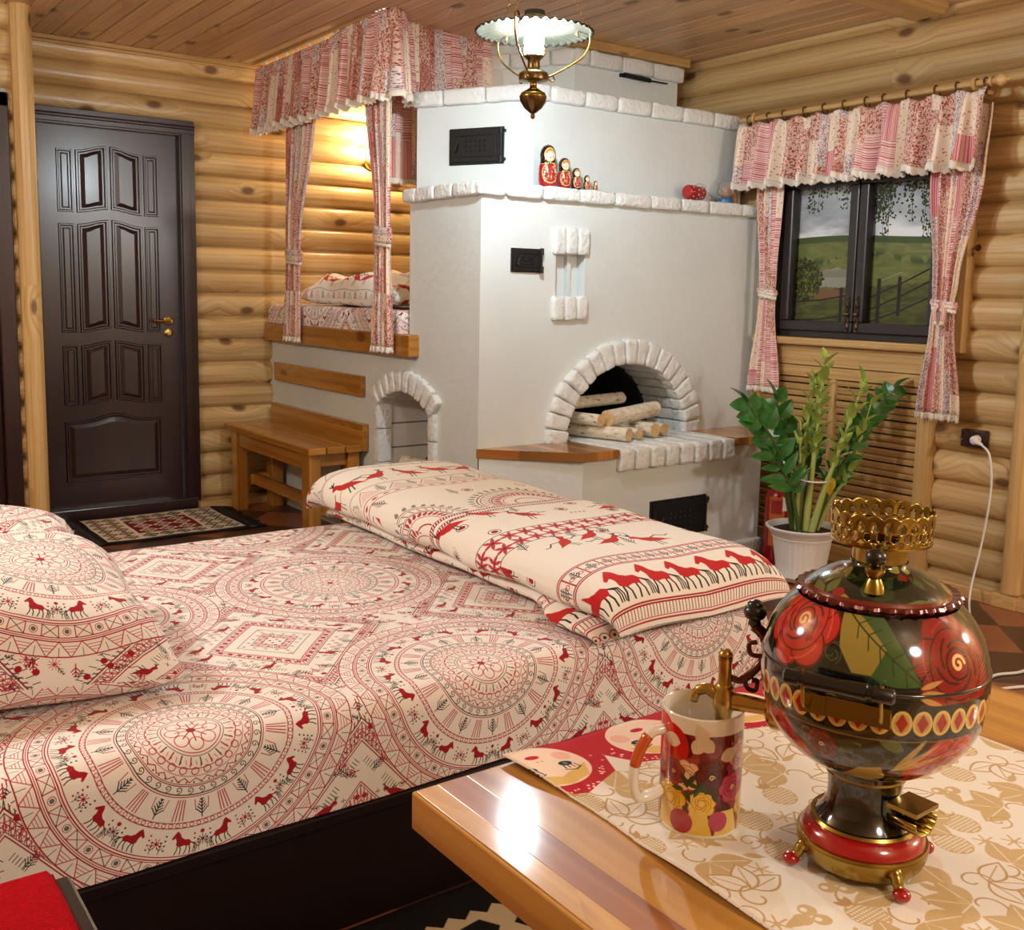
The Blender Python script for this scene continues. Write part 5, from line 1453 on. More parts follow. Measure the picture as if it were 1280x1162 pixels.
# canopy over the sleeping platform
v2 = thing('canopy_valance', 'patchwork valance with lace hem running round the sleeping platform under the ceiling', 'curtain', (2.3, 4.8, 2.05))
path = [(2.262, 5.52, 0), (2.26, 5.2, 0), (2.258, 4.8, 0), (2.256, 4.4, 0), (2.256, 4.09, 0), (2.275, 4.035, 0), (2.34, 4.07, 0), (2.43, 4.20, 0), (2.6, 4.25, 0), (2.8, 4.275, 0), (2.95, 4.295, 0)]
valance(v2, path, 2.385, 2.06, 21, .020, 4.0, 13, N_sign=1, header=.07, topfun=lambda s: .029 * max(0, min(1, (s - .40) / .08)))
rail = thing('ceiling_rail', 'white curtain rail with gliders along the ceiling above the canopy', 'curtain rail', (2.3, 4.8, 2.41))
b = B(); b.box(2.25, 2.27, 4.2, 5.52, 2.404, 2.4145, 'y'); build(b, 'track', M['trim'], rail)
for k in range(9):
    b = B(); y = 4.3 + k * .135; b.ball((2.256, y, 2.396), .009, 8); build(b, 'glider', M['white'], rail, smooth=True)
c3 = thing('curtain', 'tied patchwork curtain at the door-side end of the sleeping platform', 'curtain', (2.28, 5.1, .93), 'sleeping platform curtains')
f3 = drape(c3, (0, 1, 0), (-1, 0, 0), (2.292, 0, 0), [(2.34, 5.02, .18, .4), (2.10, 5.02, .175, .5), (1.45, 5.12, .088, .6), (1.375, 5.125, .082, .5), (1.30, 5.13, .086, .6), (.955, 5.145, .10, .75)], 5, .013, .8, 21)
tieband(c3, f3, (1.385 - .955) / (2.34 - .955), (0, 1, 0), (-1, 0, 0), .01, hz=.03)
c4 = thing('curtain', 'tied patchwork curtain on the stove side of the sleeping platform hanging over the beam end', 'curtain', (2.24, 4.1, .95), 'sleeping platform curtains')
f4 = drape(c4, (0, 1, 0), (-1, 0, 0), (2.288, 0, 0), [(2.34, 4.225, .12, .4), (2.10, 4.21, .12, .5), (1.52, 4.165, .066, .6), (1.44, 4.16, .064, .5), (1.36, 4.165, .07, .6), (.955, 4.165, .096, .9)], 5, .013, .72, 30)
tieband(c4, f4, (1.46 - .955) / (2.34 - .955), (0, 1, 0), (-1, 0, 0), .01, hz=.035)
c5 = thing('curtain', 'short patchwork curtain drop with lace hem behind the upper tower of the stove', 'curtain', (2.5, 4.2, 1.7), 'sleeping platform curtains')
drape(c5, (1, 0, 0), (0, -1, 0), (0, 4.37, 0), [(2.36, 2.62, .2, .8), (2.0, 2.62, .2, .8), (1.735, 2.62, .2, 1)], 5, .016, .8, 41)
# sconce inside
sc_ = thing('wall_sconce', 'small brass wall lamp glowing inside the sleeping platform behind the curtain', 'wall lamp', (3.0, 5.575, 2.0))
b = B(); b.lathe([(.0001, 0), (.05, 0), (.045, .012), (.02, .02), (.0001, .02)], 20, (3.0, 5.582, 1.96), axis=(0, -1, 0)); b.tube(bez([(3.0, 5.57, 1.96), (3.0, 5.50, 1.94), (3.0, 5.46, 1.97), (3.0, 5.46, 2.0)], 6), .006, 8); b.lathe([(.012, 0), (.03, .012), (.028, .018)], 16, (3.0, 5.46, 1.995)); build(b, 'bracket', M['brass'], sc_, smooth=40)
M['sconce'] = plain('sconce_glass', S(255, 230, 180), emit=S(255, 232, 186), estr=330)
b = B(); b.ball((3.0, 5.46, 2.05), .045, 20); build(b, 'glass_globe', M['sconce'], sc_, smooth=True)

# ------------------------------------------------------------------ window
w = sstruct('window_1', (4.0, 2.88, 1.4), 'dark framed two-leaf window showing a printed riverside landscape', 'window')
WX = 4.0
b = B()
for (y0, y1, z0, z1) in ((3.29, 3.335, 1.03, 1.80), (2.425, 2.47, 1.03, 1.80), (2.47, 3.29, 1.03, 1.062), (2.47, 3.29, 1.765, 1.80)): b.box(WX - .012, WX + .06, y0, y1, z0, z1, 'z')
build(b, 'window_frame', M['frame'], w, bevel=.003)
IM_LAND = landscape_print(); M['land'] = printed('landscape', IM_LAND, rough=.5, spec=.2)
m, nt, bs, out = newmat('window_glass'); M['glass'] = m
nt.nodes.remove(bs); tr = nd(nt, 'ShaderNodeBsdfTransparent'); gl = nd(nt, 'ShaderNodeBsdfGlossy', i_Roughness=.02); fz = nd(nt, 'ShaderNodeFresnel', i_IOR=1.2); mx = nd(nt, 'ShaderNodeMixShader')
ln(nt, fz, 0, mx, 0); ln(nt, tr, 0, mx, 1); ln(nt, gl, 0, mx, 2); ln(nt, mx, 0, out, 0)
b = B(); b.poly([(WX + .035, 3.29, 1.06), (WX + .035, 2.47, 1.06), (WX + .035, 2.47, 1.77), (WX + .035, 3.29, 1.77)], [(0, 0), (1, 0), (1, 1), (0, 1)]); build(b, 'landscape_panel', M['land'], w)
for (ya, yb, kn) in ((3.29, 2.882, 2.904), (2.878, 2.47, 2.856)):
    b = B(); bw = .046
    b.box(WX - .03, WX + .02, yb, ya, 1.062, 1.062 + bw, 'y'); b.box(WX - .03, WX + .02, yb, ya, 1.765 - bw, 1.765, 'y')
    b.box(WX - .03, WX + .02, yb, yb + bw, 1.062 + bw, 1.765 - bw, 'z'); b.box(WX - .03, WX + .02, ya - bw, ya, 1.062 + bw, 1.765 - bw, 'z')
    s_ = build(b, 'sash', M['frame'], w, bevel=.006)
    b = B(); b.box(WX - .002, WX + .001, yb + bw, ya - bw, 1.062 + bw, 1.765 - bw); build(b, 'glass_pane', M['glass'], s_)
    b = B(); x = WX - .036
    b.ball((x - .008, kn, 1.145), .011, 12)
    for sg in (-1, 1):
        b.tube([(x, kn, 1.145 + sg * .012), (x, kn - .010, 1.145 + sg * .042), (x, kn, 1.145 + sg * .03), (x, kn + .010, 1.145 + sg * .042)], .0028, 6, closed=True)
        b.tube([(x, kn, 1.145 + sg * .04), (x, kn + .006, 1.145 + sg * .058), (x, kn, 1.145 + sg * .072), (x, kn - .006, 1.145 + sg * .058)], .0028, 6, closed=True); b.ball((x, kn, 1.145 + sg * .076), .006, 8)
    h_ = build(b, 'handle', M['brass2'], s_, smooth=40); h_['label'] = 'ornate antique brass handle'
b = B()   # casing boards beside and above
b.box(3.985, 4.05, 3.335, 3.43, 1.0, 1.9, 'z'); b.box(3.985, 4.05, 2.36, 2.425, 1.0, 1.9, 'z'); b.box(3.985, 4.05, 2.36, 3.43, 1.80, 1.92, 'y')
struct(build(b, 'trim_4', M['trim'], bevel=.004), 'pine casing boards round the window', 'casing')
rc = thing('radiator_cover', 'slatted pine panel under the window behind the plant', 'panel', (4.0, 2.95, 0))
b = B(); b.box(3.945, 4.06, 2.40, 3.44, .995, 1.03, 'y'); build(b, 'sill_board', M['trim'], rc, bevel=.008)
b = B(); b.box(3.985, 4.02, 2.53, 3.40, .90, .992, 'y'); b.box(3.983, 4.02, 2.53, 3.40, .845, .897, 'y'); build(b, 'rail_board', M['trim'], rc, bevel=.004)
b = B(); z = .84; k = 0
while z > .10:
    h = .022 + .004 * (k % 2); b.obox((4.0, 2.965, z - h / 2), (0, 1, 0), Vector((1, 0, .3)), Vector((-.3, 0, 1)), .435, .008, h / 2); z -= .0315; k += 1
build(b, 'slat_panel', M['slat'], rc, bevel=.002)
b = B(); b.box(4.03, 4.05, 2.54, 3.40, .08, .86, 'y'); bk = build(b, 'back_board', M['door'], rc)
for y in (2.475, 3.40): b = B(); b.box(3.975, 4.05, y, y + .055, .0, .992, 'z'); build(b, 'side_post', M['trim'], rc, bevel=.004)
b = B(); b.box(3.98, 4.04, 2.53, 3.40, 0, .08, 'y'); build(b, 'bottom_board', M['trim'], rc, bevel=.004)
b = B(); b.box(3.975, 4.03, 2.955, 2.985, .08, .845, 'z'); build(b, 'middle_post', M['trim'], rc, bevel=.004)
# brass hook on the logs
b = B(); b.lathe([(.0001, 0), (.014, 0), (.012, .005), (.0001, .006)], 14, (4.028, 2.342, 1.43), axis=(-1, 0, 0)); b.tube(bez([(4.02, 2.342, 1.43), (3.995, 2.342, 1.425), (3.985, 2.342, 1.405), (3.995, 2.342, 1.395), (4.0, 2.342, 1.41)], 6), .003, 6)
tag(build(b, 'wall_hook', M['brass2'], None, smooth=40), 'small brass hook on the log wall right of the window', 'hook')
# socket and lead
so = thing('wall_socket', 'dark brown double wall socket low on the log wall', 'socket', (4.0, 2.285, .655))
b = B(); b.box(3.992, 4.03, 2.232, 2.337, .618, .692); build(b, 'plate', M['door'], so, bevel=.006)
for y in (2.312, 2.26): b = B(); b.lathe([(.0001, .002), (.016, .002), (.018, .005), (.021, .005), (.021, -.004)], 18, (3.990, y, .656), axis=(-1, 0, 0)); build(b, 'outlet', M['door'], so, smooth=40)
cb = thing('extension_lead', 'white power lead plugged into the brown socket and running down to the floor', 'cable', (3.95, 2.2, .6))
b = B(); b.tube([(3.985, 2.26, .656), (3.955, 2.257, .655)], [.0185, .017], 14); b.tube([(3.955, 2.257, .655), (3.935, 2.235, .652), (3.925, 2.205, .647)], [.012, .009, .006], 10); build(b, 'plug', M['white'], cb, smooth=50)
b = B(); b.tube(bez([(3.927, 2.21, .648), (3.925, 2.17, .61), (3.93, 2.155, .5), (3.935, 2.165, .36), (3.93, 2.18, .22), (3.90, 2.185, .1), (3.86, 2.17, .03), (3.78, 2.12, .006), (3.62, 2.02, .006), (3.5, 1.9, .006)], 10), .0045, 8); build(b, 'lead', M['cord'], cb, smooth=True)
b = B(); b.tube(bez([(3.9, 1.55, .006), (3.55, 1.72, .006), (3.32, 1.66, .006), (3.17, 1.69, .006), (2.9, 1.6, .006)], 10), .005, 8); tag(build(b, 'floor_cable', M['cord'], None, smooth=True), 'white cable on the tiles behind the samovar, farther one of two', 'cable')
b = B(); b.tube(bez([(3.6, 1.45, .006), (3.25, 1.56, .006), (3.05, 1.62, .006), (2.8, 1.55, .006)], 10), .005, 8); tag(build(b, 'floor_cable', M['cord'], None, smooth=True), 'white cable on the tiles just beyond the table corner, nearer one of two', 'cable')

# ------------------------------------------------------------------ sleeping platform bedding
def rolled(X, Y, x0, x1, y0, y1, top, r, bot):
    """point on a soft box cover: X,Y are surface coordinates that roll over the edges"""
    def ax(q, lo, hi):
        arc = r * PI / 2
        def side(d):   # d distance past the flat part
            if d <= 0: return 0, 0
            if d < arc: a = d / r; return r * math.sin(a), r * (1 - math.cos(a))
            return r, r + d - arc
        if q < lo + r: e, dz = side(lo + r - q); return lo + r - e, dz
        if q > hi - r: e, dz = side(q - hi + r); return hi - r + e, dz
        return q, 0
    x, dx = ax(X, x0, x1); y, dy = ax(Y, y0, y1)
    return x, y, max(bot, top - (dx ** 3 + dy ** 3) ** (1 / 3))
def cover(name, mat, x0, x1, y0, y1, top, bot, r, nx, ny, parent=None, amp=.004, fr=5, uvo=(0, 0), sag=0, per=(PX, PY)):
    dr = top - bot; ex = dr - r + r * PI / 2 - r
    b = B()
    def fn(a, c):
        X, Y = lerp(x0 - ex, x1 + ex, a), lerp(y0 - ex, y1 + ex, c); x, y, z = rolled(X, Y, x0, x1, y0, y1, top, r, bot)
        n = noise.noise(Vector((X * fr, Y * fr, .3))) * amp; e = min(1, (z - bot) / .05)
        ox = noise.noise(Vector((X * 4, Y * 4, 5.3))) * amp * 1.2; oy = noise.noise(Vector((X * 4, Y * 4, 9.3))) * amp * 1.2
        k = 1 if z < top - r * .6 else 0
        return (x + ox * k, y + oy * k, z + n * e)
    b.grid(fn, nx, ny, lambda a, c: ((lerp(x0 - ex, x1 + ex, a) - uvo[0]) / per[0], (lerp(y0 - ex, y1 + ex, c) - uvo[1]) / per[1]))
    b.poly([(x0 + .01, y0 + .01, bot), (x0 + .01, y1 - .01, bot), (x1 - .01, y1 - .01, bot), (x1 - .01, y0 + .01, bot)])
    return build(b, name, mat, parent, smooth=True)
o = cover('mattress', M['sheet'], 2.318, 3.9, 4.06, 5.53, 1.125, 1.021, .03, 60, 60, amp=.004)
tag(o, 'thin mattress in red and white sheet on the sleeping platform above the beam', 'mattress')
def pillow(name, c, ex, ey, th, mat, med=None, per=(PX, PY), tilt=(0, 0), n=30, amp=.012, seed=0, ri=None):
    """stuffed cushion with pinched corners; ex, ey half-axis vectors"""
    c, ex, ey = Vector(c), Vector(ex), Vector(ey); nz_ = ex.cross(ey).normalized(); b = B()
    for sg in (1, -1):
        def fn(a, d, sg=sg):
            u, v = 2 * a - 1, 2 * d - 1
            pin = 1 - .10 * (1 - v * v) * abs(u) ** 4; pin2 = 1 - .10 * (1 - u * u) * abs(v) ** 4
            h = th * ((1 - u ** 4) * (1 - v ** 4)) ** .5 * (1 if sg > 0 else .45)
            p = c + ex * (u * pin) + ey * (v * pin2)
            w = noise.noise(Vector((u * 2.3 + seed, v * 2.3, sg))) * amp * min(1, h / th * 2) * (1 if sg > 0 else .3)
            return tuple(p + nz_ * (sg * h + w))
        AU, AV = [0.0], [0.0]
        for i in range(40):
            AU.append(AU[-1] + (Vector(fn((i + 1) / 40, .5)) - Vector(fn(i / 40, .5))).length); AV.append(AV[-1] + (Vector(fn(.5, (i + 1) / 40)) - Vector(fn(.5, i / 40))).length)
        def uvf(a, d, AU=AU, AV=AV):
            u = float(np.interp(a * 40, range(41), AU)) - AU[20]; v = float(np.interp(d * 40, range(41), AV)) - AV[20]
            return ((u - (med[0] if med else 0)) / per[0], (v - (med[1] if med else 0)) / per[1])
        b.grid(fn, n, n, uvf, flip=sg < 0)
    return build(b, name, mat, None, smooth=True, weld=True)
o = pillow('blanket', (2.60, 4.72, 1.185), (0.02, -.52, 0), (.24, .02, .02), .105, M['duvet'], per=(1.5, 2.3), med=(-.55, -1.62), amp=.05, seed=4, n=50)
tag(o, 'rumpled white blanket with red birds on the platform mattress, behind the two tied curtains', 'blanket')
o = pillow('pillow', (3.18, 4.98, 1.19), (0, -.36, 0), (.27, .02, .03), .085, M['duvet'], per=(1.5, 2.3), med=(-.5, -1.1), amp=.03, seed=9)
tag(o, 'second white pillow lying deeper in the sleeping platform against the log wall', 'pillow')

# ------------------------------------------------------------------ big bed
bed = thing('bed_frame', 'low black-brown bed base under the patterned mattress', 'bed', (1.0, 2.36, 0))
b = B(); b.box(-.2, 2.04, 1.672, 1.70, 0, .245, 'x'); build(b, 'side_board', M['bedframe'], bed, bevel=.003)
b = B(); b.box(-.2, 2.055, 1.655, 1.70, .226, .25, 'x'); build(b, 'rail', M['bedframe'], bed, bevel=.003)
b = B(); b.box(2.025, 2.055, 1.70, 3.09, 0, .25, 'y'); build(b, 'foot_board', M['bedframe'], bed, bevel=.003)
b = B(); b.box(-.2, 2.025, 3.06, 3.09, 0, .25, 'x'); build(b, 'side_board', M['bedframe'], bed, bevel=.003)
b = B(); b.box(-.2, 2.024, 1.701, 3.059, .20, .243, 'x'); build(b, 'slat_base', M['bedframe'], bed)
o = cover('mattress', M['sheet'], -.2, 2.025, 1.662, 3.07, .452, .252, .05, 190, 130, amp=.005, uvo=(.565, 1.71))
tag(o, 'big mattress in a red, black and cream medallion sheet on the low bed', 'mattress')
# folded duvet across the foot end
b = B()
def slab(b, ya, yb, xl, xr, zb, zt, seed, end=.05, na=70, nb=56, v0=.16, wob=.006, uo=.2):
    ys_ = []
    for i in range(na + 1):
        a = i / na; ys_.append(.5 - .5 * math.cos(PI * a) if True else a)
    def prof(a):
        y = lerp(ya, yb, a); t = 1 - (max(0, 1 - (y - ya) / end) ** 2) if y - ya < end else 1
        t2 = 1 - (max(0, 1 - (yb - y) / end) ** 2) if yb - y < end else 1
        return y, max(0.0, min(t, t2)) ** .5
    tops = []; acc = [0]
    for a in ys_:
        y, k = prof(a); tt = (y - ya) / (yb - ya); zc = (zb(tt) + zt(tt)) / 2; hh = (zt(tt) - zb(tt)) / 2; tops.append((y, zb(tt) + 2 * hh * k))
    for p, q in zip(tops[:-1], tops[1:]): acc.append(acc[-1] + math.hypot(q[0] - p[0], q[1] - p[1]))
    def fn(i_, j_):
        i = round(i_ * na); y, k = prof(ys_[i]); tt = (y - ya) / (yb - ya); zc = (zb(tt) + zt(tt)) / 2; hh = max(.002, (zt(tt) - zb(tt)) / 2 * k); zc = zb(tt) + hh
        cx = (xl(tt) + xr(tt)) / 2; hw = (xr(tt) - xl(tt)) / 2 * (.94 + .06 * k); an = -2 * PI * j_ - PI
        ca, sa = math.cos(an), math.sin(an); ex_ = .62
        x = cx + hw * math.copysign(abs(ca) ** .5, ca); z = zc + hh * math.copysign(abs(sa) ** .85, sa)
        n = noise.noise_vector(Vector((x * 5 + seed, y * 5, z * 6)))
        return (x + n.x * wob, y + n.y * wob, max(zb(tt) * .999, z + n.z * wob))
    per = 1.25
    gl = [0.0]; q0 = None
    for j in range(nb + 1):
        q1 = Vector(fn(.5, j / nb)); gl.append(gl[-1] + (q1 - q0).length) if q0 is not None else None; q0 = q1
    b.grid(fn, na, nb, lambda i_, j_: ((uo + gl[round(j_ * nb)]) / 1.5, (v0 + acc[round(i_ * na)]) / 2.3), cv=False)
    for i in (0, na):
        pass
slab(b, 1.655, 3.10, lambda t: 1.425 + .06 * min(1, max(0, (t - .1) / .1)), lambda t: lerp(2.00, 1.97, t), lambda t: .456, lambda t: lerp(.505, .52, t), 3.1, end=.05, v0=.1)
slab(b, 1.615, 3.13, lambda t: lerp(1.455, 1.42, t), lambda t: lerp(2.06, 1.99, t), lambda t: lerp(.478, .49, t), lambda t: pl([0, .12, .5, 1], [.595, .60, .615, .64], t), 8.7, end=.13, v0=.128, wob=.010)
o = build(b, 'duvet', M['duvet'], None, smooth=True)
tag(o, 'white duvet with red horses and birds folded lengthwise across the foot of the bed', 'duvet')
# pillows at the head
o = pillow('pillow', (.20, 2.185, .550), (.445, -.02, -.035), (.02, .30, .03), .155, M['sheet'], med=(.21, -.02), amp=.02, seed=2)
tag(o, 'plump pillow nearest the viewer at the head of the bed, with a big round medallion', 'pillow', 'bed pillows')
o = pillow('pillow', (.20, 2.685, .556), (.45, .0, -.035), (.0, .18, .045), .125, M['sheet'], med=(.1, .25), amp=.02, seed=6)
tag(o, 'middle pillow at the head of the bed, showing a red ornamental border', 'pillow', 'bed pillows')
o = pillow('pillow', (.035, 3.03, .548), (.42, .02, -.03), (.0, .14, .0), .165, M['sheet'], med=(.3, .0), amp=.02, seed=12)
tag(o, 'farthest pillow at the head of the bed, against the door side', 'pillow', 'bed pillows')

# ------------------------------------------------------------------ rugs
def rug(name, x0, x1, y0, y1, im, label, fringe=True, z=.001):
    o = thing(name, label, 'rug', ((x0 + x1) / 2, (y0 + y1) / 2, 0)); mt = printed(name + '_weave', im, rough=.95, weave=.6, wscale=300, ext='EXTEND')
    b = B()
    def fn(a, c): X, Y = lerp(x0, x1, a), lerp(y0, y1, c); return (X + .006 * noise.noise(Vector((X * 3, Y * 6, 1))), Y + .008 * noise.noise(Vector((X * 5, Y * 3, 4))), z + .008 + .003 * noise.noise(Vector((X * 6, Y * 6, 0))))
    b.grid(fn, 40, 30); build(b, 'woven_field', mt, o, smooth=True, solid=.008)
    if fringe:
        for e, sg in ((x0, -1), (x1, 1)):
            b = B(); q = int((y1 - y0) / .009)
            for k in range(q):
                y = lerp(y0, y1, k / (q - 1)); l = random.uniform(.06, .1); b.tube([(e, y, z + .009), (e + sg * l * .5, y + random.uniform(-.006, .006), z + .007), (e + sg * l, y + random.uniform(-.012, .012), z + .005)], .0042, 5)
            build(b, 'fringe', M['black'], o, smooth=True)
    return o
rug('door_mat', 1.25, 1.955, 4.93, 5.50, kilim_print(), 'small kilim rug with dark red centre and black fringe in front of the door')
rug('bedside_rug', .35, 1.55, .80, 1.65, bw_rug_print(), 'black rug with a cream zigzag border on the floor beside the bed', fringe=False)

# ------------------------------------------------------------------ bench by the stove
be = thing('wooden_bench', 'honey-varnished slatted bench between the log wall and the stove', 'bench', (2.2, 5.0, 0))
ZB = .47
for k, (x0, x1) in enumerate(((2.045, 2.135), (2.142, 2.235), (2.242, 2.325))): b = B(); b.box(x0, x1, 4.425, 5.52, ZB - .034, ZB, 'y'); build(b, 'seat_board', M['honey'], be, bevel=.004)
b = B(); b.box(2.325, 2.357, 4.42, 5.53, ZB - .034, ZB + .10, 'y'); build(b, 'back_board', M['honey'], be, bevel=.004)
for (x, y) in ((2.06, 4.455), (2.06, 5.37), (2.265, 4.455), (2.265, 5.37)): b = B(); b.box(x, x + .062, y, y + .085, 0, ZB - .036, 'z'); build(b, 'leg', M['honey'], be, bevel=.004)
b = B(); b.box(2.07, 2.095, 4.54, 5.37, ZB - .115, ZB - .036, 'y'); b.box(2.29, 2.315, 4.54, 5.37, ZB - .115, ZB - .036, 'y'); b.box(2.122, 2.265, 4.475, 4.505, ZB - .10, ZB - .036, 'x'); b.box(2.122, 2.265, 5.40, 5.43, ZB - .10, ZB - .036, 'x'); build(b, 'apron', M['honey'], be, bevel=.003)
b = B(); b.box(2.17, 2.20, 4.50, 5.41, .13, .19, 'y'); b.box(2.122, 2.265, 4.475, 4.515, .13, .19, 'x'); b.box(2.122, 2.265, 5.40, 5.44, .13, .19, 'x'); build(b, 'stretcher', M['honey'], be, bevel=.003)
b = B(); b.box(2.333, 2.358, 4.455, 5.50, .70, .80, 'y'); tag(build(b, 'backrest_board', M['honey'], None, bevel=.004), 'honey-coloured board fixed to the white wall above the bench', 'board')
ps = thing('power_strip', 'small white power strip low on the wall under the bench', 'power strip', (2.33, 4.75, .22))
b = B(); b.box(2.325, 2.358, 4.62, 4.88, .19, .245); build(b, 'case', M['white'], ps, bevel=.006)
for y in (4.68, 4.75, 4.82): b = B(); b.lathe([(.0001, .001), (.014, .001), (.016, .003), (.017, -.002)], 14, (2.325, y, .218), axis=(-1, 0, 0)); build(b, 'outlet', M['white'], ps, smooth=40)
# ------------------------------------------------------------------ dining table, runner, mug
TZ = .70
tb = thing('dining_table', 'varnished pine plank table in the foreground corner', 'table', (.93, .3, 0))
b = B()
for (x0, x1, mm) in ((.527, .553, 0), (.553, .590, 1), (.590, .70, 0), (.70, .81, 0), (.81, .91, 0), (.91, .95, 1), (.95, 1.07, 0), (1.07, 1.19, 0), (1.19, 1.333, 0)): b.box(x0, x1, -.55, .882, TZ - .042, TZ, 'y', mm)
M['tabledark'] = wood('table_heartwood', S(178, 116, 66), S(132, 78, 42), None, rough=.5, pitch=3, var=.1, coat=.3, crough=.11, bump=.06, rings=5)
build(b, 'tabletop', [M['tabletop'], M['tabledark']], tb, weld=False); bpy.data.objects['tabletop'].modifiers.new('bevel', 'BEVEL').width = .0004
b = B(); b.box(.523, .5275, -.55, .886, TZ - .042, TZ - .0008, 'y'); b.box(.523, 1.337, .8815, .886, TZ - .042, TZ - .0008, 'x'); b.box(1.3325, 1.337, -.55, .886, TZ - .042, TZ - .0008, 'y'); build(b, 'edge_band', M['tabletop'], tb, bevel=.0035)
for x0 in (.60, 1.19):
    for y0 in (.70, -.45): b = B(); b.box(x0, x0 + .075, y0, y0 + .075, 0, TZ - .045, 'z'); build(b, 'leg', M['redwood'], tb, bevel=.006)
b = B(); b.box(.62, .65, -.375, .70, TZ - .13, TZ - .045, 'y'); b.box(1.21, 1.24, -.375, .70, TZ - .13, TZ - .045, 'y'); b.box(.675, 1.19, .73, .757, TZ - .13, TZ - .045, 'x'); build(b, 'apron', M['redwood'], tb, bevel=.004)
IM_RUN = runner_print(); M['runner'] = printed('printed_linen', IM_RUN, rough=.9, weave=.35, ext='EXTEND')
b = B(); RX0, RX1, RY1, RH = .645, 1.150, .888, 1.12
def rn(a, c):
    x, y = lerp(RX0, RX1, a), lerp(RY1 - RH, RY1, c); e = max(0, 1 - a / .06) + max(0, (a - .94) / .06)
    x += .006 * math.sin(y * 19) * (1 - a) + .005 * math.sin(y * 12 + 1) * a
    lift = max(0, .006 * math.sin(y * 23 + .6) + .002) * max(0, 1 - a / .18) + .0012 * (1 + noise.noise(Vector((x * 12, y * 12, 2)))) * .6
    return (x, y, TZ + .0012 + lift)
b.grid(rn, 60, 110); tag(build(b, 'table_runner', M['runner'], None, smooth=True, solid=.001), 'cream linen runner with gold leaves and red nesting-doll heads on the table', 'tablecloth')

LD, FW_ = Vector((-.809, .588, 0)), Vector((.588, .809, 0)); UP = Vector((0, 0, 1))
MC = Vector((.727, .672, TZ + .003))
mug = thing('mug', 'tall china mug printed with red and yellow roses under the samovar tap', 'mug', MC)
M['mug'] = printed('printed_china', mug_print(), rough=.12, coat=.6, spec=.5)
M['china'] = plain('china_glaze', S(236, 230, 216), rough=.12, coat=.5)
a0 = math.atan2(-MC.y, -MC.x) - PI
b = B(); b.lathe([(.0385, 0), (.0400, .004), (.0400, .06), (.0400, .113), (.0402, .118)], 56, MC, a0=a0, uvs=True); build(b, 'printed_wall', M['mug'], mug, smooth=50)
b = B(); b.lathe([(.0402, .118), (.0392, .1195), (.038, .118), (.0375, .06), (.0365, .008), (.0001, .006)], 56, MC); b.lathe([(.0001, .0), (.0385, 0)], 56, MC); lip_ = build(b, 'inner_glaze', M['china'], mug, smooth=50); lip_['label'] = 'plain white glazed inside and rim'
hd_dir = (LD * .97 - FW_ * .24).normalized()
b = B(); pts = bez([MC + hd_dir * .039 + UP * .098, MC + hd_dir * .054 + UP * .094, MC + hd_dir * .066 + UP * .074, MC + hd_dir * .0705 + UP * .050, MC + hd_dir * .066 + UP * .031, MC + hd_dir * .052 + UP * .030, MC + hd_dir * .039 + UP * .036], 8)
b.tube(pts, .0052, 12); h_ = build(b, 'handle', M['china'], mug, smooth=True)
M['orange'] = plain('orange_glaze', S(200, 84, 30), rough=.12, coat=.5)
b = B(); b.tube(pts[9:21], [.0053] + [.0056] * 10 + [.0053], 12); d_ = build(b, 'handle_stripe', M['orange'], h_, smooth=True); d_['label'] = 'orange printed stripe on the handle'

# ------------------------------------------------------------------ samovar
SC = Vector((.797, .5345, TZ + .003))
sam = thing('samovar', 'small painted samovar with red roses and brass crown on the table runner', 'samovar', SC)
M['sam'] = printed('painted_enamel', samovar_print(), rough=.12, coat=.8, spec=.5)
M['lid'] = printed('painted_lid', lid_print(), rough=.10, coat=.8, spec=.5)
M['enamel'] = plain('black_enamel', S(16, 18, 14), rough=.12, coat=.7)
M['redlac'] = plain('red_lacquer', S(158, 14, 22), rough=.18, coat=.6)
M['burg'] = plain('burgundy_metal', S(92, 26, 20), rough=.22, metal=.4, coat=.5)
a0 = math.atan2(-SC.y, -SC.x) - PI
prof = SPROF
b = B(); b.lathe(prof, 72, SC, a0=a0, uvs=True); build(b, 'body', M['sam'], sam, smooth=True)
b = B(); b.lathe([(.0945, .1945), (.0978, .1958), (.0983, .197), (.0978, .1982), (.0945, .1995)], 72, SC); build(b, 'waist_ring', M['enamel'], sam, smooth=60)
# crimped collar and domed lid
b = B(); b.lathe([(.060, .247), (.064, .253), (.0690, .2560), (.0705, .258), (.0690, .2605), (.0630, .2600)], 144, SC, rf=lambda r, z, w: r + (.0016 * math.sin(w * 36) if r > .067 else 0)); build(b, 'crimped_collar', M['burg'], sam, smooth=50)
b = B(); b.lathe([(.0635, .2590), (.0615, .2625), (.053, .2690), (.043, .275), (.033, .2795), (.0245, .2825), (.0245, .286)], 72, SC, a0=a0, uvs=True); lid = build(b, 'lid', M['lid'], sam, smooth=True)
for dr in (-FW_ * .96 - LD * -.0 + LD * .42, FW_ * .96 - LD * .42):
    kp = SC + dr.normalized() * .048 + UP * .2725
    b = B(); b.lathe([(.0095, -.004), (.0075, .004), (.0055, .008), (.0085, .014), (.0085, .017), (.004, .02)], 18, kp); kb = build(b, 'knob_stem', M['gold'], lid, smooth=50)
    b = B(); b.lathe([(.003, .019), (.007, .0205), (.009, .0245), (.009, .028), (.007, .032), (.003, .0335), (.0001, .034)], 20, kp); build(b, 'lid_knob', M['black'], lid, smooth=50)
b = B(); b.lathe([(.0245, .280), (.0235, .284), (.0235, .300), (.026, .302), (.026, .3035), (.020, .3035), (.0195, .285)], 48, SC); build(b, 'chimney_neck', M['gold'], sam, smooth=40)
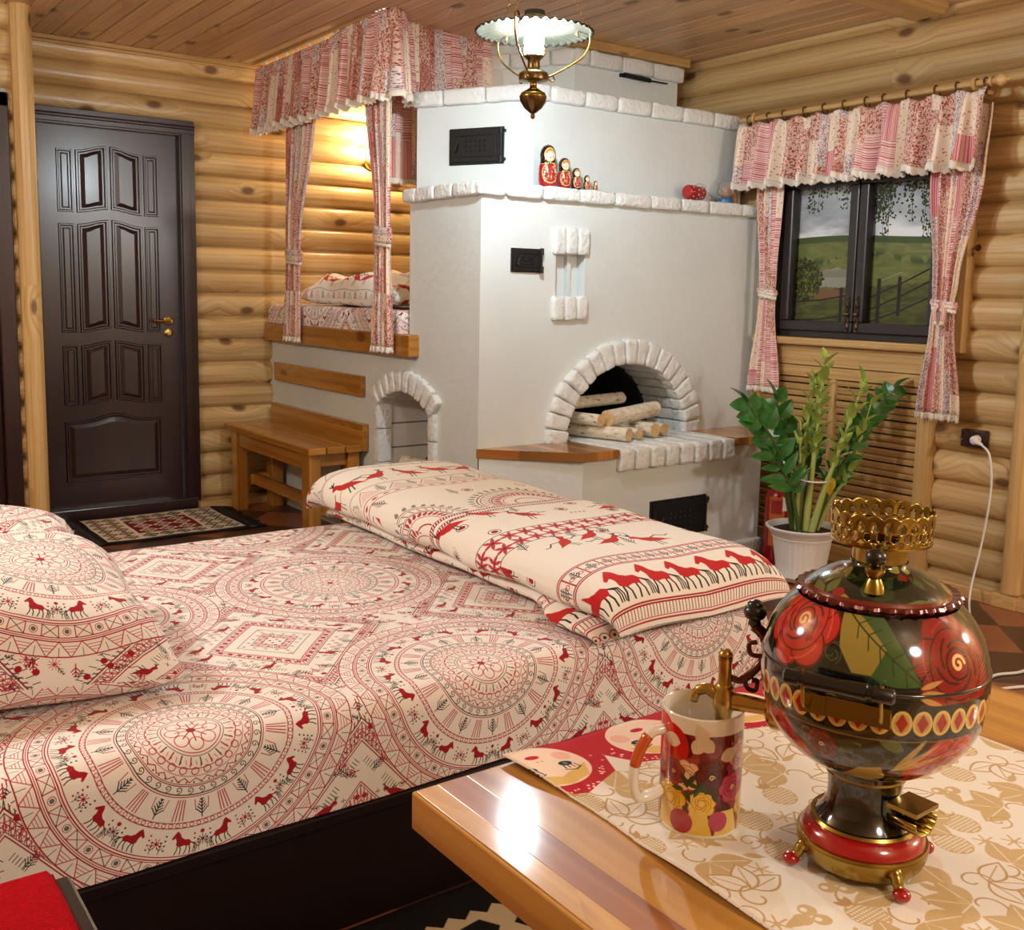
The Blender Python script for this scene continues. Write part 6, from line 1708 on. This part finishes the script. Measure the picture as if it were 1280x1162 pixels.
# pierced crown: real openings between the struts
b = B(); NU, NV = 192, 20
def cr(i, j): z = lerp(.3035, .330, j / NV); r = lerp(.0415, .0440, j / NV); w = a0 + 2 * PI * i / NU; zz = z + (.0035 * abs(math.sin(w * 10)) if j >= NV - 1 else (.002 * abs(math.sin(w * 10)) if j >= NV - 3 else 0)); return tuple(SC + Vector((r * math.cos(w), r * math.sin(w), zz)))
for j in range(NV + 1):
    for i in range(NU): b.v.append(cr(i, j))
for j in range(NV):
    for i in range(NU):
        u, v = (i + .5) / NU * 24, (j + .5) / NV
        fu = u % 1 - .5; e = 1.18
        hole = (math.hypot(fu, (v - .70) * e * 1.6) < .27) or (math.hypot((u + .5) % 1 - .5, (v - .42) * e * 1.4) < .26) or (abs(fu) * 1.3 + abs((v - .22) * e * 1.5) < .26 and v > .08)
        if hole: continue
        i2 = (i + 1) % NU; b.f.append((j * NU + i, j * NU + i2, (j + 1) * NU + i2, (j + 1) * NU + i)); b.uv.append([(0, 0)] * 4); b.m.append(0)
build(b, 'pierced_crown', M['gold'], sam, smooth=40, solid=.0014)
b = B(); b.lathe([(.0195, .3025), (.040, .3025), (.0432, .3035), (.0435, .3055), (.0415, .3065), (.0195, .3045)], 64, SC); build(b, 'crown_plate', M['gold'], sam, smooth=40)
# pedestal
b = B(); b.lathe([(.0405, .0965), (.0420, .0985), (.0425, .1005), (.040, .1025)], 60, SC); b.lathe([(.0335, .086), (.0362, .088), (.0362, .091), (.034, .093)], 60, SC); build(b, 'gilt_ring', M['gold'], sam, smooth=50)
b = B(); b.lathe([(.046, .041), (.042, .046), (.036, .053), (.0325, .062), (.0325, .076), (.0345, .087), (.040, .098)], 60, SC); ped = build(b, 'pedestal', M['enamel'], sam, smooth=50)
b = B(); b.lathe([(.0555, .0275), (.0545, .033), (.050, .0395), (.046, .0415)], 60, SC); build(b, 'red_band', M['redlac'], sam, smooth=50)
b = B(); b.lathe([(.0462, .0405), (.0478, .043), (.0462, .0455), (.043, .0455)], 60, SC, rf=lambda r, z, w: r + .0006 * math.sin(w * 30)); b.lathe([(.057, .024), (.0585, .026), (.0575, .0285), (.0545, .029)], 60, SC)
b.lathe([(.0545, .0255), (.0585, .0255), (.0578, .019), (.0555, .012), (.053, .0085), (.0515, .0085), (.0515, .012)], 96, SC, rf=lambda r, z, w: r); build(b, 'brass_skirt', M['gold'], sam, smooth=50)
for ang in (-62, 32, 122, 212):
    w = a0 + PI + math.radians(ang); dr = Vector((math.cos(w), math.sin(w), 0))
    b = B(); b.tube(bez([SC + dr * .0525 + UP * .021, SC + dr * .0575 + UP * .0175, SC + dr * .0615 + UP * .011, SC + dr * .0655 + UP * .006], 6), [.0062] * 6 + [.0052] * 6 + [.0046] * 7, 12); lg = build(b, 'leg', M['gold'], sam, smooth=True)
    b = B(); b.ball(tuple(SC + dr * .0675 + UP * .0062), .0072, 14, sc=(1.1, 1.1, .85)); fb = build(b, 'foot', M['redlac'], lg, smooth=True); fb['label'] = 'red ball foot'
# electric inlet on the pedestal
wi = a0 + PI + math.radians(58); dr = Vector((math.cos(wi), math.sin(wi), 0)); tg = Vector((-dr.y, dr.x, 0))
b = B(); c_ = SC + dr * .046 + UP * .062
for k in range(10):
    a1, a2 = PI * k / 9 - PI, PI * (k + 1) / 9 - PI
    if k < 9:
        P = lambda a, d: c_ + tg * math.cos(a) * .017 + UP * (math.sin(a) * .015 + .004) + dr * d
        b.poly([P(a1, -.012), P(a1, .016), P(a2, .016), P(a2, -.012)])
b.obox(c_ + dr * .002 + UP * .012, tg, dr, UP, .017, .014, .0015)
build(b, 'socket_shroud', M['gold'], sam, smooth=40, solid=.0016)
# side handles: brass brackets with black wooden grips (front and back)
for sg in (1, -1):
    w = a0 + PI + math.radians(-11 if sg > 0 else 169); dr = Vector((math.cos(w), math.sin(w), 0)); tg = Vector((-dr.y, dr.x, 0)); z0 = UP * .166
    b = B()
    for s_ in (-1, 1):
        b.obox(SC + dr * .0985 + tg * s_ * .026 + UP * .180, tg, UP, dr, .010, .0085, .0022)
        b.tube(bez([SC + dr * .099 + tg * s_ * .029 + UP * .176, SC + dr * .112 + tg * s_ * .031 + UP * .182, SC + dr * .1185 + tg * s_ * .031 + UP * .200, SC + dr * .118 + tg * s_ * .031 + UP * .214], 6), .0017, 8)
    b.obox(SC + dr * .0985 + UP * .180, tg, UP, dr, .024, .0085, .0012)
    br = build(b, 'handle_bracket', M['gold'], sam, smooth=40)
    b = B(); q = SC + dr * .1185 + UP * .206
    b.tube([q + tg * t for t in (-.047, -.045, -.034, -.033, -.030, -.029, 0, .020, .021, .024, .025, .040, .042)], [.004, .0065, .0065, .0052, .0052, .0068, .0062, .0068, .0052, .0052, .0065, .0062, .004], 14); g_ = build(b, 'handle_grip', M['black'], br, smooth=50); g_['label'] = 'black turned grip'
# tap
TD = (LD * .906 + FW_ * .42).normalized(); sT = SC + UP * .130
b = B(); b.lathe([(.019, -.012), (.019, .0), (.015, .004), (.0085, .007)], 24, sT + TD * .086, axis=TD)
b.tube([sT + TD * .088, sT + TD * .105, sT + TD * .124], [.0072, .0078, .0088], 14)
tp = build(b, 'tap_pipe', M['brass'], sam, smooth=50)
c_ = sT + TD * .133
b = B(); b.lathe([(.0045, -.028), (.005, -.022), (.0075, -.020), (.0085, -.012), (.0105, -.006), (.011, .004), (.009, .010), (.0095, .013), (.0075, .016)], 20, c_); build(b, 'tap_barrel', M['brass'], tp, smooth=50)
b = B(); b.tube(bez([c_ + TD * .006 + UP * .003, c_ + TD * .016 + UP * .008, c_ + TD * .026 + UP * .004, c_ + TD * .030 - UP * .006], 6), [.006] * 6 + [.0055] * 6 + [.0045] * 7, 12); build(b, 'tap_spout', M['brass'], tp, smooth=True)
b = B(); b.lathe([(.0078, .014), (.0065, .02), (.0065, .038), (.0072, .040), (.0072, .0435)], 18, c_, rf=lambda r, z, w: r + .0006 * math.sin(w * 9)); b.lathe([(.0001, .051), (.004, .050), (.0065, .047), (.007, .0445), (.0065, .043)], 18, c_); ky = build(b, 'tap_key', M['brass'], tp, smooth=50)
b = B(); k0 = c_ + UP * .022; kd = (-LD * .8 + FW_ * .6).normalized() * 1.0; kd = -LD
b.tube(bez([k0 + kd * .006, k0 + kd * .016 - UP * .002, k0 + kd * .030 + UP * .010, k0 + kd * .038 + UP * .026, k0 + kd * .034 + UP * .044, k0 + kd * .026 + UP * .052], 8), [.0035] * 8 + [.0042] * 24 + [.0055] * 9, 10)
b.tube(bez([k0 + kd * .018 + UP * .002, k0 + kd * .022 - UP * .010, k0 + kd * .030 - UP * .012, k0 + kd * .031 - UP * .003, k0 + kd * .026 - UP * .002], 6), .0026, 8)
b.tube(bez([k0 + kd * .034 + UP * .022, k0 + kd * .024 + UP * .024, k0 + kd * .022 + UP * .034, k0 + kd * .029 + UP * .036], 6), .0024, 8)
b.tube(bez([k0 + kd * .037 + UP * .034, k0 + kd * .041 + UP * .046, k0 + kd * .042 + UP * .056], 6), [.0042] * 6 + [.0035] * 6 + [.001], 8)
sc2 = build(b, 'tap_scroll', M['burg'], ky, smooth=True)
b = B(); kp = k0 + kd * .026 + UP * .050; b.lathe([(.003, .0), (.0065, .004), (.0055, .008), (.0095, .011), (.0115, .016), (.0095, .021), (.0075, .022), (.0075, .0245), (.0045, .027), (.0001, .028)], 20, kp); build(b, 'tap_knob', M['black'], ky, smooth=50)

# ------------------------------------------------------------------ red throw on a dark stool, lower left
st = thing('stool', 'dark wooden stool seat edge in the bottom left corner beside the bed', 'stool', (.1, 1.25, 0))
b = B(); b.box(-.28, .295, .95, 1.40, .395, .43, 'y'); build(b, 'seat', M['frame'], st, bevel=.005)
for (x, y) in ((-.27, .97), (.24, .97), (-.27, 1.345), (.24, 1.345)): b = B(); b.box(x, x + .045, y, y + .045, 0, .396, 'z'); build(b, 'leg', M['frame'], st, bevel=.003)
M['fleece'] = plain('red_fleece', S(176, 10, 24), rough=1, bump=1.0, bscale=260, sheen=.0, var=.12, vscale=120, spec=.1)
b = B()
def fl_(a, c):
    x, y = lerp(-.3, .272, a), lerp(.94, 1.392, c); e = min(a, 1 - a, c, 1 - c); k = max(0, 1 - e / .03)
    return (x, y, .458 - .018 * k * k + .003 * noise.noise(Vector((x * 9, y * 9, 0))))
b.grid(fl_, 60, 60); 
b.poly([(-.3, .94, .432), (-.3, 1.392, .432), (.272, 1.392, .432), (.272, .94, .432)])
for (p, q) in (((-.3, .94), (.272, .94)), ((.272, .94), (.272, 1.392)), ((.272, 1.392), (-.3, 1.392)), ((-.3, 1.392), (-.3, .94))): b.poly([(*p, .431), (*q, .431), (*q, .441), (*p, .441)])
tag(build(b, 'fleece_throw', M['fleece'], None, smooth=50), 'bright red fleece covering the stool in the bottom left corner', 'blanket')

# ------------------------------------------------------------------ figures on the stove ledge
M['doll'] = printed('doll_paint', doll_print(), rough=.15, coat=.6, ext='EXTEND', spec=.5); M['doll2'] = printed('doll_paint_dark', doll_print(red=False), rough=.15, coat=.6, ext='EXTEND', spec=.5)
fa = math.radians(-108)
def doll(x, y, z, h, lab, mt):
    b = B(); pr = [(0.0001, 0), (.20, 0), (.225, .03), (.245, .15), (.25, .3), (.245, .42), (.225, .52), (.205, .58), (.205, .64), (.215, .72), (.21, .80), (.185, .88), (.14, .945), (.08, .985), (.0001, 1)]
    pr = [(r * h * .92, q * h) for r, q in pr]
    k = len(b.v); b.lathe(pr, 32, (x, y, z), a0=fa - PI, uvs=False)
    b.uv = []; n = 32
    for i in range(len(pr) - 1):
        for j in range(n): b.uv.append([((j) / n, pr[i][1] / h), ((j + 1) / n, pr[i][1] / h), ((j + 1) / n, pr[i + 1][1] / h), (j / n, pr[i + 1][1] / h)])
    tag(build(b, 'nesting_doll', mt, None, smooth=60), lab, 'nesting doll', 'nesting dolls on the stove ledge')
LZ = 1.660
doll(2.725, 3.525, LZ, .172, 'largest red painted nesting doll on the stove ledge', M['doll'])
doll(2.822, 3.535, LZ, .128, 'second largest red nesting doll on the stove ledge, right of the tallest', M['doll'])
doll(2.893, 3.54, LZ, .092, 'middle sized dark nesting doll between the red ones and the two tiny ones', M['doll2'])
doll(2.953, 3.54, LZ, .066, 'second smallest black nesting doll on the stove ledge', M['doll2'])
doll(2.999, 3.535, LZ, .045, 'tiniest black nesting doll at the end of the row on the ledge', M['doll2'])
nb_ = thing('red_drum_ornament', 'small red dotted drum with a wire handle lying on the stove ledge', 'ornament', (3.60, 3.53, LZ))
b = B(); b.tube([(3.545, 3.52, LZ + .035), (3.553, 3.521, LZ + .035), (3.65, 3.535, LZ + .035), (3.658, 3.536, LZ + .035)], [.029, .034, .034, .030], 22); body_ = build(b, 'drum', M['redlac'], nb_, smooth=40, bevel=.003)
b = B()
for k in range(10):
    for q in range(3): a = 2 * PI * (k + .5 * (q % 2)) / 10; xx = 3.565 + q * .035; b.ball((xx, 3.5225 + (xx - 3.553) * .144 + math.cos(a) * .0345, LZ + .035 + math.sin(a) * .0345), .0028, 6)
build(b, 'dot_trim', M['white'], body_, smooth=True)
b = B(); b.tube(bez([(3.60, 3.53, LZ + .068), (3.63, 3.52, LZ + .078), (3.67, 3.52, LZ + .066), (3.66, 3.53, LZ + .055), (3.69, 3.53, LZ + .045), (3.73, 3.53, LZ + .025)], 6), .0014, 6); build(b, 'wire_handle', M['steel'], nb_, smooth=True)
sg_ = thing('snow_globe', 'small glass globe ornament with a figure inside at the right end of the ledge', 'ornament', (3.815, 3.53, LZ))
M['clear'] = plain('clear_glass', S(240, 244, 244), rough=.02, trans=.85)
b = B(); b.lathe([(.0001, .0), (.038, 0), (.04, .01), (.034, .024), (.0001, .026)], 28, (3.815, 3.53, LZ)); build(b, 'base', plain('blue_base', S(40, 96, 140), rough=.3, coat=.4), sg_, smooth=50)
b = B(); b.ball((3.815, 3.53, LZ + .066), .043, 24); build(b, 'glass_dome', M['clear'], sg_, smooth=True)
b = B(); b.ball((3.812, 3.525, LZ + .062), .012, 12, sc=(1, 1, 1)); b.ball((3.812, 3.527, LZ + .043), .016, 12); b.ball((3.83, 3.535, LZ + .055), .012, 10, sc=(1, 1, 1.6)); build(b, 'inner_figure', plain('figure_paint', S(214, 140, 70), rough=.5), sg_, smooth=True)
wf = thing('wooden_figurine', 'little carved wooden figure standing beside the glass globe', 'figurine', (3.885, 3.54, LZ))
b = B(); b.lathe([(.0001, 0), (.02, 0), (.018, .03), (.012, .055), (.0001, .058)], 16, (3.885, 3.54, LZ)); build(b, 'body', plain('carved_wood', S(176, 126, 70), rough=.5), wf, smooth=50)
b = B(); b.ball((3.885, 3.54, LZ + .068), .014, 14); build(b, 'head', plain('carved_head', S(206, 160, 110), rough=.5), wf, smooth=True)
b = B(); b.lathe([(.017, 0), (.015, .006), (.012, .014), (.0001, .018)], 14, (3.885, 3.54, LZ + .072)); build(b, 'hat', M['black'], wf, smooth=50)

# ------------------------------------------------------------------ potted plant
PC = Vector((3.60, 2.80, 0)); R_ = Vector((.809, -.588, 0))
plant = thing('potted_plant', 'green succulent-leaved house plant in a white ribbed pot under the window', 'plant', PC)
b = B(); b.lathe([(.0001, .006), (.10, .006), (.118, .012), (.134, .03), (.138, .034), (.132, .033), (.115, .018), (.0001, .014)], 48, PC); build(b, 'saucer', M['white'], plant, smooth=50)
b = B(); b.lathe([(.0001, .016), (.094, .016), (.098, .02), (.104, .06), (.119, .165), (.124, .185), (.13, .20), (.142, .215), (.150, .226), (.156, .232), (.156, .238), (.148, .240), (.140, .234), (.126, .20)], 96, PC, rf=lambda r, z, w: r + (.0028 * math.cos(w * 32) if .03 < z < .18 and r < .125 else 0)); b.lathe([(.127, .190), (.1295, .1925), (.128, .195)], 96, PC, rf=lambda r, z, w: r); pt_ = build(b, 'pot', M['white'], plant, smooth=50)
b = B(); b.lathe([(.0001, .224), (.06, .226), (.12, .220), (.134, .214)], 40, PC, rf=lambda r, z, w: r * (1 + .02 * math.sin(w * 7))); build(b, 'soil', plain('soil', S(46, 32, 24), rough=1, bump=1, bscale=180), plant, smooth=True)
M['stem_d'] = plain('stem_green', S(62, 84, 34), rough=.45); M['stem_l'] = plain('stem_light', S(162, 174, 96), rough=.45)
M['leaf_d'] = plain('leaf_dark', S(44, 100, 38), rough=.26, coat=.4, var=.3, vscale=25); M['leaf_l'] = plain('leaf_light', S(156, 178, 82), rough=.4, var=.2, vscale=25); M['leaf_y'] = plain('leaf_yellow', S(196, 176, 40), rough=.4)
def add_leaf(b, p, d, nrm, L, W, m):
    d = d.normalized(); s = d.cross(nrm)
    if s.length < 1e-4: s = d.orthogonal()
    s.normalize(); n = s.cross(d); k = 7; rows = []
    for i in range(k + 1):
        t = i / k; w = W / 2 * (math.sin(PI * t ** .75)) ** .8 if 0 < i < k else 0.0006; bend = n * (-.22 * L * t * t + .0)
        c = p + d * (L * t) + bend; rows.append((c - s * w + n * w * .35, c, c + s * w + n * w * .35))
    for a, c in zip(rows[:-1], rows[1:]):
        b.poly([a[0], a[1], c[1], c[0]], None, m); b.poly([a[1], a[2], c[2], c[1]], None, m)
def stem(tip, mid, base, sm, lm, n0, nl, L, W, r0=.011, upright=False, rnd=1, start=.35):
    rr = random.Random(rnd); P = bez([base, base.lerp(mid, .5) + Vector((0, 0, .02)), mid, tip], 10)
    b = B(); k = len(P); b.tube(P, [lerp(r0, .0028, i / (k - 1)) for i in range(k)], 8, m=0)
    for i in range(nl):
        t = lerp(start, .98, i / max(1, nl - 1)); q = min(k - 2, int(t * (k - 1))); p = Vector(P[q]).lerp(Vector(P[q + 1]), t * (k - 1) - q); ax = (Vector(P[q + 1]) - Vector(P[q])).normalized()
        side = ax.cross(FW_)
        if side.length < .25: side = R_.copy()
        side.normalize(); sd_ = 1 if i % 2 else -1
        if upright:
            an = i * 2.4; e = ax.orthogonal().normalized(); e2 = ax.cross(e); o = e * math.cos(an) + e2 * math.sin(an); d = ax * .9 + o * .55; nn = -o + ax * .2
        else:
            d = side * sd_ * .85 + ax * .6 - FW_ * rr.uniform(-.5, .5) + Vector((0, 0, rr.uniform(.0, .25))); nn = Vector((0, 0, .35)) - FW_ * rr.uniform(.8, 1.2) + ax * .1 + R_ * rr.uniform(-.4, .4)
        s_ = rr.uniform(.85, 1.1) * (1 if i < nl - 3 else .85)
        add_leaf(b, p, d, nn, L * s_, W * s_, 1)
    if not upright: add_leaf(b, Vector(P[-1]), (Vector(P[-1]) - Vector(P[-3])), Vector((0, 0, 1)), L, W, 1)
    build(b, 'stem', [sm, lm], plant, smooth=True)
def Q(l, f, z): return PC + R_ * l + FW_ * f + Vector((0, 0, z))
D_, L_ = (M['stem_d'], M['leaf_d']), (M['stem_l'], M['leaf_l'])
stem(Q(-.275, -.05, .77), Q(-.15, -.05, .60), Q(-.045, -.02, .21), *D_, 0, 14, .10, .08, rnd=1, start=.5)
stem(Q(-.13, .06, .78), Q(-.08, .05, .58), Q(-.03, .05, .21), *D_, 0, 11, .098, .078, rnd=2, start=.45)
stem(Q(.37, .02, .84), Q(.19, .02, .62), Q(.05, .0, .21), *D_, 0, 15, .075, .058, rnd=3, start=.62)
stem(Q(.17, -.08, .60), Q(.11, -.05, .46), Q(.04, -.03, .21), *D_, 0, 9, .10, .046, rnd=4, start=.5)
stem(Q(-.17, -.10, .56), Q(-.09, -.08, .44), Q(-.03, -.06, .21), *D_, 0, 8, .11, .044, rnd=5, start=.5)
stem(Q(.06, .12, .66), Q(.04, .09, .5), Q(.01, .06, .21), *D_, 0, 10, .09, .05, rnd=6, start=.5)
stem(Q(.035, -.07, .975), Q(.022, -.06, .66), Q(.0, -.04, .21), *L_, 0, 22, .10, .040, r0=.017, upright=True, rnd=7, start=.48)
stem(Q(.005, -.03, .90), Q(-.012, -.02, .62), Q(-.02, .0, .21), *L_, 0, 16, .09, .036, r0=.014, upright=True, rnd=8, start=.5)
stem(Q(.20, -.09, .89), Q(.105, -.09, .57), Q(.02, -.05, .21), *L_, 0, 15, .10, .040, r0=.017, upright=True, rnd=9, start=.55)
stem(Q(.255, -.03, .79), Q(.17, -.05, .49), Q(.045, -.02, .21), *L_, 0, 13, .09, .034, r0=.014, upright=True, rnd=10, start=.5)
stem(Q(-.05, -.06, .70), Q(-.04, -.05, .48), Q(-.035, -.02, .21), *L_, 0, 12, .08, .028, r0=.012, upright=True, rnd=11, start=.5)
b = B(); add_leaf(b, Q(.085, -.07, .47), Vector((.02, -.02, -1)), -FW_, .085, .045, 0); yl = build(b, 'yellow_leaf', M['leaf_y'], plant, smooth=True); yl['label'] = 'single yellowing leaf'
b = B(); b.tube(bez([Q(-.075, -.05, .485), Q(-.045, -.085, .455), Q(.02, -.09, .445), Q(.085, -.07, .447), Q(.10, .0, .45), Q(.06, .07, .46), Q(-.03, .08, .47), Q(-.08, .02, .485), Q(-.075, -.05, .485)], 6), .0035, 6); tr_ = build(b, 'tie_ribbon', M['white'], plant, smooth=True); tr_['label'] = 'white string holding the stems together'

# ------------------------------------------------------------------ fire extinguisher
EC = Vector((3.80, 3.105, 0)); ex = thing('fire_extinguisher', 'red fire extinguisher standing between the stove and the plant pot', 'fire extinguisher', EC)
M['exred'] = plain('extinguisher_red', S(146, 16, 18), rough=.25, coat=.4)
b = B(); b.lathe([(.0001, 0), (.056, 0), (.058, .006), (.058, .285), (.054, .305), (.04, .325), (.022, .335), (.022, .342), (.0001, .342)], 32, EC); build(b, 'cylinder', M['exred'], ex, smooth=50)
fw = -FW_; ang0 = math.atan2(fw.y, fw.x)
b = B(); 
for (a0_, a1_, z0, z1, mm) in ((-.9, .35, .07, .30, 1), (.15, .95, .235, .30, 0), (-.75, .15, .22, .285, 2)):
    for k in range(8):
        q0, q1 = ang0 + lerp(a0_, a1_, k / 8), ang0 + lerp(a0_, a1_, (k + 1) / 8); r = .0585 + .0004 * (mm != 1)
        b.poly([(EC.x + r * math.cos(a), EC.y + r * math.sin(a), z) for a, z in ((q0, z0), (q1, z0), (q1, z1), (q0, z1))], None, mm)
lb = build(b, 'label_sticker', [M['white'], plain('label_orange', S(190, 92, 30), rough=.5), plain('label_red', S(150, 30, 24), rough=.5)], ex); lb['label'] = 'paper instruction label'
b = B(); b.tube([EC + UP * .338, EC + UP * .372], .014, 14); b.tube([EC + UP * .36 + R_ * .0, EC + UP * .362 + R_ * .03], .008, 10); b.lathe([(.0001, 0), (.013, 0), (.013, .007), (.0001, .007)], 16, EC + UP * .358 - FW_ * .014, axis=-FW_); build(b, 'valve', M['steel'], ex, smooth=50)
b = B(); b.tube(bez([EC + UP * .372 - R_ * .02, EC + UP * .385 + R_ * .02, EC + UP * .392 + R_ * .075], 6), .006, 8); b.tube(bez([EC + UP * .355 + R_ * .0, EC + UP * .362 + R_ * .04, EC + UP * .360 + R_ * .08], 6), .005, 8); build(b, 'lever', M['black'], ex, smooth=50)
b = B(); b.tube(bez([EC + UP * .362 + R_ * .03, EC + UP * .35 + R_ * .075, EC + UP * .25 + R_ * .083, EC + UP * .12 + R_ * .072], 8), .008, 10); build(b, 'hose', M['black'], ex, smooth=True)

# ------------------------------------------------------------------ pendant lamp
PL = Vector((2.038, 2.721, 0)); lamp = thing('pendant_lamp', 'hanging brass lamp shaped like an old oil lamp with a wide scalloped shade', 'lamp', (PL.x, PL.y, 2.4))
zc = lambda z: PL + UP * z
b = B(); b.lathe([(.0001, 1.765), (.006, 1.768), (.008, 1.775), (.005, 1.782), (.012, 1.786), (.028, 1.800), (.040, 1.820), (.043, 1.832)], 40, PL, rf=lambda r, z, w: r * (1 + (.05 * math.cos(w * 12) if 1.785 < z < 1.83 else 0))); build(b, 'finial_bowl', M['brass2'], lamp, smooth=60)
b = B(); b.lathe([(.043, 1.832), (.044, 1.835), (.038, 1.846), (.022, 1.855), (.012, 1.862), (.010, 1.874), (.014, 1.879)], 40, PL); build(b, 'bowl_top', M['gold'], lamp, smooth=60)
b = B(); b.lathe([(.014, 1.876), (.030, 1.878), (.046, 1.884), (.047, 1.888), (.047, 1.902), (.044, 1.908), (.030, 1.916), (.020, 1.920), (.019, 1.945), (.024, 1.950), (.031, 1.956), (.032, 1.960)], 40, PL); build(b, 'font', M['brass2'], lamp, smooth=50)
b = B()
for k in range(22):
    w = 2 * PI * k / 22; e = Vector((math.cos(w), math.sin(w), 0)); b.tube([zc(1.958) + e * .031, zc(1.972) + e * .036, zc(1.984) + e * .031], [.0022, .003, .0012], 6)
build(b, 'gallery', M['gold'], lamp, smooth=True)
M['bulb'] = plain('lit_bulb', S(255, 246, 226), emit=S(255, 240, 212), estr=1.0)
b = B(); b.lathe([(.014, 1.955), (.018, 1.965), (.027, 1.985), (.0305, 2.005), (.027, 2.026), (.019, 2.044), (.015, 2.06), (.014, 2.082), (.0001, 2.086)], 28, PL); build(b, 'bulb', M['bulb'], lamp, smooth=60)
M['shade'] = plain('shade_metal', S(72, 70, 60), rough=.45, metal=.8)
b = B()
def sh(a, t):
    w = 2 * PI * a; r = lerp(.045, .188, t); z = lerp(2.066, 2.030, t ** 1.1) + .003 * math.sin(t * 3 * PI)
    e = max(0, (t - .82) / .18); z += .0035 * math.cos(w * 40) * e; r += .002 * math.cos(w * 40) * e; z += .0008 * math.cos(w * 40) * min(1, t * 2) * (1 - e)
    return tuple(PL + Vector((r * math.cos(w), r * math.sin(w), z)))
b.grid(sh, 336, 16, cu=True); build(b, 'shade', M['shade'], lamp, smooth=True, solid=.002)
b = B(); b.lathe([(.047, 2.062), (.05, 2.067), (.046, 2.075), (.034, 2.082), (.032, 2.096)], 36, PL); build(b, 'shade_cap', M['shade'], lamp, smooth=50)
for k in range(3):
    w = math.radians(-36 + 10 + 120 * k); e = Vector((math.cos(w), math.sin(w), 0))
    b = B(); b.tube(bez([zc(1.896) + e * .046, zc(1.925) + e * .10, zc(1.962) + e * .155, zc(1.998) + e * .178, zc(2.03) + e * .182, zc(2.052) + e * .176, zc(2.056) + e * .150, zc(2.036) + e * .138, zc(2.026) + e * .146], 8), .0032, 8)
    b.tube(bez([zc(1.896) + e * .046, zc(1.884) + e * .058, zc(1.89) + e * .068, zc(1.902) + e * .063], 6), .0024, 8); build(b, 'arm', M['gold'], lamp, smooth=True)
    b = B(); q0, q1 = zc(2.052) + e * .172, zc(CEIL - .03) + e * .012
    for i in range(26):
        p0, p1 = q0.lerp(q1, i / 26), q0.lerp(q1, (i + 1) / 26); b.tube([p0, p1], .0016, 6)
        if i % 2: b.ball(tuple(p0), .003, 6)
    build(b, 'chain', M['brass'], lamp, smooth=True)
b = B(); b.lathe([(.0001, CEIL - .036), (.02, CEIL - .034), (.05, CEIL - .018), (.055, CEIL - .001)], 32, PL); build(b, 'ceiling_rose', M['brass2'], lamp, smooth=50)
# ------------------------------------------------------------------ light
M['bulb'].node_tree.nodes['Principled BSDF'].inputs['Emission Color'].default_value = S(230, 246, 255)
M['bulb'].node_tree.nodes['Principled BSDF'].inputs['Emission Strength'].default_value = 1300
def point(name, loc, W, col, r):
    l = bpy.data.lights.new(name, 'POINT'); l.energy = W; l.color = col[:3]; l.shadow_soft_size = r
    o = bpy.data.objects.new(name, l); o.location = loc; COL.objects.link(o); return o
# unseen lamp left of the bed, plus two fill lights added behind the viewer
point('room_light', (-.6, 2.8, 2.0), 88, S(255, 250, 242), .12)
point('room_light', (.6, -.9, 1.9), 46, S(255, 250, 242), .15)
point('room_light', (3.4, -.7, 1.75), 88, S(255, 250, 242), .12)
wd = bpy.data.worlds.new('room_air'); bpy.context.scene.world = wd; wd.use_nodes = True
wd.node_tree.nodes['Background'].inputs[0].default_value = S(255, 250, 242); wd.node_tree.nodes['Background'].inputs[1].default_value = .7

# ------------------------------------------------------------------ camera
yaw, pitch, roll, f, py = 0.628819068, 0.127447155, 0.0186427954, 1292.94794, 529.443101
F = Vector((math.sin(yaw) * math.cos(pitch), math.cos(yaw) * math.cos(pitch), -math.sin(pitch)))
R = Vector((math.cos(yaw), -math.sin(yaw), 0)); U = R.cross(F)
R2 = R * math.cos(roll) + U * math.sin(roll); U2 = U * math.cos(roll) - R * math.sin(roll)
cd = bpy.data.cameras.new('camera'); cam = bpy.data.objects.new('camera', cd); COL.objects.link(cam)
mt = Matrix((R2, U2, -F)).transposed().to_4x4(); mt.translation = Vector((0, 0, 1.22)); cam.matrix_world = mt
cd.sensor_fit = 'HORIZONTAL'; cd.sensor_width = 36; cd.lens = f / 1280 * 36; cd.shift_y = (py - 581) / 1280; cd.clip_start = .02
sc = bpy.context.scene; sc.camera = cam
vs = sc.view_settings; vs.view_transform = 'Standard'; vs.look = 'None'; vs.gamma = 1; vs.use_curve_mapping = False; vs.exposure = 0
for o in bpy.data.objects:
    if '_base' in o: del o['_base']
